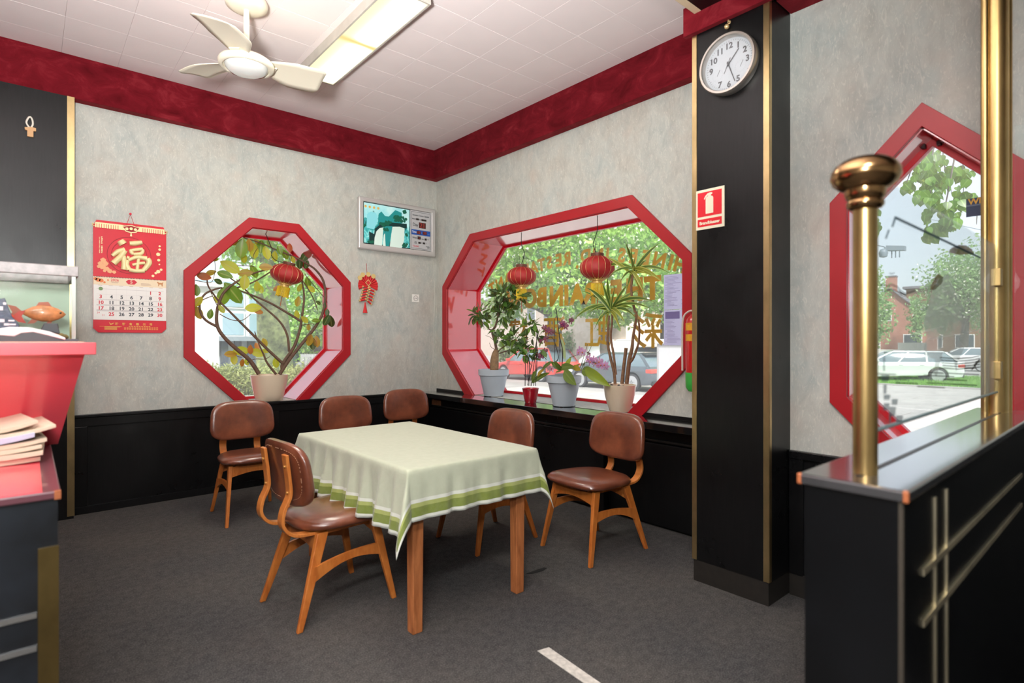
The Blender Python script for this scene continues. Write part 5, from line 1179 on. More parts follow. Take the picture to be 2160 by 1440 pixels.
for (cx_, cy_, ln_, an, k) in ((415, 165, 130, 95, 'g'), (478, 140, 85, 80, 'o'), (515, 185, 105, 90, 'y'), (570, 150, 95, 100, 'g'), (615, 200, 95, 80, 'y'), (680, 230, 75, 90, 'y'), (325, 312, 130, 30, 'y'), (283, 375, 95, 200, 'g'), (448, 362, 95, 170, 'o'), (440, 435, 105, 100, 'y'), (350, 520, 165, 52, 'g'), (275, 540, 140, 108, 'g'), (115, 390, 85, 190, 'r'), (170, 360, 65, 160, 'o'), (55, 500, 75, 85, 'g'), (65, 590, 85, 130, 'y'), (70, 680, 85, 70, 'o'), (165, 690, 65, 100, 'g'), (255, 650, 58, 60, 'y'), (195, 252, 50, 180, 'y'), (610, 315, 85, 180, 'o'), (515, 350, 95, 60, 'g'), (540, 470, 75, 80, 'y'), (510, 640, 105, 175, 'y'), (550, 672, 62, 8, 'r'), (865, 590, 75, 100, 'o'), (920, 735, 62, 45, 'y'), (1012, 742, 62, 180, 'g'), (950, 795, 50, 90, 'o'), (858, 695, 65, 80, 'y'), (945, 440, 85, 70, 'g'), (975, 490, 65, 40, 'y'), (922, 230, 92, 120, 'd'), (880, 285, 85, 90, 'd'), (985, 250, 78, 70, 'd'), (935, 295, 65, 100, 'd'), (800, 160, 65, 90, 'r'), (825, 255, 55, 60, 'y'), (415, 985, 105, 180, 'y'), (330, 1010, 80, 180, 'o'), (355, 1050, 75, 90, 'y'), (420, 1080, 55, 100, 'r'), (485, 975, 65, 90, 'r'), (545, 1000, 95, 200, 'y'), (600, 920, 65, 250, 'o'), (540, 950, 55, 250, 'r'), (605, 985, 55, 0, 'y'), (690, 1080, 75, 80, 'y'), (1095, 740, 85, 110, 'd'), (1130, 750, 95, 75, 'd'), (960, 900, 85, 100, 'o'), (985, 930, 85, 95, 'd'), (1015, 910, 85, 85, 'o'), (1100, 680, 55, -90, 'd'), (765, 215, 75, 60, 'g'), (360, 120, 75, 170, 'o'), (720, 180, 65, 70, 'g'), (455, 1075, 50, 60, 'y'), (700, 485, 60, 150, 'r'), (880, 480, 60, 110, 'y'), (435, 245, 70, 80, 'y'), (390, 160, 60, 110, 'y'), (570, 490, 60, 80, 'y'), (545, 120, 60, 40, 'o'), (640, 130, 60, 60, 'g'), (215, 575, 55, 60, 'y'), (230, 430, 60, 20, 'd'), (1080, 625, 45, 90, 'd'), (1030, 600, 45, 30, 'd')):
    yy = lr.uniform(5.38, 5.58); p = cr(cx_, cy_, yy); a = math.radians(an); d = Vector((math.cos(a), lr.uniform(-.35, .35), -math.sin(a)))
    s_ = ln_ / 3.79 * .00452 * 1.18; base = p - d.normalized() * s_ * .5
    M = frame(base, d, (lr.uniform(-.35, .35) - .4, -1, lr.uniform(-.1, .5))) @ Matrix.Diagonal((s_, s_, s_, 1)); put('leaf', LF[k], rub, M)

# ficus in the left grey pot
GREYPOT = plain('grey_plastic_pot', srgb(184, 196, 206), .4)
def rimpot(c, rb, rt, h, parent, mt):
    o = pot(mt, [(0, .004), (rb - .008, .0), (rb, .006), (rt * .90, h * .76), (rt * .93, h * .77), (rt * .985, h * .79), (rt, h), (rt * .965, h + .001), (rt * .93, h - .03)], c, parent)
    MB().lathe([(0, h - .028), (rt * .94, h - .03)], c, 24).build('soil', SOIL, parent)
    for k in range(4):
        a = k * PI / 2 + .5; MB().box((c[0] + math.cos(a) * (rb - .012) - .014, c[1] + math.sin(a) * (rb - .012) - .014, c[2] - .0005), (c[0] + math.cos(a) * (rb - .012) + .014, c[1] + math.sin(a) * (rb - .012) + .014, c[2] + .006)).build('pot_foot', BLK, o)
    return o
LZT = .7458
FC = Vector((3.545, 4.38, LZT))
fic = thing('ficus_tree', 'bonsai-like ficus with a swollen pale trunk in the left light grey pot', 'potted plant', FC)
rimpot(FC, .096, .155, .268, fic, GREYPOT)
fq = lambda x, y, xx: onX(980 + x / 5.142, 600 + y / 5.142, xx)
def stemx(par, P, xs, R, mt=STEM, nm='stem', fn=fq, seg=8):
    n = len(P); pts = [fn(x, y, xs[0] + (xs[1] - xs[0]) * i / max(1, n - 1)) for i, (x, y) in enumerate(P)]
    sp = smoothpath(pts, 4); k = len(sp); r = [float(np.interp(i / (k - 1), np.linspace(0, 1, len(R)), R)) for i in range(k)]
    return MB().tube(sp, r, seg).build(nm, mt, par, smooth=60)
fx = FC.x - .03
stemx(fic, [(322, 945), (322, 890), (325, 820), (335, 750), (348, 705)], (fx, fx), (.040, .044, .043, .034, .020), BARK, 'trunk', seg=14)
stemx(fic, [(348, 720), (330, 620), (300, 510), (335, 450), (362, 340), (370, 260), (400, 190), (440, 150)], (fx, fx), (.015, .010, .006), STEM)
for P, R in (([(300, 510), (215, 432), (130, 335)], .006), ([(365, 725), (400, 690), (460, 650), (560, 585)], .006), ([(380, 745), (490, 712), (590, 718), (680, 735)], .006), ([(325, 615), (275, 570), (228, 553)], .003), ([(335, 705), (290, 680), (270, 632)], .003), ([(400, 190), (520, 140), (620, 140)], .005), ([(362, 320), (420, 300), (450, 330)], .004), ([(330, 560), (380, 590)], .003), ([(305, 500), (340, 515)], .003)): stemx(fic, P, (fx, fx + .02), (R, R * .6), nm='branch')
FL = leaf_mesh('leaf', LFD, 1, .40, .9, .18, .2, 5); FL2 = leaf_mesh('leaf', m_leaf('leaf_ficus', srgb(58, 104, 40), srgb(96, 140, 56), trans=.3), 1, .42, .9, .18, .2, 5)
def cluster(par, fn, C, xx, rad, n, size, meshes, rn_, spread=.09, scl=5.142):
    for i in range(n):
        a = rn_.uniform(0, 2 * PI); q = math.sqrt(rn_.random()); x, y = C[0] + math.cos(a) * rad[0] * q, C[1] + math.sin(a) * rad[1] * q
        p = fn(x, y, xx + rn_.uniform(-spread, spread)); a2 = a + rn_.uniform(-.6, .6)
        d = Vector((rn_.uniform(-.7, .7), -math.cos(a2), -math.sin(a2) * .8 + rn_.uniform(-.2, .5))); s_ = size * rn_.uniform(.75, 1.2)
        put('leaf', rn_.choice(meshes), par, frame(p, d, (-.6 + rn_.uniform(-.4, .4), rn_.uniform(-.5, .5), .8)) @ Matrix.Diagonal((s_, s_, s_, 1)))
fr = random.Random(31)
for C, rad, n_ in (((460, 105), (150, 45), 62), ((350, 170), (90, 70), 26), ((590, 130), (60, 50), 16), ((410, 320), (45, 95), 32), ((480, 270), (50, 40), 14), ((165, 320), (80, 60), 30), ((205, 390), (40, 40), 12), ((90, 330), (40, 40), 9), ((340, 505), (35, 35), 9), ((378, 590), (35, 35), 10), ((545, 590), (85, 50), 34), ((490, 690), (40, 30), 8)):
    cluster(fic, fq, C, fx, rad, int(n_ * 1.15), .092, (FL, FL, FL2), fr)

# plant with tall dark sticks in the small red pot
RC = Vector((3.40, 3.675, LZT))
red = thing('stick_plant', 'small shiny red pot with tall thin dark sticks and green leaf whorls', 'potted plant', RC)
pot(plain('red_ceramic', srgb(176, 22, 40), .2, coat=.6), [(0, .003), (.048, 0), (.052, .004), (.068, .090), (.074, .125), (.078, .131), (.074, .133), (.070, .120)], RC, red)
MB().lathe([(0, .118), (.071, .116)], RC, 20).build('soil', SOIL, red)
rq = lambda x, y, xx: onX(1000 + x / 7.2, 640 + y / 7.2, xx)
DSTICK = plain('dark_stick', srgb(42, 36, 36), .6)
for k, P in enumerate(([(775, 1250), (785, 560)], [(825, 1250), (798, 410)], [(850, 1250), (828, 620)], [(868, 1250), (945, 640), (965, 380)], [(905, 1250), (940, 900), (955, 350)], [(935, 1250), (968, 650)], [(815, 1240), (880, 900), (990, 390)])):
    stemx(red, P, (RC.x + .05 * math.sin(k * 2.1), RC.x + .03 * math.cos(k)), (.0035, .0028), DSTICK, 'stick', rq, 6)
for C, rad, n_ in (((790, 350), (110, 40), 16), ((870, 330), (70, 70), 12), ((930, 500), (70, 70), 14), ((760, 720), (90, 90), 26), ((830, 790), (70, 60), 14), ((990, 690), (50, 60), 9), ((700, 640), (40, 40), 6), ((640, 520), (90, 60), 12)):
    cluster(red, rq, C, RC.x, rad, n_, .080, (FL, FL2), fr, .05, 7.2)
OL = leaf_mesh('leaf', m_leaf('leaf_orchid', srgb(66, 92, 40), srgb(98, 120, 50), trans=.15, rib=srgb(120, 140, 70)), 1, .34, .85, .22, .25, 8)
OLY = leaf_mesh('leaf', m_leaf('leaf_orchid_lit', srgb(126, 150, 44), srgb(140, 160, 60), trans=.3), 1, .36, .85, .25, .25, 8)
def bigleaf(par, fn, a, b, x0, x1, mesh, up=(-1, 0, .3), w_=1.0):
    p, q = fn(*a, x0), fn(*b, x1); d = q - p; L = d.length; put('leaf', mesh, par, frame(p, d, up) @ Matrix.Diagonal((L, L * w_, L, 1)))
bigleaf(red, rq, (885, 1200), (915, 1005), RC.x - .02, RC.x - .05, OL, w_=1.2); bigleaf(red, rq, (880, 1205), (1085, 1035), RC.x - .03, RC.x - .05, OL, w_=.7); bigleaf(red, rq, (960, 1110), (1040, 985), RC.x - .03, RC.x - .05, leaf_mesh('leaf', LFO, 1, .4, .85, .2, .25, 6), w_=.8)

# orchids in the middle grey pot
OC = Vector((3.45, 3.31, LZT))
orc = thing('orchid_plant', 'purple and lilac orchids with broad drooping leaves in the right light grey pot', 'potted plant', OC)
rimpot(OC, .092, .150, .258, orc, GREYPOT)
ox_ = OC.x - .03
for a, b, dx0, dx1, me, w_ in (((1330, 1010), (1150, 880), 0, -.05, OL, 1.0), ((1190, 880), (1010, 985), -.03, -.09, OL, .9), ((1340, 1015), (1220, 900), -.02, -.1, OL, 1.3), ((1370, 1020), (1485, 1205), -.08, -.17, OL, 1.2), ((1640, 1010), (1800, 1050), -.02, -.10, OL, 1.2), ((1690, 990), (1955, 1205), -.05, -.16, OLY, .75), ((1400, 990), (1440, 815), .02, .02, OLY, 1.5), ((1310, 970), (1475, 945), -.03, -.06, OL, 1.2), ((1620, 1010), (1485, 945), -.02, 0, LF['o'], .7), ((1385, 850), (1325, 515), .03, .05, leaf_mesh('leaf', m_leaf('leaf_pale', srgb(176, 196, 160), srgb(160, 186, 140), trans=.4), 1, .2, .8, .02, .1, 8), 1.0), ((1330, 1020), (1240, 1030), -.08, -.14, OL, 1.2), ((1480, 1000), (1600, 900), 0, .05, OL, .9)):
    bigleaf(orc, rq, a, b, ox_ + dx0, ox_ + dx1, me, w_=w_)
for P, R in (([(1330, 990), (1345, 720), (1300, 520), (1285, 400), (1250, 90)], .0045), ([(1225, 900), (1282, 820), (1240, 640), (1185, 515), (1100, 530)], .004), ([(1222, 980), (1228, 230)], .003), ([(1305, 960), (1300, 560)], .003), ([(1600, 1000), (1650, 860), (1725, 615)], .003), ([(1630, 1000), (1700, 830), (1780, 650)], .003), ([(1450, 820), (1530, 795), (1600, 770)], .003), ([(1290, 455), (1200, 425), (1050, 375)], .003), ([(1670, 990), (1672, 930), (1700, 895), (1850, 900), (2040, 1000)], .003), ([(1290, 380), (1370, 320), (1475, 255)], .003), ([(1100, 850), (1060, 810), (1040, 780)], .003), ([(1180, 1020), (1150, 960)], .003)):
    stemx(orc, P, (ox_, ox_ - .02), (R, R * .7), DSTICK if R > .0031 or len(P) == 2 else STEMG, 'flower_stem', rq, 6)
def flower_mesh(name, col, lip):
    m = MB()
    for k in range(5):
        a = math.radians(90 + 72 * k); L = 1.0; W = .78 if k in (1, 4) else .5
        c, s_ = math.cos(a), math.sin(a); vs = []
        for t, w_ in ((.08, .12), (.35, .8), (.65, 1.0), (.9, .6), (1.0, .12)):
            for q in (-1, 0, 1): vs.append((c * t * L - s_ * q * w_ * W * .5, s_ * t * L + c * q * w_ * W * .5, .10 * t - .18 * t * t + (.05 if q == 0 else 0)))
        m.add(vs, [(i * 3 + j, i * 3 + j + 1, i * 3 + j + 4, i * 3 + j + 3) for i in range(4) for j in range(2)], 0)
    m.lathe([(.0, -.02), (.16, .05), (.18, .16), (.06, .26), (0, .26)], (0, -.12, .03), 7, 1)
    return m.mesh(name, [col, lip], smooth=60)
PUR = m_leaf('petal_purple', srgb(108, 30, 88), srgb(140, 52, 116), .5, .25); LIL = m_leaf('petal_lilac', srgb(206, 150, 208), srgb(186, 120, 190), .5, .35); PALEP = m_leaf('petal_pale', srgb(222, 186, 214), srgb(204, 150, 196), .5, .35)
LIP = plain('orchid_lip', srgb(170, 40, 90), .5); LIPO = plain('orchid_lip_orange', srgb(214, 120, 70), .5)
FP, FLi, FPa = flower_mesh('flower', PUR, LIP), flower_mesh('flower', LIL, LIPO), flower_mesh('flower', PALEP, LIP)
for u, v, me, sz in ((1065, 372, FP, .026), (1100, 400, FP, .030), (1145, 425, FP, .028), (1205, 435, FP, .02), (1335, 300, FP, .028), (1350, 330, FP, .022), (1392, 345, FP, .026), (1470, 262, FP, .024), (1485, 245, FP, .016), (1085, 540, FP, .030), (1010, 560, FP, .022), (1072, 738, FP, .032), (1020, 785, FP, .03), (965, 785, FP, .026), (1000, 815, FP, .02),
                     (1095, 950, FPa, .032), (1140, 985, FPa, .022), (1185, 985, FPa, .030), (1610, 715, FLi, .03), (1650, 735, FLi, .028), (1590, 745, FLi, .024), (1740, 760, FP, .016), (1740, 840, FLi, .03), (1770, 880, FLi, .026), (1815, 860, FLi, .03), (1850, 910, FLi, .026), (1905, 880, FLi, .03), (1930, 935, FLi, .028), (1985, 930, FLi, .026), (2010, 965, FLi, .022), (1890, 940, FLi, .02)):
    p = rq(u, v, ox_ - .02 + fr.uniform(-.03, .03)); z_ = Vector((-.8 + fr.uniform(-.3, .3), -.2 + fr.uniform(-.6, .6), fr.uniform(-.1, .4))).normalized()
    x_ = Vector((0, -1, fr.uniform(-.3, .3))); sz *= 1.35; put('flower', me, orc, frame(p, x_, z_) @ Matrix.Diagonal((sz, sz, sz, 1)))

# striped dracaena in the cream pot
DC = Vector((3.50, 2.755, LZT))
dra = thing('dracaena', 'spiky palm with long green and cream striped leaves on bare canes in a cream pot', 'potted plant', DC)
pot(CREAMPOT, [(0, .004), (.068, 0), (.078, .006), (.100, .07), (.116, .13), (.125, .20), (.127, .212), (.121, .214), (.117, .20)], DC, dra)
MB().lathe([(0, .196), (.119, .194)], DC, 24).build('soil', SOIL, dra)
for k in range(7):
    a = k * .9 + .3; r_ = .010 + .006 * fr.random(); MB().lathe([(0, 0), (r_, .004), (r_ * .8, .014), (0, .018)], (DC.x + .09 * math.cos(a) * fr.random() - .02, DC.y + .09 * math.sin(a), DC.z + .194), 6).build('lava_stone', plain('black_stone', srgb(26, 26, 28), .8), dra)
dq = lambda x, y, xx: onX(1140 + x / 6, 640 + y / 6, xx); dk = lambda x, y, xx: onX(1010 + x / 4.8, 440 + y / 4.8, xx)
dx_ = DC.x - .02
CANE = plain('cane', srgb(124, 92, 66), .7, var=.3, vscale=40, bump=.3, bscale=80)
stemx(dra, [(945, 1015), (932, 870), (885, 680), (850, 480), (858, 320), (870, 150)], (dx_, dx_), (.012, .011, .008), CANE, 'cane', dq); stemx(dra, [(955, 900), (925, 640), (890, 430), (905, 250), (908, 130)], (dx_ + .01, dx_), (.010, .009, .008), CANE, 'cane', dq)
stemx(dra, [(1032, 1015), (1055, 800), (1085, 562)], (dx_ - .02, dx_), (.014, .013, .013), CANE, 'cane', dq); stemx(dra, [(1092, 1015), (1110, 850), (1128, 700), (1160, 560), (1172, 420), (1210, 200), (1212, 100)], (dx_, dx_), (.015, .016, .010, .009), CANE, 'cane', dq)
stemx(dra, [(1135, 745), (1180, 680), (1240, 500), (1252, 330), (1240, 200)], (dx_, dx_ - .03), (.010, .008, .007), CANE, 'cane', dq)
stemx(dra, [(1582, 1050), (1545, 850), (1548, 740), (1562, 640)], (dx_, dx_), (.010, .009, .011), CANE, 'cane', dk)
SLM = m_leaf('leaf_striped', srgb(48, 90, 42), srgb(78, 116, 52), trans=.3, edge=srgb(190, 202, 110), rib=srgb(176, 196, 130)); SLY = m_leaf('leaf_striped_yellow', srgb(120, 136, 50), srgb(150, 156, 60), trans=.35, edge=srgb(206, 204, 110))
def strap(par, base, tip, lift, wd, mt):
    """long strap leaf: arc from base to tip, lifted in the middle"""
    b, t = Vector(base), Vector(tip); n = 9; V, Fc, Mg = [], [], []
    d = (t - b); side = d.cross(Vector((-1, 0, .25))).normalized()
    nrm = side.cross(d).normalized()
    for i in range(n + 1):
        u = i / n; p = b + d * u + Vector((0, 0, lift)) * 4 * u * (1 - u); hw = wd / 2 * (.5 + .5 * min(1, u * 4)) * min(1, (1 - u) * 2.2 + .02)
        for q in (-1, -.33, .33, 1): V.append(p + side * hw * q + nrm * hw * .35 * abs(q)); Mg.append(abs(q) * .95)
    Fc = [(i * 4 + q, i * 4 + q + 1, i * 4 + q + 5, i * 4 + q + 4) for i in range(n) for q in range(3)]
    og = ORIG[par.name]; me = bpy.data.meshes.new('leaf'); me.from_pydata([tuple(p - og) for p in V], [], Fc); me.materials.append(mt); me.polygons.foreach_set('use_smooth', [True] * len(Fc))
    at = me.attributes.new('margin', 'FLOAT', 'POINT'); at.data.foreach_set('value', Mg); me.update(); link('leaf', me, par)
def crown(c, tips, xx):
    b0 = dk(*c, xx)
    for i, (x, y, lf, wd, yl) in enumerate(tips):
        tx = xx + fr.uniform(-.16, .10); strap(dra, b0 + Vector((fr.uniform(-.01, .01), fr.uniform(-.01, .01), fr.uniform(-.03, .02))), dk(x, y, tx), lf, wd, SLY if yl else SLM)
crown((1562, 630), ((1488, 345, .01, .036, 0), (1832, 348, .02, .034, 0), (1545, 375, 0, .026, 0), (1185, 645, .05, .028, 0), (1935, 655, .04, .026, 0), (1862, 745, .03, .034, 1), (1275, 480, .01, .026, 1), (1490, 850, .02, .028, 0), (1622, 820, .02, .028, 1), (1690, 900, .03, .03, 1), (1310, 690, .03, .024, 0), (1700, 520, .02, .03, 0), (1420, 760, .03, .026, 0), (1760, 690, .03, .028, 1), (1590, 470, .0, .026, 0)), dx_ - .02)
crown((1335, 1015), ((1298, 675, .0, .036, 0), (1158, 795, .02, .034, 0), (1085, 800, .03, .034, 0), (1245, 735, .01, .03, 0), (1525, 745, .01, .034, 0), (1632, 820, .02, .034, 0), (1795, 950, .05, .032, 0), (1745, 1015, .04, .026, 0), (935, 1155, .06, .034, 0), (1040, 1022, .03, .026, 0), (1165, 1230, .04, .028, 0), (1280, 1240, .03, .026, 1), (1420, 1205, .03, .03, 0), (1482, 1160, .03, .03, 1), (1592, 1110, .05, .03, 0), (1225, 1150, .03, .026, 0), (1095, 1070, .03, .024, 0), (1030, 830, .02, .022, 0), (1380, 780, .0, .03, 0), (1440, 1240, .03, .024, 1), (1560, 1010, .03, .026, 0)), dx_)

# ================================================================ LETTERING AND NOTICES ON THE WIDE WINDOW
GLETT = plain('gold_lettering', srgb(214, 172, 66), .5, metal=0)
XG = XW + T - .016
def mirrored(x, y, z, rot=0):                                        # reads from the street
    return Matrix(((0, 0, 1, x), (1, 0, 0, y), (0, 1, 0, z), (0, 0, 0, 1))) @ Matrix.Rotation(rot, 4, 'Z')
m = MB(); txt = 'CHINEES IND. RESTAURANT'; ys_ = [2.345, 2.466, 2.552, 2.66, 2.79, 2.915, 3.04, 0, 3.20, 3.31, 3.455, 3.56, 0, 3.69, 3.80, 3.93, 4.045, 4.155, 4.28, 4.42, 4.56, 4.70, 4.83]
m2 = MB()
for ch, y in zip(txt, ys_):
    if ch == ' ': continue
    z_ = 2.083 - .140 * (y - 3.62) ** 2; sl = -.28 * (y - 3.62)
    me_ = text_mesh(MB(), ch, .166, mirrored(XG, y, z_ - (.0 if ch != '.' else .045), math.atan(sl)), .0008, .007, sx=1.0); m.add(me_.v, me_.f)
m.build('lettering', GLETT, win2, kind='stuff')
m = MB()
for ch, y in zip('THE RAINBOW', [2.725, 2.905, 3.098, 0, 3.406, 3.562, 3.700, 3.835, 4.035, 4.215, 4.46]):
    if ch != ' ': me_ = text_mesh(MB(), ch, .252, mirrored(XG, y, 1.728), .0008, .014, sx=.98 if ch != 'W' else .85); m.add(me_.v, me_.f)
m.build('lettering', GLETT, win2, kind='stuff')
m = MB()
for ch, y, z_ in (('彩', 2.775, 1.365), ('虹', 3.315, 1.36), ('酒', 3.86, 1.37), ('樓', 4.395, 1.36)): me_ = text_mesh(MB(), ch, .315, mirrored(XG, y, z_ ), .0008, .004); m.add(me_.v, me_.f)
m.build('lettering', GLETT, win2, kind='stuff')
def m_paper(name, col, t_):
    s = N(name); s.b.inputs['Base Color'].default_value = col; setp(s.b, Roughness=.85); tl = s.n('ShaderNodeBsdfTranslucent'); tl.inputs['Color'].default_value = col
    mx = s.n('ShaderNodeMixShader'); mx.inputs[0].default_value = t_; s.l(s.b.outputs[0], mx.inputs[1]); s.l(tl.outputs[0], mx.inputs[2]); s.l(mx.outputs[0], s.o.inputs['Surface']); return s.m
LAVP = m_paper('notice_paper', srgb(212, 208, 240), .6); LAVI = plain('notice_ink', srgb(150, 146, 190), .7); LAVH = plain('notice_header', srgb(132, 126, 186), .7)
for k, (z0_, z1_, lab) in enumerate(((1.552, 1.832, 'upper printed notice taped inside the wide window beside its right edge'), (1.266, 1.549, 'lower printed notice with a purple header taped inside the wide window'))):
    nt_ = thing('window_notice', lab, 'notice', (XG - .004, 2.5, (z0_ + z1_) / 2)); ya, yb = 2.405, 2.612
    MB().add([(XG - .0056, ya, z0_), (XG - .0056, yb, z0_), (XG - .0056, yb, z1_), (XG - .0056, ya, z1_)], [(0, 1, 2, 3)]).build('sheet', LAVP, nt_)
    m = MB(); rn2 = random.Random(k)
    zz = z1_ - .02
    while zz > z0_ + .02:
        if not (k == 1 and z1_ - .078 < zz < z1_ - .006):
            y1_ = yb - .012 - rn2.choice((0, 0, .02)); m.box((XG - .0068, y1_ - rn2.uniform(.05, .125), zz), (XG - .006, y1_, zz + .003)); m.box((XG - .0068, ya + .012, zz), (XG - .006, ya + .012 + rn2.uniform(.01, .04), zz + .003))
        zz -= .0105
    m.build('print_lines', LAVI, nt_, kind='stuff')
    if k: MB().box((XG - .007, yb - .145, z1_ - .072), (XG - .006, yb - .014, z1_ - .014)).build('header', LAVH, nt_)
# sticker on the third window
st_ = thing('window_sticker', 'dark blue sticker with yellow letters on the glass of the pointed window', 'sticker', (XR + .178, .5, 1.95))
a, b = onX(2038, 420, XR + .175), onX(2085, 452, XR + .175)
MB().box((XR + .174, b.y, b.z - .0), (XR + .1752, a.y, a.z)).build('sheet', plain('sticker_blue', srgb(24, 44, 78), .5), st_)
MB().box((XR + .1735, b.y, (a.z + b.z) / 2 + .005), (XR + .174, a.y, (a.z + b.z) / 2 + .012)).build('band', plain('sticker_grey', srgb(90, 104, 126), .5), st_)
text_mesh(MB(), 'WI', .035, wallE(XR + .1734, a.y - .03, a.z - .016), .0003, .001).build('sticker_lettering', plain('sticker_yellow', srgb(216, 168, 50), .5), st_, kind='stuff')

# ================================================================ OUTDOORS
GZ = -.6
def m_ground(name, a, b_, sc=.6, rough=.8):
    s = N(name); c = s.ramp(s.noise(sc, 5, .6), [(.35, srgb(*a)), (.65, srgb(*b_))]); f = s.mix(.25, c, s.ramp(s.noise(30, 3), [(.3, srgb(*[int(k * .8) for k in a])), (.7, srgb(*b_))]))
    s.l(f, s.b.inputs['Base Color']); setp(s.b, Roughness=rough); return s.m
ASPH, PAVE, GRASSM = m_ground('asphalt', (146, 144, 142), (172, 170, 167)), m_ground('pale_paving', (168, 163, 160), (190, 185, 181), 1.5), m_ground('lawn_ground', (96, 140, 50), (130, 176, 70), 2)
MB().box((-70, -40, GZ - .3), (120, 120, GZ)).build('ground', ASPH, kind='structure')
pv = structure('pavement', (14, 4, GZ))
slabm = MB().box((-.985, -.985, 0), (.985, .985, .045)).mesh('paving_slab', PAVE, bevel=.012, segs=1)
gr = random.Random(8)
for i in range(13):
    for j in range(7):
        x, y = 8.4 + 2 * (i - 1), .2 + 2 * (j - 1) + (1 if i % 2 else 0)
        if x > 27 or y > 10 or (x - 3.95 < 1): continue
        put('paving_slab', slabm, pv, Matrix.Translation((x, y, GZ + gr.uniform(-.004, .004))) @ Matrix.Rotation(gr.uniform(-.003, .003), 4, 'X'))
lw = MB().box((27.6, 2.5, GZ), (36.5, 16, GZ + .05)).build('lawn', GRASSM, kind='structure')
MB().box((27.3, 2.5, GZ), (27.6, 16, GZ + .10)).build('kerb', PAVE, kind='structure')
MB().box((-12, 10, GZ), (16, 17, GZ + .03)).build('north_path', PAVE, kind='structure')
def blades(name, x0, x1, y0, y1, z, n_, h, mt, seed):
    r = np.random.RandomState(seed); P = np.stack([r.uniform(x0, x1, n_), r.uniform(y0, y1, n_), np.full(n_, z)], 1); a = r.uniform(0, 6.28, n_); w_ = .02 + .015 * r.rand(n_); hh = h * (.5 + r.rand(n_))
    dx = np.stack([np.cos(a) * w_, np.sin(a) * w_, 0 * a], 1); tip = P + np.stack([r.normal(0, h * .35, n_), r.normal(0, h * .35, n_), hh], 1)
    V = np.stack([P - dx, P + dx, tip], 1).reshape(-1, 3); Fc = np.arange(n_ * 3).reshape(-1, 3)
    me = bpy.data.meshes.new(name); me.from_pydata(V.tolist(), [], Fc.tolist()); me.materials.append(mt); return me
def m_foliage(name, cols, trans=.4):
    s = N(name); f = s.noise(.9, 4, .65); g = s.noise(14, 2, .5)
    c = s.mix(.5, s.ramp(f, [(.32, srgb(*cols[0])), (.5, srgb(*cols[1])), (.68, srgb(*cols[2]))]), s.ramp(g, [(.3, srgb(*cols[0])), (.7, srgb(*cols[2]))]))
    s.l(c, s.b.inputs['Base Color']); setp(s.b, Roughness=.55); tr = s.n('ShaderNodeBsdfTranslucent'); s.l(c, tr.inputs['Color'])
    mx = s.n('ShaderNodeMixShader'); mx.inputs[0].default_value = trans; s.l(s.b.outputs[0], mx.inputs[1]); s.l(tr.outputs[0], mx.inputs[2]); s.l(mx.outputs[0], s.o.inputs['Surface']); return s.m
FOL1 = m_foliage('foliage_bright', ((92, 150, 48), (146, 200, 76), (204, 234, 136))); FOL2 = m_foliage('foliage_mid', ((96, 140, 76), (142, 182, 108), (188, 214, 150))); FOL3 = m_foliage('foliage_grey', ((110, 134, 82), (138, 162, 104), (176, 192, 140)))
BLOS = plain('blossom', srgb(246, 242, 226), .7); MOSS = m_ground('mossy_bark', (86, 86, 72), (172, 184, 124), 3.2); TBARK = m_ground('tree_bark', (74, 68, 60), (112, 106, 96), 2)
o_ = blades('grass', 27.7, 36.4, 2.6, 15.9, GZ + .05, 16000, .12, m_foliage('grass_green', ((90, 150, 40), (128, 182, 60), (160, 206, 90))), 4); link('grass', o_, None, Vector((0, 0, 0)), kind='stuff')
def leaves_mesh(name, blobs, size, mt, seed, aspect=.55):
    r = np.random.RandomState(seed); C = []
    for (c, rad, n_) in blobs:
        d = r.normal(size=(n_, 3)); d /= np.linalg.norm(d, axis=1)[:, None]; q = r.rand(n_) ** .42
        lump = 1 + .22 * np.sin(d[:, 0] * 5 + c[0]) * np.sin(d[:, 1] * 6 + c[1]) + .15 * np.sin(d[:, 2] * 9 + d[:, 0] * 7)
        C.append(np.array(c) + d * (q * lump)[:, None] * np.array(rad))
    C = np.concatenate(C); n_ = len(C); a = r.normal(size=(n_, 3)); a[:, 2] -= .5; a /= np.linalg.norm(a, axis=1)[:, None]; b = np.cross(a, r.normal(size=(n_, 3))); b /= np.linalg.norm(b, axis=1)[:, None]; nn = np.cross(a, b)
    s = size * (.6 + .8 * r.rand(n_))[:, None]
    V = np.stack([C, C + a * s * .45 + b * s * aspect * .5 - nn * s * .06, C + a * s, C + a * s * .45 - b * s * aspect * .5 - nn * s * .06], 1).reshape(-1, 3); I = np.arange(n_) * 4
    Fc = np.concatenate([np.stack([I, I + 1, I + 2], 1), np.stack([I, I + 2, I + 3], 1)])
    me = bpy.data.meshes.new(name); me.vertices.add(n_ * 4); me.vertices.foreach_set('co', V.astype(np.float32).ravel()); k = len(Fc); me.loops.add(k * 3); me.loops.foreach_set('vertex_index', Fc.astype(np.int32).ravel()); me.polygons.add(k); me.polygons.foreach_set('loop_start', np.arange(0, k * 3, 3, dtype=np.int32)); me.polygons.foreach_set('loop_total', np.full(k, 3, dtype=np.int32)); me.materials.append(mt); me.update(calc_edges=True); return me
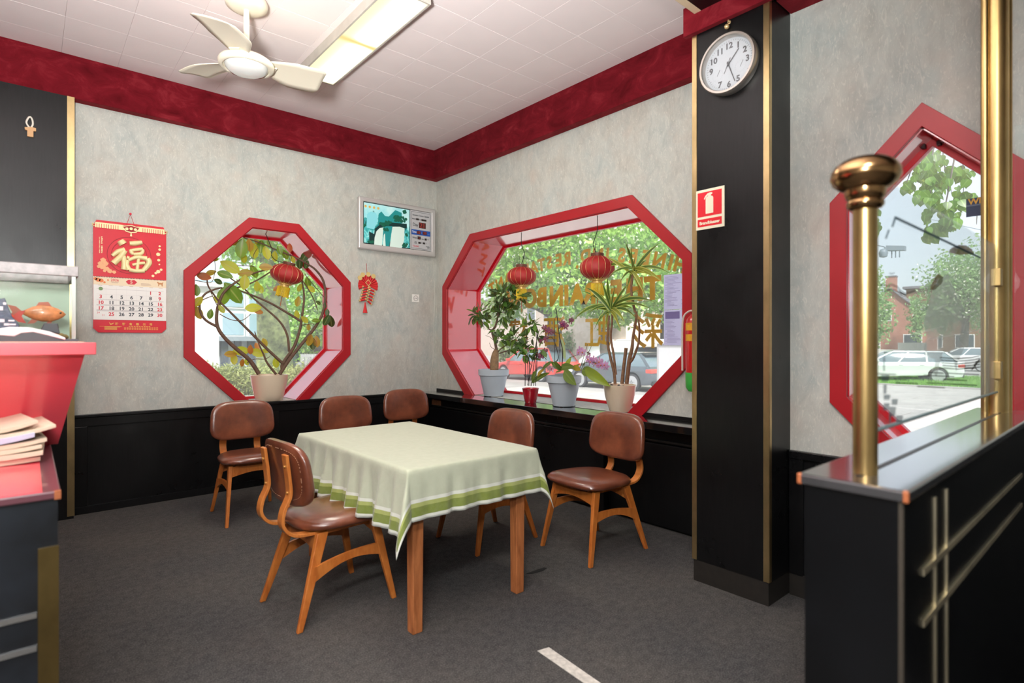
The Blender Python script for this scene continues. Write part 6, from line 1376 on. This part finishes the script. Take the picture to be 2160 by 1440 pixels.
def tree(label, base, tr, blobs, leaf, mt, bark, seed, blossoms=0, branches=(), name='tree', group=None):
    t = thing(name, label, 'tree', base, group); b = Vector(base); top = Vector(blobs[0][0])
    MB().tube(smoothpath([b + Vector((0, 0, -.1)), b + Vector((.05, .03, .35)), b.lerp(top, .4) + Vector((.1, 0, 0)), b.lerp(top, .75), top], 4), [tr * (1.25 - .8 * i / 16) for i in range(17)], 14).build('trunk', bark, t, smooth=60)
    rb = random.Random(seed)
    for k, (c, rad, n_) in enumerate(blobs):
        c = Vector(c); s0 = b.lerp(top, .45 + .3 * rb.random())
        MB().tube(smoothpath([s0, s0.lerp(c, .5) + Vector((rb.uniform(-.4, .4), rb.uniform(-.4, .4), .3)), c], 4), [tr * .4, tr * .36, tr * .3, tr * .26, tr * .22, tr * .18, tr * .12, tr * .08, tr * .05], 6).build('branch', bark, t, smooth=60)
    link('foliage', (lambda me: ([setattr(v, 'co', v.co - ORIG[t.name]) for v in ()], me)[1])(leaves_mesh('foliage', [(tuple(Vector(c) - b), rad, n_) for c, rad, n_ in blobs], leaf, mt, seed)), t, kind='stuff')
    if blossoms:
        link('blossoms', leaves_mesh('blossoms', [(tuple(Vector(c) - b), [q * 1.02 for q in rad], int(n_ * blossoms)) for c, rad, n_ in blobs], leaf * .6, BLOS, seed + 50), t, kind='stuff')
    return t
def gp_(u, d, z=GZ): r = ray(u, CYP); p = CAM + r * d; return Vector((p.x, p.y, z))
def at(u, v, d): return tuple(onD(u, v, d))
# street trees seen through the wide window
b1 = gp_(1168, 28); tree('leafy street tree with a thick grey trunk behind the red car', b1, .42, [(at(1165, 510, 27), (3.7, 3.7, 2.6), 9000), (at(1085, 590, 28), (1.8, 1.8, 1.5), 2400), (at(1215, 600, 26), (2.4, 2.4, 1.6), 4000), (at(1060, 650, 30), (1.2, 1.2, 1.0), 900)], .25, FOL1, TBARK, 1, .28)
b2 = gp_(1403, 27); tree('leafy street tree with a dark trunk behind the grey hatchback', b2, .30, [(at(1400, 520, 26), (4.0, 4.0, 2.8), 9500), (at(1330, 600, 25), (2.3, 2.3, 1.6), 3800), (at(1440, 610, 26), (2.0, 2.0, 1.3), 2400), (at(1300, 655, 26), (1.3, 1.3, .8), 1100)], .25, FOL1, TBARK, 2, .28)
b3 = gp_(1275, 36); tree('tall bright green tree standing farther back between the two street trees', b3, .35, [(at(1275, 520, 36), (4.6, 4.6, 3.0), 6500), (at(1250, 620, 36), (2.8, 2.8, 1.4), 2600)], .34, FOL1, TBARK, 3, .2)
for u, d, h, lab in ((1216, 44, 3.0, 'round green shrub in front of the pale building beyond the street'), (1078, 42, 2.2, 'low spreading shrub behind the bonnet of the red car')):
    b = gp_(u, d); s_ = thing('shrub', lab, 'shrub', b); MB().tube([b, b + Vector((0, 0, h * .5))], .08, 6).build('stem', TBARK, s_)
    link('foliage', leaves_mesh('foliage', [((0, 0, h * .5), (h * .42, h * .42, h * .5), 2200)], .26, FOL3, int(u)), s_, kind='stuff')
# long pale building across the street
BEI = plain('beige_facade', srgb(226, 206, 190), .85, var=.06, vscale=3); ROOFM = plain('grey_roof', srgb(118, 116, 120), .8, var=.1); BRK = plain('house_brick', srgb(168, 116, 98), .85, var=.12, vscale=2); WHT = plain('white_paint', srgb(236, 236, 234), .6); DKG = plain('dark_window', srgb(60, 72, 80), .15, spec=.8)
def house(name, label, c, L, Wd, h, rh, heading, wall, roof, wins, chim=None, gable=True):
    t = thing(name, label, 'building', c); M = Matrix.Translation(c) @ Matrix.Rotation(heading, 4, 'Z')
    def B(m, *a, **k): m.v = [tuple(M @ Vector(p)) for p in m.v]; return m.build(*a, **k)
    if gable: B(MB().prism([(-L / 2, -Wd / 2, 0), (-L / 2, Wd / 2, 0), (-L / 2, Wd / 2, h), (-L / 2, 0, h + rh), (-L / 2, -Wd / 2, h)], (L, 0, 0)), 'wall', wall, t)
    else: B(MB().box((-L / 2, -Wd / 2, 0), (L / 2, Wd / 2, h)), 'wall', wall, t)
    if gable:
        n_ = 9
        for s_ in (-1, 1):
            rp = None
            for k in range(n_):                                       # courses of roof tiles overlapping like steps
                f0, f1 = k / n_, (k + 1) / n_; y0_, y1_ = s_ * (Wd / 2 + .3) * (1 - f0), s_ * (Wd / 2 + .3) * (1 - f1); z0_, z1_ = h - .18 + (rh + .2) * f0, h - .18 + (rh + .2) * f1
                B(MB().hexa([(-L / 2 - .25, y0_, z0_ + .02), (L / 2 + .25, y0_, z0_ + .02), (L / 2 + .25, y1_, z1_), (-L / 2 - .25, y1_, z1_)], [(-L / 2 - .25, y0_, z0_ + .16), (L / 2 + .25, y0_, z0_ + .16), (L / 2 + .25, y1_, z1_ + .06), (-L / 2 - .25, y1_, z1_ + .06)]), 'roof_course', roof, t)
    else: B(MB().box((-L / 2 - .3, -Wd / 2 - .3, h), (L / 2 + .3, Wd / 2 + .3, h + .25)), 'roof', roof, t)
    for (face, a0, a1, z0_, z1_) in wins:
        e = .05
        if face == 'w': f = B(MB().box((-L / 2 - e, a0, z0_), (-L / 2 + .02, a1, z1_)), 'window', WHT, t); B(MB().box((-L / 2 - e - .02, a0 + .08, z0_ + .08), (-L / 2 - e + .01, a1 - .08, z1_ - .08)), 'pane', DKG, f)
        if face == 's': f = B(MB().box((a0, -Wd / 2 - e, z0_), (a1, -Wd / 2 + .02, z1_)), 'window', WHT, t); B(MB().box((a0 + .08, -Wd / 2 - e - .02, z0_ + .08), (a1 - .08, -Wd / 2 - e + .01, z1_ - .08)), 'pane', DKG, f)
    if chim: ch = B(MB().box((chim - .5, -.45, h + rh - 1.2), (chim + .5, .45, h + rh + 1.3)), 'chimney', wall, t); B(MB().box((chim - .56, -.5, h + rh + 1.3), (chim + .56, .5, h + rh + 1.42)), 'chimney_cap', roof, ch)
    return t
c_ = gp_(1190, 58); house('school_building', 'long pale beige building across the street behind the trees', c_, 9, 46, 7.0, 1, -.45, BEI, ROOFM, [('w', -20 + 5.2 * k, -17.4 + 5.2 * k, 3.9, 5.7) for k in range(8)], gable=False)
c_ = gp_(1893, 62); house('brick_house', 'red brick house with a grey tiled gable roof and chimney across the lawn', c_, 9.0, 7.5, 3.8, 3.6, .10, BRK, ROOFM, [('w', -.2, 1.8, 4.0, 5.2), ('w', -2.8, -1.2, 1.0, 2.6), ('w', .8, 2.6, 1.0, 2.6), ('s', -2, 0, 1, 2.4)], chim=-3.4)
c_ = gp_(1948, 70); house('brick_block', 'taller brick house partly hidden behind the etched glass tree', c_, 6, 7, 5.6, 3.0, .2, plain('dark_brick', srgb(126, 88, 74), .85, var=.12, vscale=2), ROOFM, [('w', -1, 1, 1.2, 2.8), ('w', -1, 1, 3.8, 5.2)])
c_ = gp_(2068, 60); house('brown_building', 'flat-roofed brown building behind the etched glass at the right', c_, 8, 12, 7.6, 1, .1, plain('brown_brick', srgb(124, 92, 60), .85, var=.1, vscale=2), ROOFM, [('w', -5 + 2.6 * k, -3.4 + 2.6 * k, z_, z_ + 1.4) for k in range(4) for z_ in (1.2, 4.4)], gable=False)
tree('slim green tree left of the brick house', gp_(1838, 48), .22, [(at(1838, 660, 47), (1.5, 1.5, 3.0), 3000), (at(1832, 590, 48), (1.1, 1.1, 1.5), 900)], .28, FOL2, TBARK, 11, .10)
tree('broad flowering green tree behind the white parked car', gp_(2030, 46), .32, [(at(2042, 595, 45), (2.9, 2.9, 2.9), 6000), (at(1985, 660, 46), (1.3, 1.3, 1.8), 1300), (at(2090, 640, 45), (2.2, 2.2, 2.4), 2400)], .28, FOL2, TBARK, 12, .22)
tree('small airy tree between the brick houses', gp_(1938, 56), .16, [(at(1935, 668, 55), (.9, .9, 2.2), 700)], .34, FOL2, TBARK, 13, .08)
# garden fence in front of the houses: posts and boards
fe = thing('garden_fence', 'pale garden fence of upright boards in front of the brick house', 'fence', gp_(1900, 50))
PALEF = plain('pale_boards', srgb(206, 204, 196), .8, var=.08)
A, B_ = gp_(1846, 50), gp_(1952, 49)
for k in range(34):
    p = A.lerp(B_, k / 33); q = A.lerp(B_, (k + .86) / 33); nrm = (B_ - A).cross(Vector((0, 0, 1))).normalized() * .04; hh = 1.75 if k > 14 else 1.15
    MB().prism([p, q, q + Vector((0, 0, hh)), p + Vector((0, 0, hh))], nrm).build('board', PALEF, fe)
# white bench-like barrier
bn = thing('street_barrier', 'white metal tube barrier on the grass in front of the fence', 'barrier', gp_(1882, 40))
for z_ in (.45, .85): MB().tube([gp_(1868, 40, GZ + z_), gp_(1894, 40, GZ + z_)], .05, 8).build('rail', WHT, bn)
for u in (1869, 1882, 1893): MB().tube([gp_(u, 40, GZ), gp_(u, 40, GZ + .85)], .05, 8).build('post', WHT, bn)

# cars
TYRE = plain('tyre', srgb(52, 52, 54), .8); ALLOY = plain('alloy', srgb(200, 202, 206), .3, metal=.6); CGL = plain('car_window', srgb(104, 122, 130), .08, spec=.9, coat=.5); LRED = plain('tail_lamp', srgb(220, 84, 74), .2, coat=.5); LWH = plain('head_lamp', srgb(230, 232, 236), .15, coat=.5); BUMP = plain('bumper_black', srgb(48, 50, 54), .5); PLATE = plain('number_plate', srgb(226, 184, 60), .5)
def car(name, label, p, heading, paint, L=4.3, Wd=1.78, Hh=1.46, van=False, kind='car'):
    """nose at +x"""
    t = thing(name, label, kind, p); M = Matrix.Translation(p) @ Matrix.Rotation(heading, 4, 'Z')
    def B(m, *a, **k): m.v = [tuple(M @ Vector(q)) for q in m.v]; return m.build(*a, **k)
    wr = .33; xf, xr = L * .31, -L * .30
    def arch(x): return [(x + (wr + .06) * math.cos(a), wr + (wr + .06) * math.sin(a)) for a in [math.radians(k) for k in range(0, 181, 20)]]
    bz = .92 if not van else 1.05
    P = [(-L / 2 + .06, .28)] + [(xr - wr - .06, .24)] + list(reversed(arch(xr))) + [(xf - wr - .06, .24)] + list(reversed(arch(xf))) + [(L / 2 - .08, .26), (L / 2, .45), (L / 2 - .03, .66), (L / 2 - .22, .78), (L * .24, bz), (-L / 2 + .18, bz + .04), (-L / 2, .80), (-L / 2 - .02, .5)]
    B(MB().prism([(x, -Wd / 2, z) for x, z in P], (0, Wd, 0)), 'body', paint, t, bevel=.04, segs=2, smooth=40)
    x0b, x1b = -L / 2 + .12, L * .25; x0t, x1t = -L / 2 + (.62 if not van else .2), L * .06 if not van else L * .16; wb, wt = Wd / 2 - .05, Wd / 2 - .24 if not van else Wd / 2 - .12
    bot = [(x0b, -wb, bz - .02), (x1b, -wb, bz - .02), (x1b, wb, bz - .02), (x0b, wb, bz - .02)]; tp = [(x0t, -wt, Hh - .05), (x1t, -wt, Hh - .05), (x1t, wt, Hh - .05), (x0t, wt, Hh - .05)]
    B(MB().hexa(bot, tp), 'cabin_glass' if not van else 'cargo_body', CGL if not van else paint, t, bevel=.05, segs=2, smooth=40)
    B(MB().hexa([(x0t - .06, -wt - .02, Hh - .07), (x1t + .06, -wt - .02, Hh - .07), (x1t + .06, wt + .02, Hh - .07), (x0t - .06, wt + .02, Hh - .07)], [(x0t + .1, -wt + .1, Hh), (x1t - .1, -wt + .1, Hh), (x1t - .1, wt - .1, Hh), (x0t + .1, wt - .1, Hh)]), 'roof', paint, t, bevel=.02)
    for s_ in (-1, 1):
        if not van:
            for fa in (.0, .36, .68, 1.0):                            # window pillars
                pb = Vector((x0b + (x1b - x0b) * fa, s_ * (wb + .006), bz)); ptp = Vector((x0t + (x1t - x0t) * fa, s_ * (wt + .012), Hh - .05)); B(MB().strip([pb, ptp], (.07 if fa in (.36, .68) else .12, 0, 0), .02), 'pillar', paint, t)
        else:
            B(MB().hexa([(L * .02, s_ * (wb - .01), bz + .05), (L * .20, s_ * (wb - .01), bz + .05), (L * .20, s_ * (wb + .01), bz + .05), (L * .02, s_ * (wb + .01), bz + .05)], [(L * .03, s_ * (wt + .01), Hh - .25), (L * .145, s_ * (wt + .01), Hh - .25), (L * .145, s_ * (wt + .05), Hh - .25), (L * .03, s_ * (wt + .05), Hh - .25)]), 'side_window', CGL, t)
        for dx in (-.02 * L, -.19 * L): B(MB().box((dx, s_ * (Wd / 2 - .003), .80), (dx + .17, s_ * (Wd / 2 + .02), .825)), 'door_handle', BUMP if van else paint, t)
        B(MB().box((x1b - .32, s_ * (Wd / 2 + .02), bz + .0), (x1b - .14, s_ * (Wd / 2 + .18), bz + .13)), 'mirror', paint, t, bevel=.03)
        B(MB().box((-L / 2 - .03, s_ * (Wd / 2 - .42), .70), (-L / 2 + .24, s_ * (Wd / 2 + .008), .86)), 'tail_light', LRED, t, bevel=.03)
        B(MB().box((L / 2 - .42, s_ * (Wd / 2 - .40), .60), (L / 2 - .03, s_ * (Wd / 2 + .006), .73)), 'headlight', LWH, t, bevel=.03)
        for x in (xf, xr):
            w_ = B(MB().lathe([(.0, -.10), (.27, -.10), (wr, -.08), (wr, .08), (.27, .10), (.20, .10)], (x, s_ * (Wd / 2 - .10), wr), 28, axis='y'), 'wheel', TYRE, t, smooth=40)
            B(MB().lathe([(.235, -.012), (.26, -.012), (.26, .012), (.235, .012)], (x, s_ * (Wd / 2 + .0), wr), 24, axis='y'), 'rim', ALLOY, w_)
            B(MB().lathe([(0, -.02), (.24, -.02), (.24, -.012), (0, -.012)], (x, s_ * (Wd / 2 - .01), wr), 20, axis='y'), 'brake_disc', plain('wheel_well', srgb(40, 42, 45), .7), w_)
            for k in range(5):
                a = 2 * PI * k / 5 + .3
                for da in (-.13, .13): B(MB().strip([Vector((x + .03 * math.cos(a), s_ * (Wd / 2 + .004), wr + .03 * math.sin(a))), Vector((x + .245 * math.cos(a + da), s_ * (Wd / 2 + .004), wr + .245 * math.sin(a + da)))], (.034 * math.sin(a), 0, -.034 * math.cos(a)), .02), 'spoke', ALLOY, w_)
    B(MB().box((-L / 2 - .035, -.26, .52), (-L / 2 + .02, .26, .63)), 'number_plate', PLATE, t)
    B(MB().box((-L / 2 - .03, -Wd / 2 + .1, .27), (-L / 2 + .1, Wd / 2 - .1, .42)), 'rear_bumper', BUMP, t, bevel=.02); B(MB().box((L / 2 - .12, -Wd / 2 + .15, .28), (L / 2 + .01, Wd / 2 - .15, .5)), 'grille', BUMP, t, bevel=.02)
    if not van: B(MB().hexa([(x0t - .20, -wt + .05, Hh - .10), (x0t + .05, -wt + .05, Hh - .05), (x0t + .05, wt - .05, Hh - .05), (x0t - .20, wt - .05, Hh - .10)], [(x0t - .20, -wt + .05, Hh - .06), (x0t + .05, -wt + .05, Hh - .0), (x0t + .05, wt - .05, Hh - .0), (x0t - .20, wt - .05, Hh - .06)]), 'spoiler', BUMP, t)
    return t
paint = lambda n_, c: plain(n_, c, .25, coat=1.0, crough=.05)
car('hatchback_car', 'dark grey hatchback parked across the street behind the striped palm', gp_(1306, 22.6), PI / 2 - .0, paint('paint_grey', srgb(80, 90, 98)))
car('red_car', 'red car parked across the street behind the bonsai-like tree', gp_(1128, 27.5), PI / 2, paint('paint_red', srgb(206, 62, 54)), L=4.4, Hh=1.58)
car('white_van', 'white van parked beyond the grey hatchback, its cab behind the purple orchids', gp_(1278, 37), PI + .35, paint('paint_white', srgb(236, 236, 236)), L=4.8, Wd=1.9, Hh=2.0, van=True, kind='van')
car('white_van', 'white van parked beyond the grey hatchback, half hidden behind the palm canes', gp_(1330, 35), PI + .5, MATS['paint_white'], L=4.8, Wd=1.9, Hh=2.0, van=True, kind='van')
car('blue_car', 'dark blue car seen from behind with red lamps beside the dark tree trunk', gp_(1385, 31), .35, paint('paint_blue', srgb(70, 84, 104)), L=4.4, Hh=1.6)
car('white_car', 'white car parked beyond the lawn behind the etched glass tree', gp_(2032, 39), PI / 2 + .25, MATS['paint_white'], L=4.4, Hh=1.45)
car('estate_car', 'long white estate car parked at the far edge of the paving left of the lawn', gp_(1888, 26.5), PI / 2 + .5, paint('paint_pale', srgb(226, 230, 230)), L=4.8, Hh=1.45)
car('silver_car', 'pale car just visible right of the tall brass post', gp_(2136, 34), PI / 2, paint('paint_silver', srgb(220, 218, 218)), L=4.3)
# utility cabinet on the pavement
uc = thing('utility_cabinet', 'pale grey street cabinet outside the right edge of the wide window', 'cabinet', gp_(1432, 12))
b = gp_(1432, 12); MB().box((b.x - .3, b.y - .36, GZ), (b.x + .3, b.y + .36, 1.24)).build('housing', plain('cabinet_grey', srgb(176, 174, 174), .6), uc, bevel=.02); MB().box((b.x - .34, b.y - .40, 1.24), (b.x + .34, b.y + .40, 1.34)).build('lid', WHT, uc, bevel=.02)
MB().box((b.x - .31, b.y - .30, GZ + .2), (b.x - .295, b.y + .30, 1.15)).build('door', plain('cabinet_door', srgb(196, 196, 198), .6), uc)
# street lamp hung on a cable
sl = thing('street_lamp', 'grey street lamp box hung on a cable against the white sky', 'street lamp', gp_(1815, 21))
p = Vector(at(1886, 523, 20)); LMP = plain('lamp_grey', srgb(112, 124, 132), .5)
MB().hexa([p + Vector((-.05, .24, -.06)), p + Vector((.1, -.28, -.1)), p + Vector((.35, -.28, -.1)), p + Vector((.3, .24, -.06))], [p + Vector((-.05, .24, .12)), p + Vector((.1, -.28, .06)), p + Vector((.35, -.28, .06)), p + Vector((.3, .24, .12))]).build('lamp_box', LMP, sl)
MB().lathe([(0, -.2), (.12, -.16), (.15, -.02), (.10, .10), (0, .14)], p + Vector((-.05, .32, -.12)), 14).build('gear_box', LMP, sl, smooth=50)
for dy in (.1, -.02, -.14): MB().tube([p + Vector((.1, dy, -.06)), p + Vector((.1, dy, -.34))], .02, 5).build('hanger', LMP, sl)
MB().tube(smoothpath([at(1835, 512, 21), at(1850, 517, 20.6), at(1866, 521, 20.3), p + Vector((-.05, .3, -.05))], 4), .02, 5).build('cable', LMP, sl)
mst = gp_(1815, 21); MB().tube([mst, mst + Vector((0, 0, 5.55))], .07, 10).build('added_mast', LMP, sl, smooth=60)  # added pole to carry the lamp cable, unseen behind the short brass post
MB().tube(smoothpath([mst + Vector((0, 0, 5.5)), Vector(at(1835, 512, 21))], 3), .02, 5).build('cable', LMP, sl)  # added length joining the lamp cable to the unseen pole
MB().tube([at(2070, 485, 20), at(2000, 470, 24), at(1960, 462, 27)], .012, 5).build('cable', LMP, sl)

# overhanging lime branches close outside the pointed window
lb = thing('lime_tree', 'lime tree whose big bright leaves hang down outside the pointed window', 'tree', (7.6, -2.6, GZ))
MB().tube(smoothpath([(7.6, -2.6, GZ), (7.5, -2.5, 1.6), (7.2, -2.0, 3.6), (6.8, -1.2, 5.0), (6.3, .3, 5.3), (6.0, 1.4, 4.9)], 4), [.30, .28, .27, .26, .25, .24, .23, .22, .20, .18, .16, .14, .12, .11, .10, .09, .08, .07, .06, .05, .04], 12).build('trunk', TBARK, lb, smooth=60)
LL = m_leaf('leaf_lime', srgb(36, 80, 24), srgb(92, 144, 40), rough=.4, trans=.35, rib=srgb(120, 160, 70))
def lime_leaf():
    P = [(0, 0), (.02, .20), (.14, .40), (.34, .46), (.56, .40), (.76, .26), (.90, .10), (1.06, 0)]; V = [(x, 0, -.10 * x * x) for x, y in P] + [(x, y, .10 * y - .10 * x * x) for x, y in P] + [(x, -y, .10 * y - .10 * x * x) for x, y in P]; n_ = len(P)
    me = bpy.data.meshes.new('leaf'); me.from_pydata(V, [], [(i, i + 1, n_ + i + 1, n_ + i) for i in range(n_ - 1)] + [(i + 1, i, 2 * n_ + i, 2 * n_ + i + 1) for i in range(n_ - 1)]); me.materials.append(LL); me.polygons.foreach_set('use_smooth', [True] * (2 * n_ - 2))
    at_ = me.attributes.new('margin', 'FLOAT', 'POINT'); at_.data.foreach_set('value', [0] * n_ + [1] * (2 * n_)); me.update(); return me
LM = lime_leaf(); lr = random.Random(77)
w3 = lambda x, y, d: onD(1840 + x / 5.54, 300 + y / 5.54, d)
twigs = [([(900, -120), (830, 100), (850, 300), (900, 430), (925, 600)], 5.6), ([(760, -100), (700, 150), (640, 420), (690, 620), (660, 740)], 5.4), ([(1150, -60), (1060, 250), (1070, 450), (1060, 620)], 5.8), ([(600, -60), (480, 250), (420, 420), (380, 520)], 5.6), ([(980, 80), (900, 500), (870, 660), (820, 860), (780, 960), (640, 1080)], 5.2), ([(830, 800), (960, 900), (1010, 980)], 5.2), ([(400, 200), (120, 650), (40, 900), (50, 1200)], 6.0), ([(1300, 600), (1230, 820), (1220, 960)], 5.6)]
for P, d in twigs: MB().tube(smoothpath([w3(x, y, d) for x, y in P], 4), [.008 - .0055 * i / (4 * (len(P) - 1)) for i in range(4 * (len(P) - 1) + 1)], 5).build('twig', TBARK, lb, smooth=60)
for (cx_, cy_, rx, ry, n_, d) in ((620, 330, 150, 160, 34, 5.5), (720, 200, 130, 110, 20, 5.6), (560, 600, 70, 60, 8, 5.4), (680, 580, 110, 110, 20, 5.3), (830, 430, 90, 120, 14, 5.5), (1080, 350, 90, 110, 16, 5.8), (1050, 560, 80, 90, 12, 5.7), (930, 330, 60, 60, 6, 5.6), (820, 760, 110, 80, 18, 5.2), (980, 700, 90, 60, 12, 5.3), (900, 920, 110, 70, 14, 5.2), (760, 1000, 110, 60, 14, 5.2), (680, 1090, 80, 40, 7, 5.2), (420, 480, 60, 60, 8, 5.6), (40, 900, 40, 180, 14, 6.0), (1180, 650, 60, 90, 8, 5.7), (1000, 860, 50, 50, 5, 5.2), (640, 860, 40, 90, 6, 5.3)):
    for k in range(int(n_ * 1.15)):
        a = lr.uniform(0, 6.28); q = math.sqrt(lr.random()); p = w3(cx_ + math.cos(a) * rx * q, cy_ + math.sin(a) * ry * q, d + lr.uniform(-.35, .35)); s_ = lr.uniform(.06, .105)
        dr = Vector((lr.uniform(-.6, .6), lr.uniform(-.8, .8), -1)); put('leaf', LM, lb, frame(p, dr, (-1 + lr.uniform(-1.1, 1.1), lr.uniform(-1.1, .7), lr.uniform(-.4, 1.0))) @ Matrix.Diagonal((s_, s_, s_, 1)))

# beyond the narrow octagon window
tb_ = gp_(578, 23); tree('big old tree with a thick mossy trunk behind the low hedge', tb_, .72, [(at(560, 480, 22), (3.6, 3.6, 1.3), 3400), (at(620, 510, 22), (1.7, 1.7, 1.0), 1300), (at(510, 520, 22), (1.0, 1.0, .6), 500), (at(540, 590, 20), (.7, .7, .6), 260)], .24, FOL1, MOSS, 21, .06)
tree('light green tree right behind the mossy trunk', gp_(668, 36), .25, [(at(664, 640, 35), (2.6, 2.6, 3.0), 5200), (at(640, 700, 36), (1.8, 1.8, 1.6), 1600), (at(700, 600, 36), (2.4, 2.4, 2.4), 2400)], .26, FOL1, TBARK, 22, .10)
hg = thing('low_hedge', 'low loose hedge of grassy shrubs in front of the mossy tree', 'hedge', gp_(540, 19.5))
A, B_ = gp_(440, 19.6), gp_(660, 20.2)
for k in range(9):
    p = A.lerp(B_, k / 8); MB().tube([p, p + Vector((0, 0, .6))], .03, 5).build('stem', TBARK, hg)
link('foliage', leaves_mesh('foliage', [(tuple(A.lerp(B_, k / 12) - ORIG[hg.name] + Vector((0, 0, .52))), (.62, .62, .56), 900) for k in range(13)], .16, m_foliage('hedge_green', ((128, 140, 72), (160, 170, 100), (196, 200, 140)), .35), 33, .25), hg, kind='stuff')
wb_ = thing('white_annexe', 'white rendered building at the left edge of the narrow octagon window', 'building', gp_(420, 26))
p = gp_(462, 25); MB().box((p.x - 9, p.y, GZ), (p.x, p.y + 8, 3.7)).build('wall', WHT, wb_); MB().box((p.x - 9.2, p.y - .2, 3.7), (p.x + .2, p.y + 8.2, 3.9)).build('roof_edge', plain('roof_edge_grey', srgb(210, 212, 214), .6), wb_)
gb = thing('glass_office', 'bluish glass-fronted building behind the mossy tree', 'building', gp_(520, 36))
p = gp_(520, 36); q0, q1 = gp_(455, 34), gp_(600, 37)
MB().box((q0.x - 3, q0.y + 1.5, GZ), (q1.x + 6, q0.y + 9, 5.6)).build('core', plain('office_wall', srgb(196, 206, 210), .5), gb)
for k in range(7):
    for z0_, z1_ in ((1.6, 3.2), (3.4, 5.2)):
        f = MB().box((q0.x - 1 + k * 1.6, q0.y + 1.38, z0_), (q0.x + .45 + k * 1.6, q0.y + 1.5, z1_)).build('window', WHT, gb); MB().box((q0.x - .9 + k * 1.6, q0.y + 1.34, z0_ + .1), (q0.x + .35 + k * 1.6, q0.y + 1.39, z1_ - .1)).build('pane', plain('office_glass', srgb(150, 178, 190), .1, spec=.9), f)
for k in range(12): MB().box((q0.x - 1 + k * .8, q0.y + 1.2, GZ), (q0.x - .6 + k * .8, q0.y + 1.5, 1.3)).build('lamella', plain('lamella_dark', srgb(78, 86, 96), .5), gb)
MB().box((q0.x - 2, q0.y + .8, 1.3), (q0.x + 10, q0.y + 1.5, 1.6)).build('canopy', plain('canopy_grey', srgb(140, 152, 160), .5), gb)
wf = thing('white_fence', 'white picket fence behind the bollard right of the mossy trunk', 'fence', gp_(665, 28))
A, B_ = gp_(634, 28), gp_(700, 28.5)
for k in range(22):
    p = A.lerp(B_, k / 22); q = A.lerp(B_, (k + .6) / 22); MB().prism([p, q, q + Vector((0, 0, 1.25)), p + Vector((0, 0, 1.25))], (.02, .04, 0)).build('picket', WHT, wf)
MB().prism([A + Vector((0, 0, 1.1)), B_ + Vector((0, 0, 1.1)), B_ + Vector((0, 0, 1.2)), A + Vector((0, 0, 1.2))], (.04, .08, 0)).build('rail', WHT, wf)
bo = thing('bollard', 'dark grey round-topped bollard beside the mossy trunk', 'bollard', gp_(633, 20.5)); p = gp_(633, 20.5)
MB().lathe([(.16, 0), (.16, .95), (.14, 1.05), (.08, 1.12), (0, 1.14)], p, 18).build('post', plain('bollard_grey', srgb(112, 116, 120), .6), bo, smooth=50)
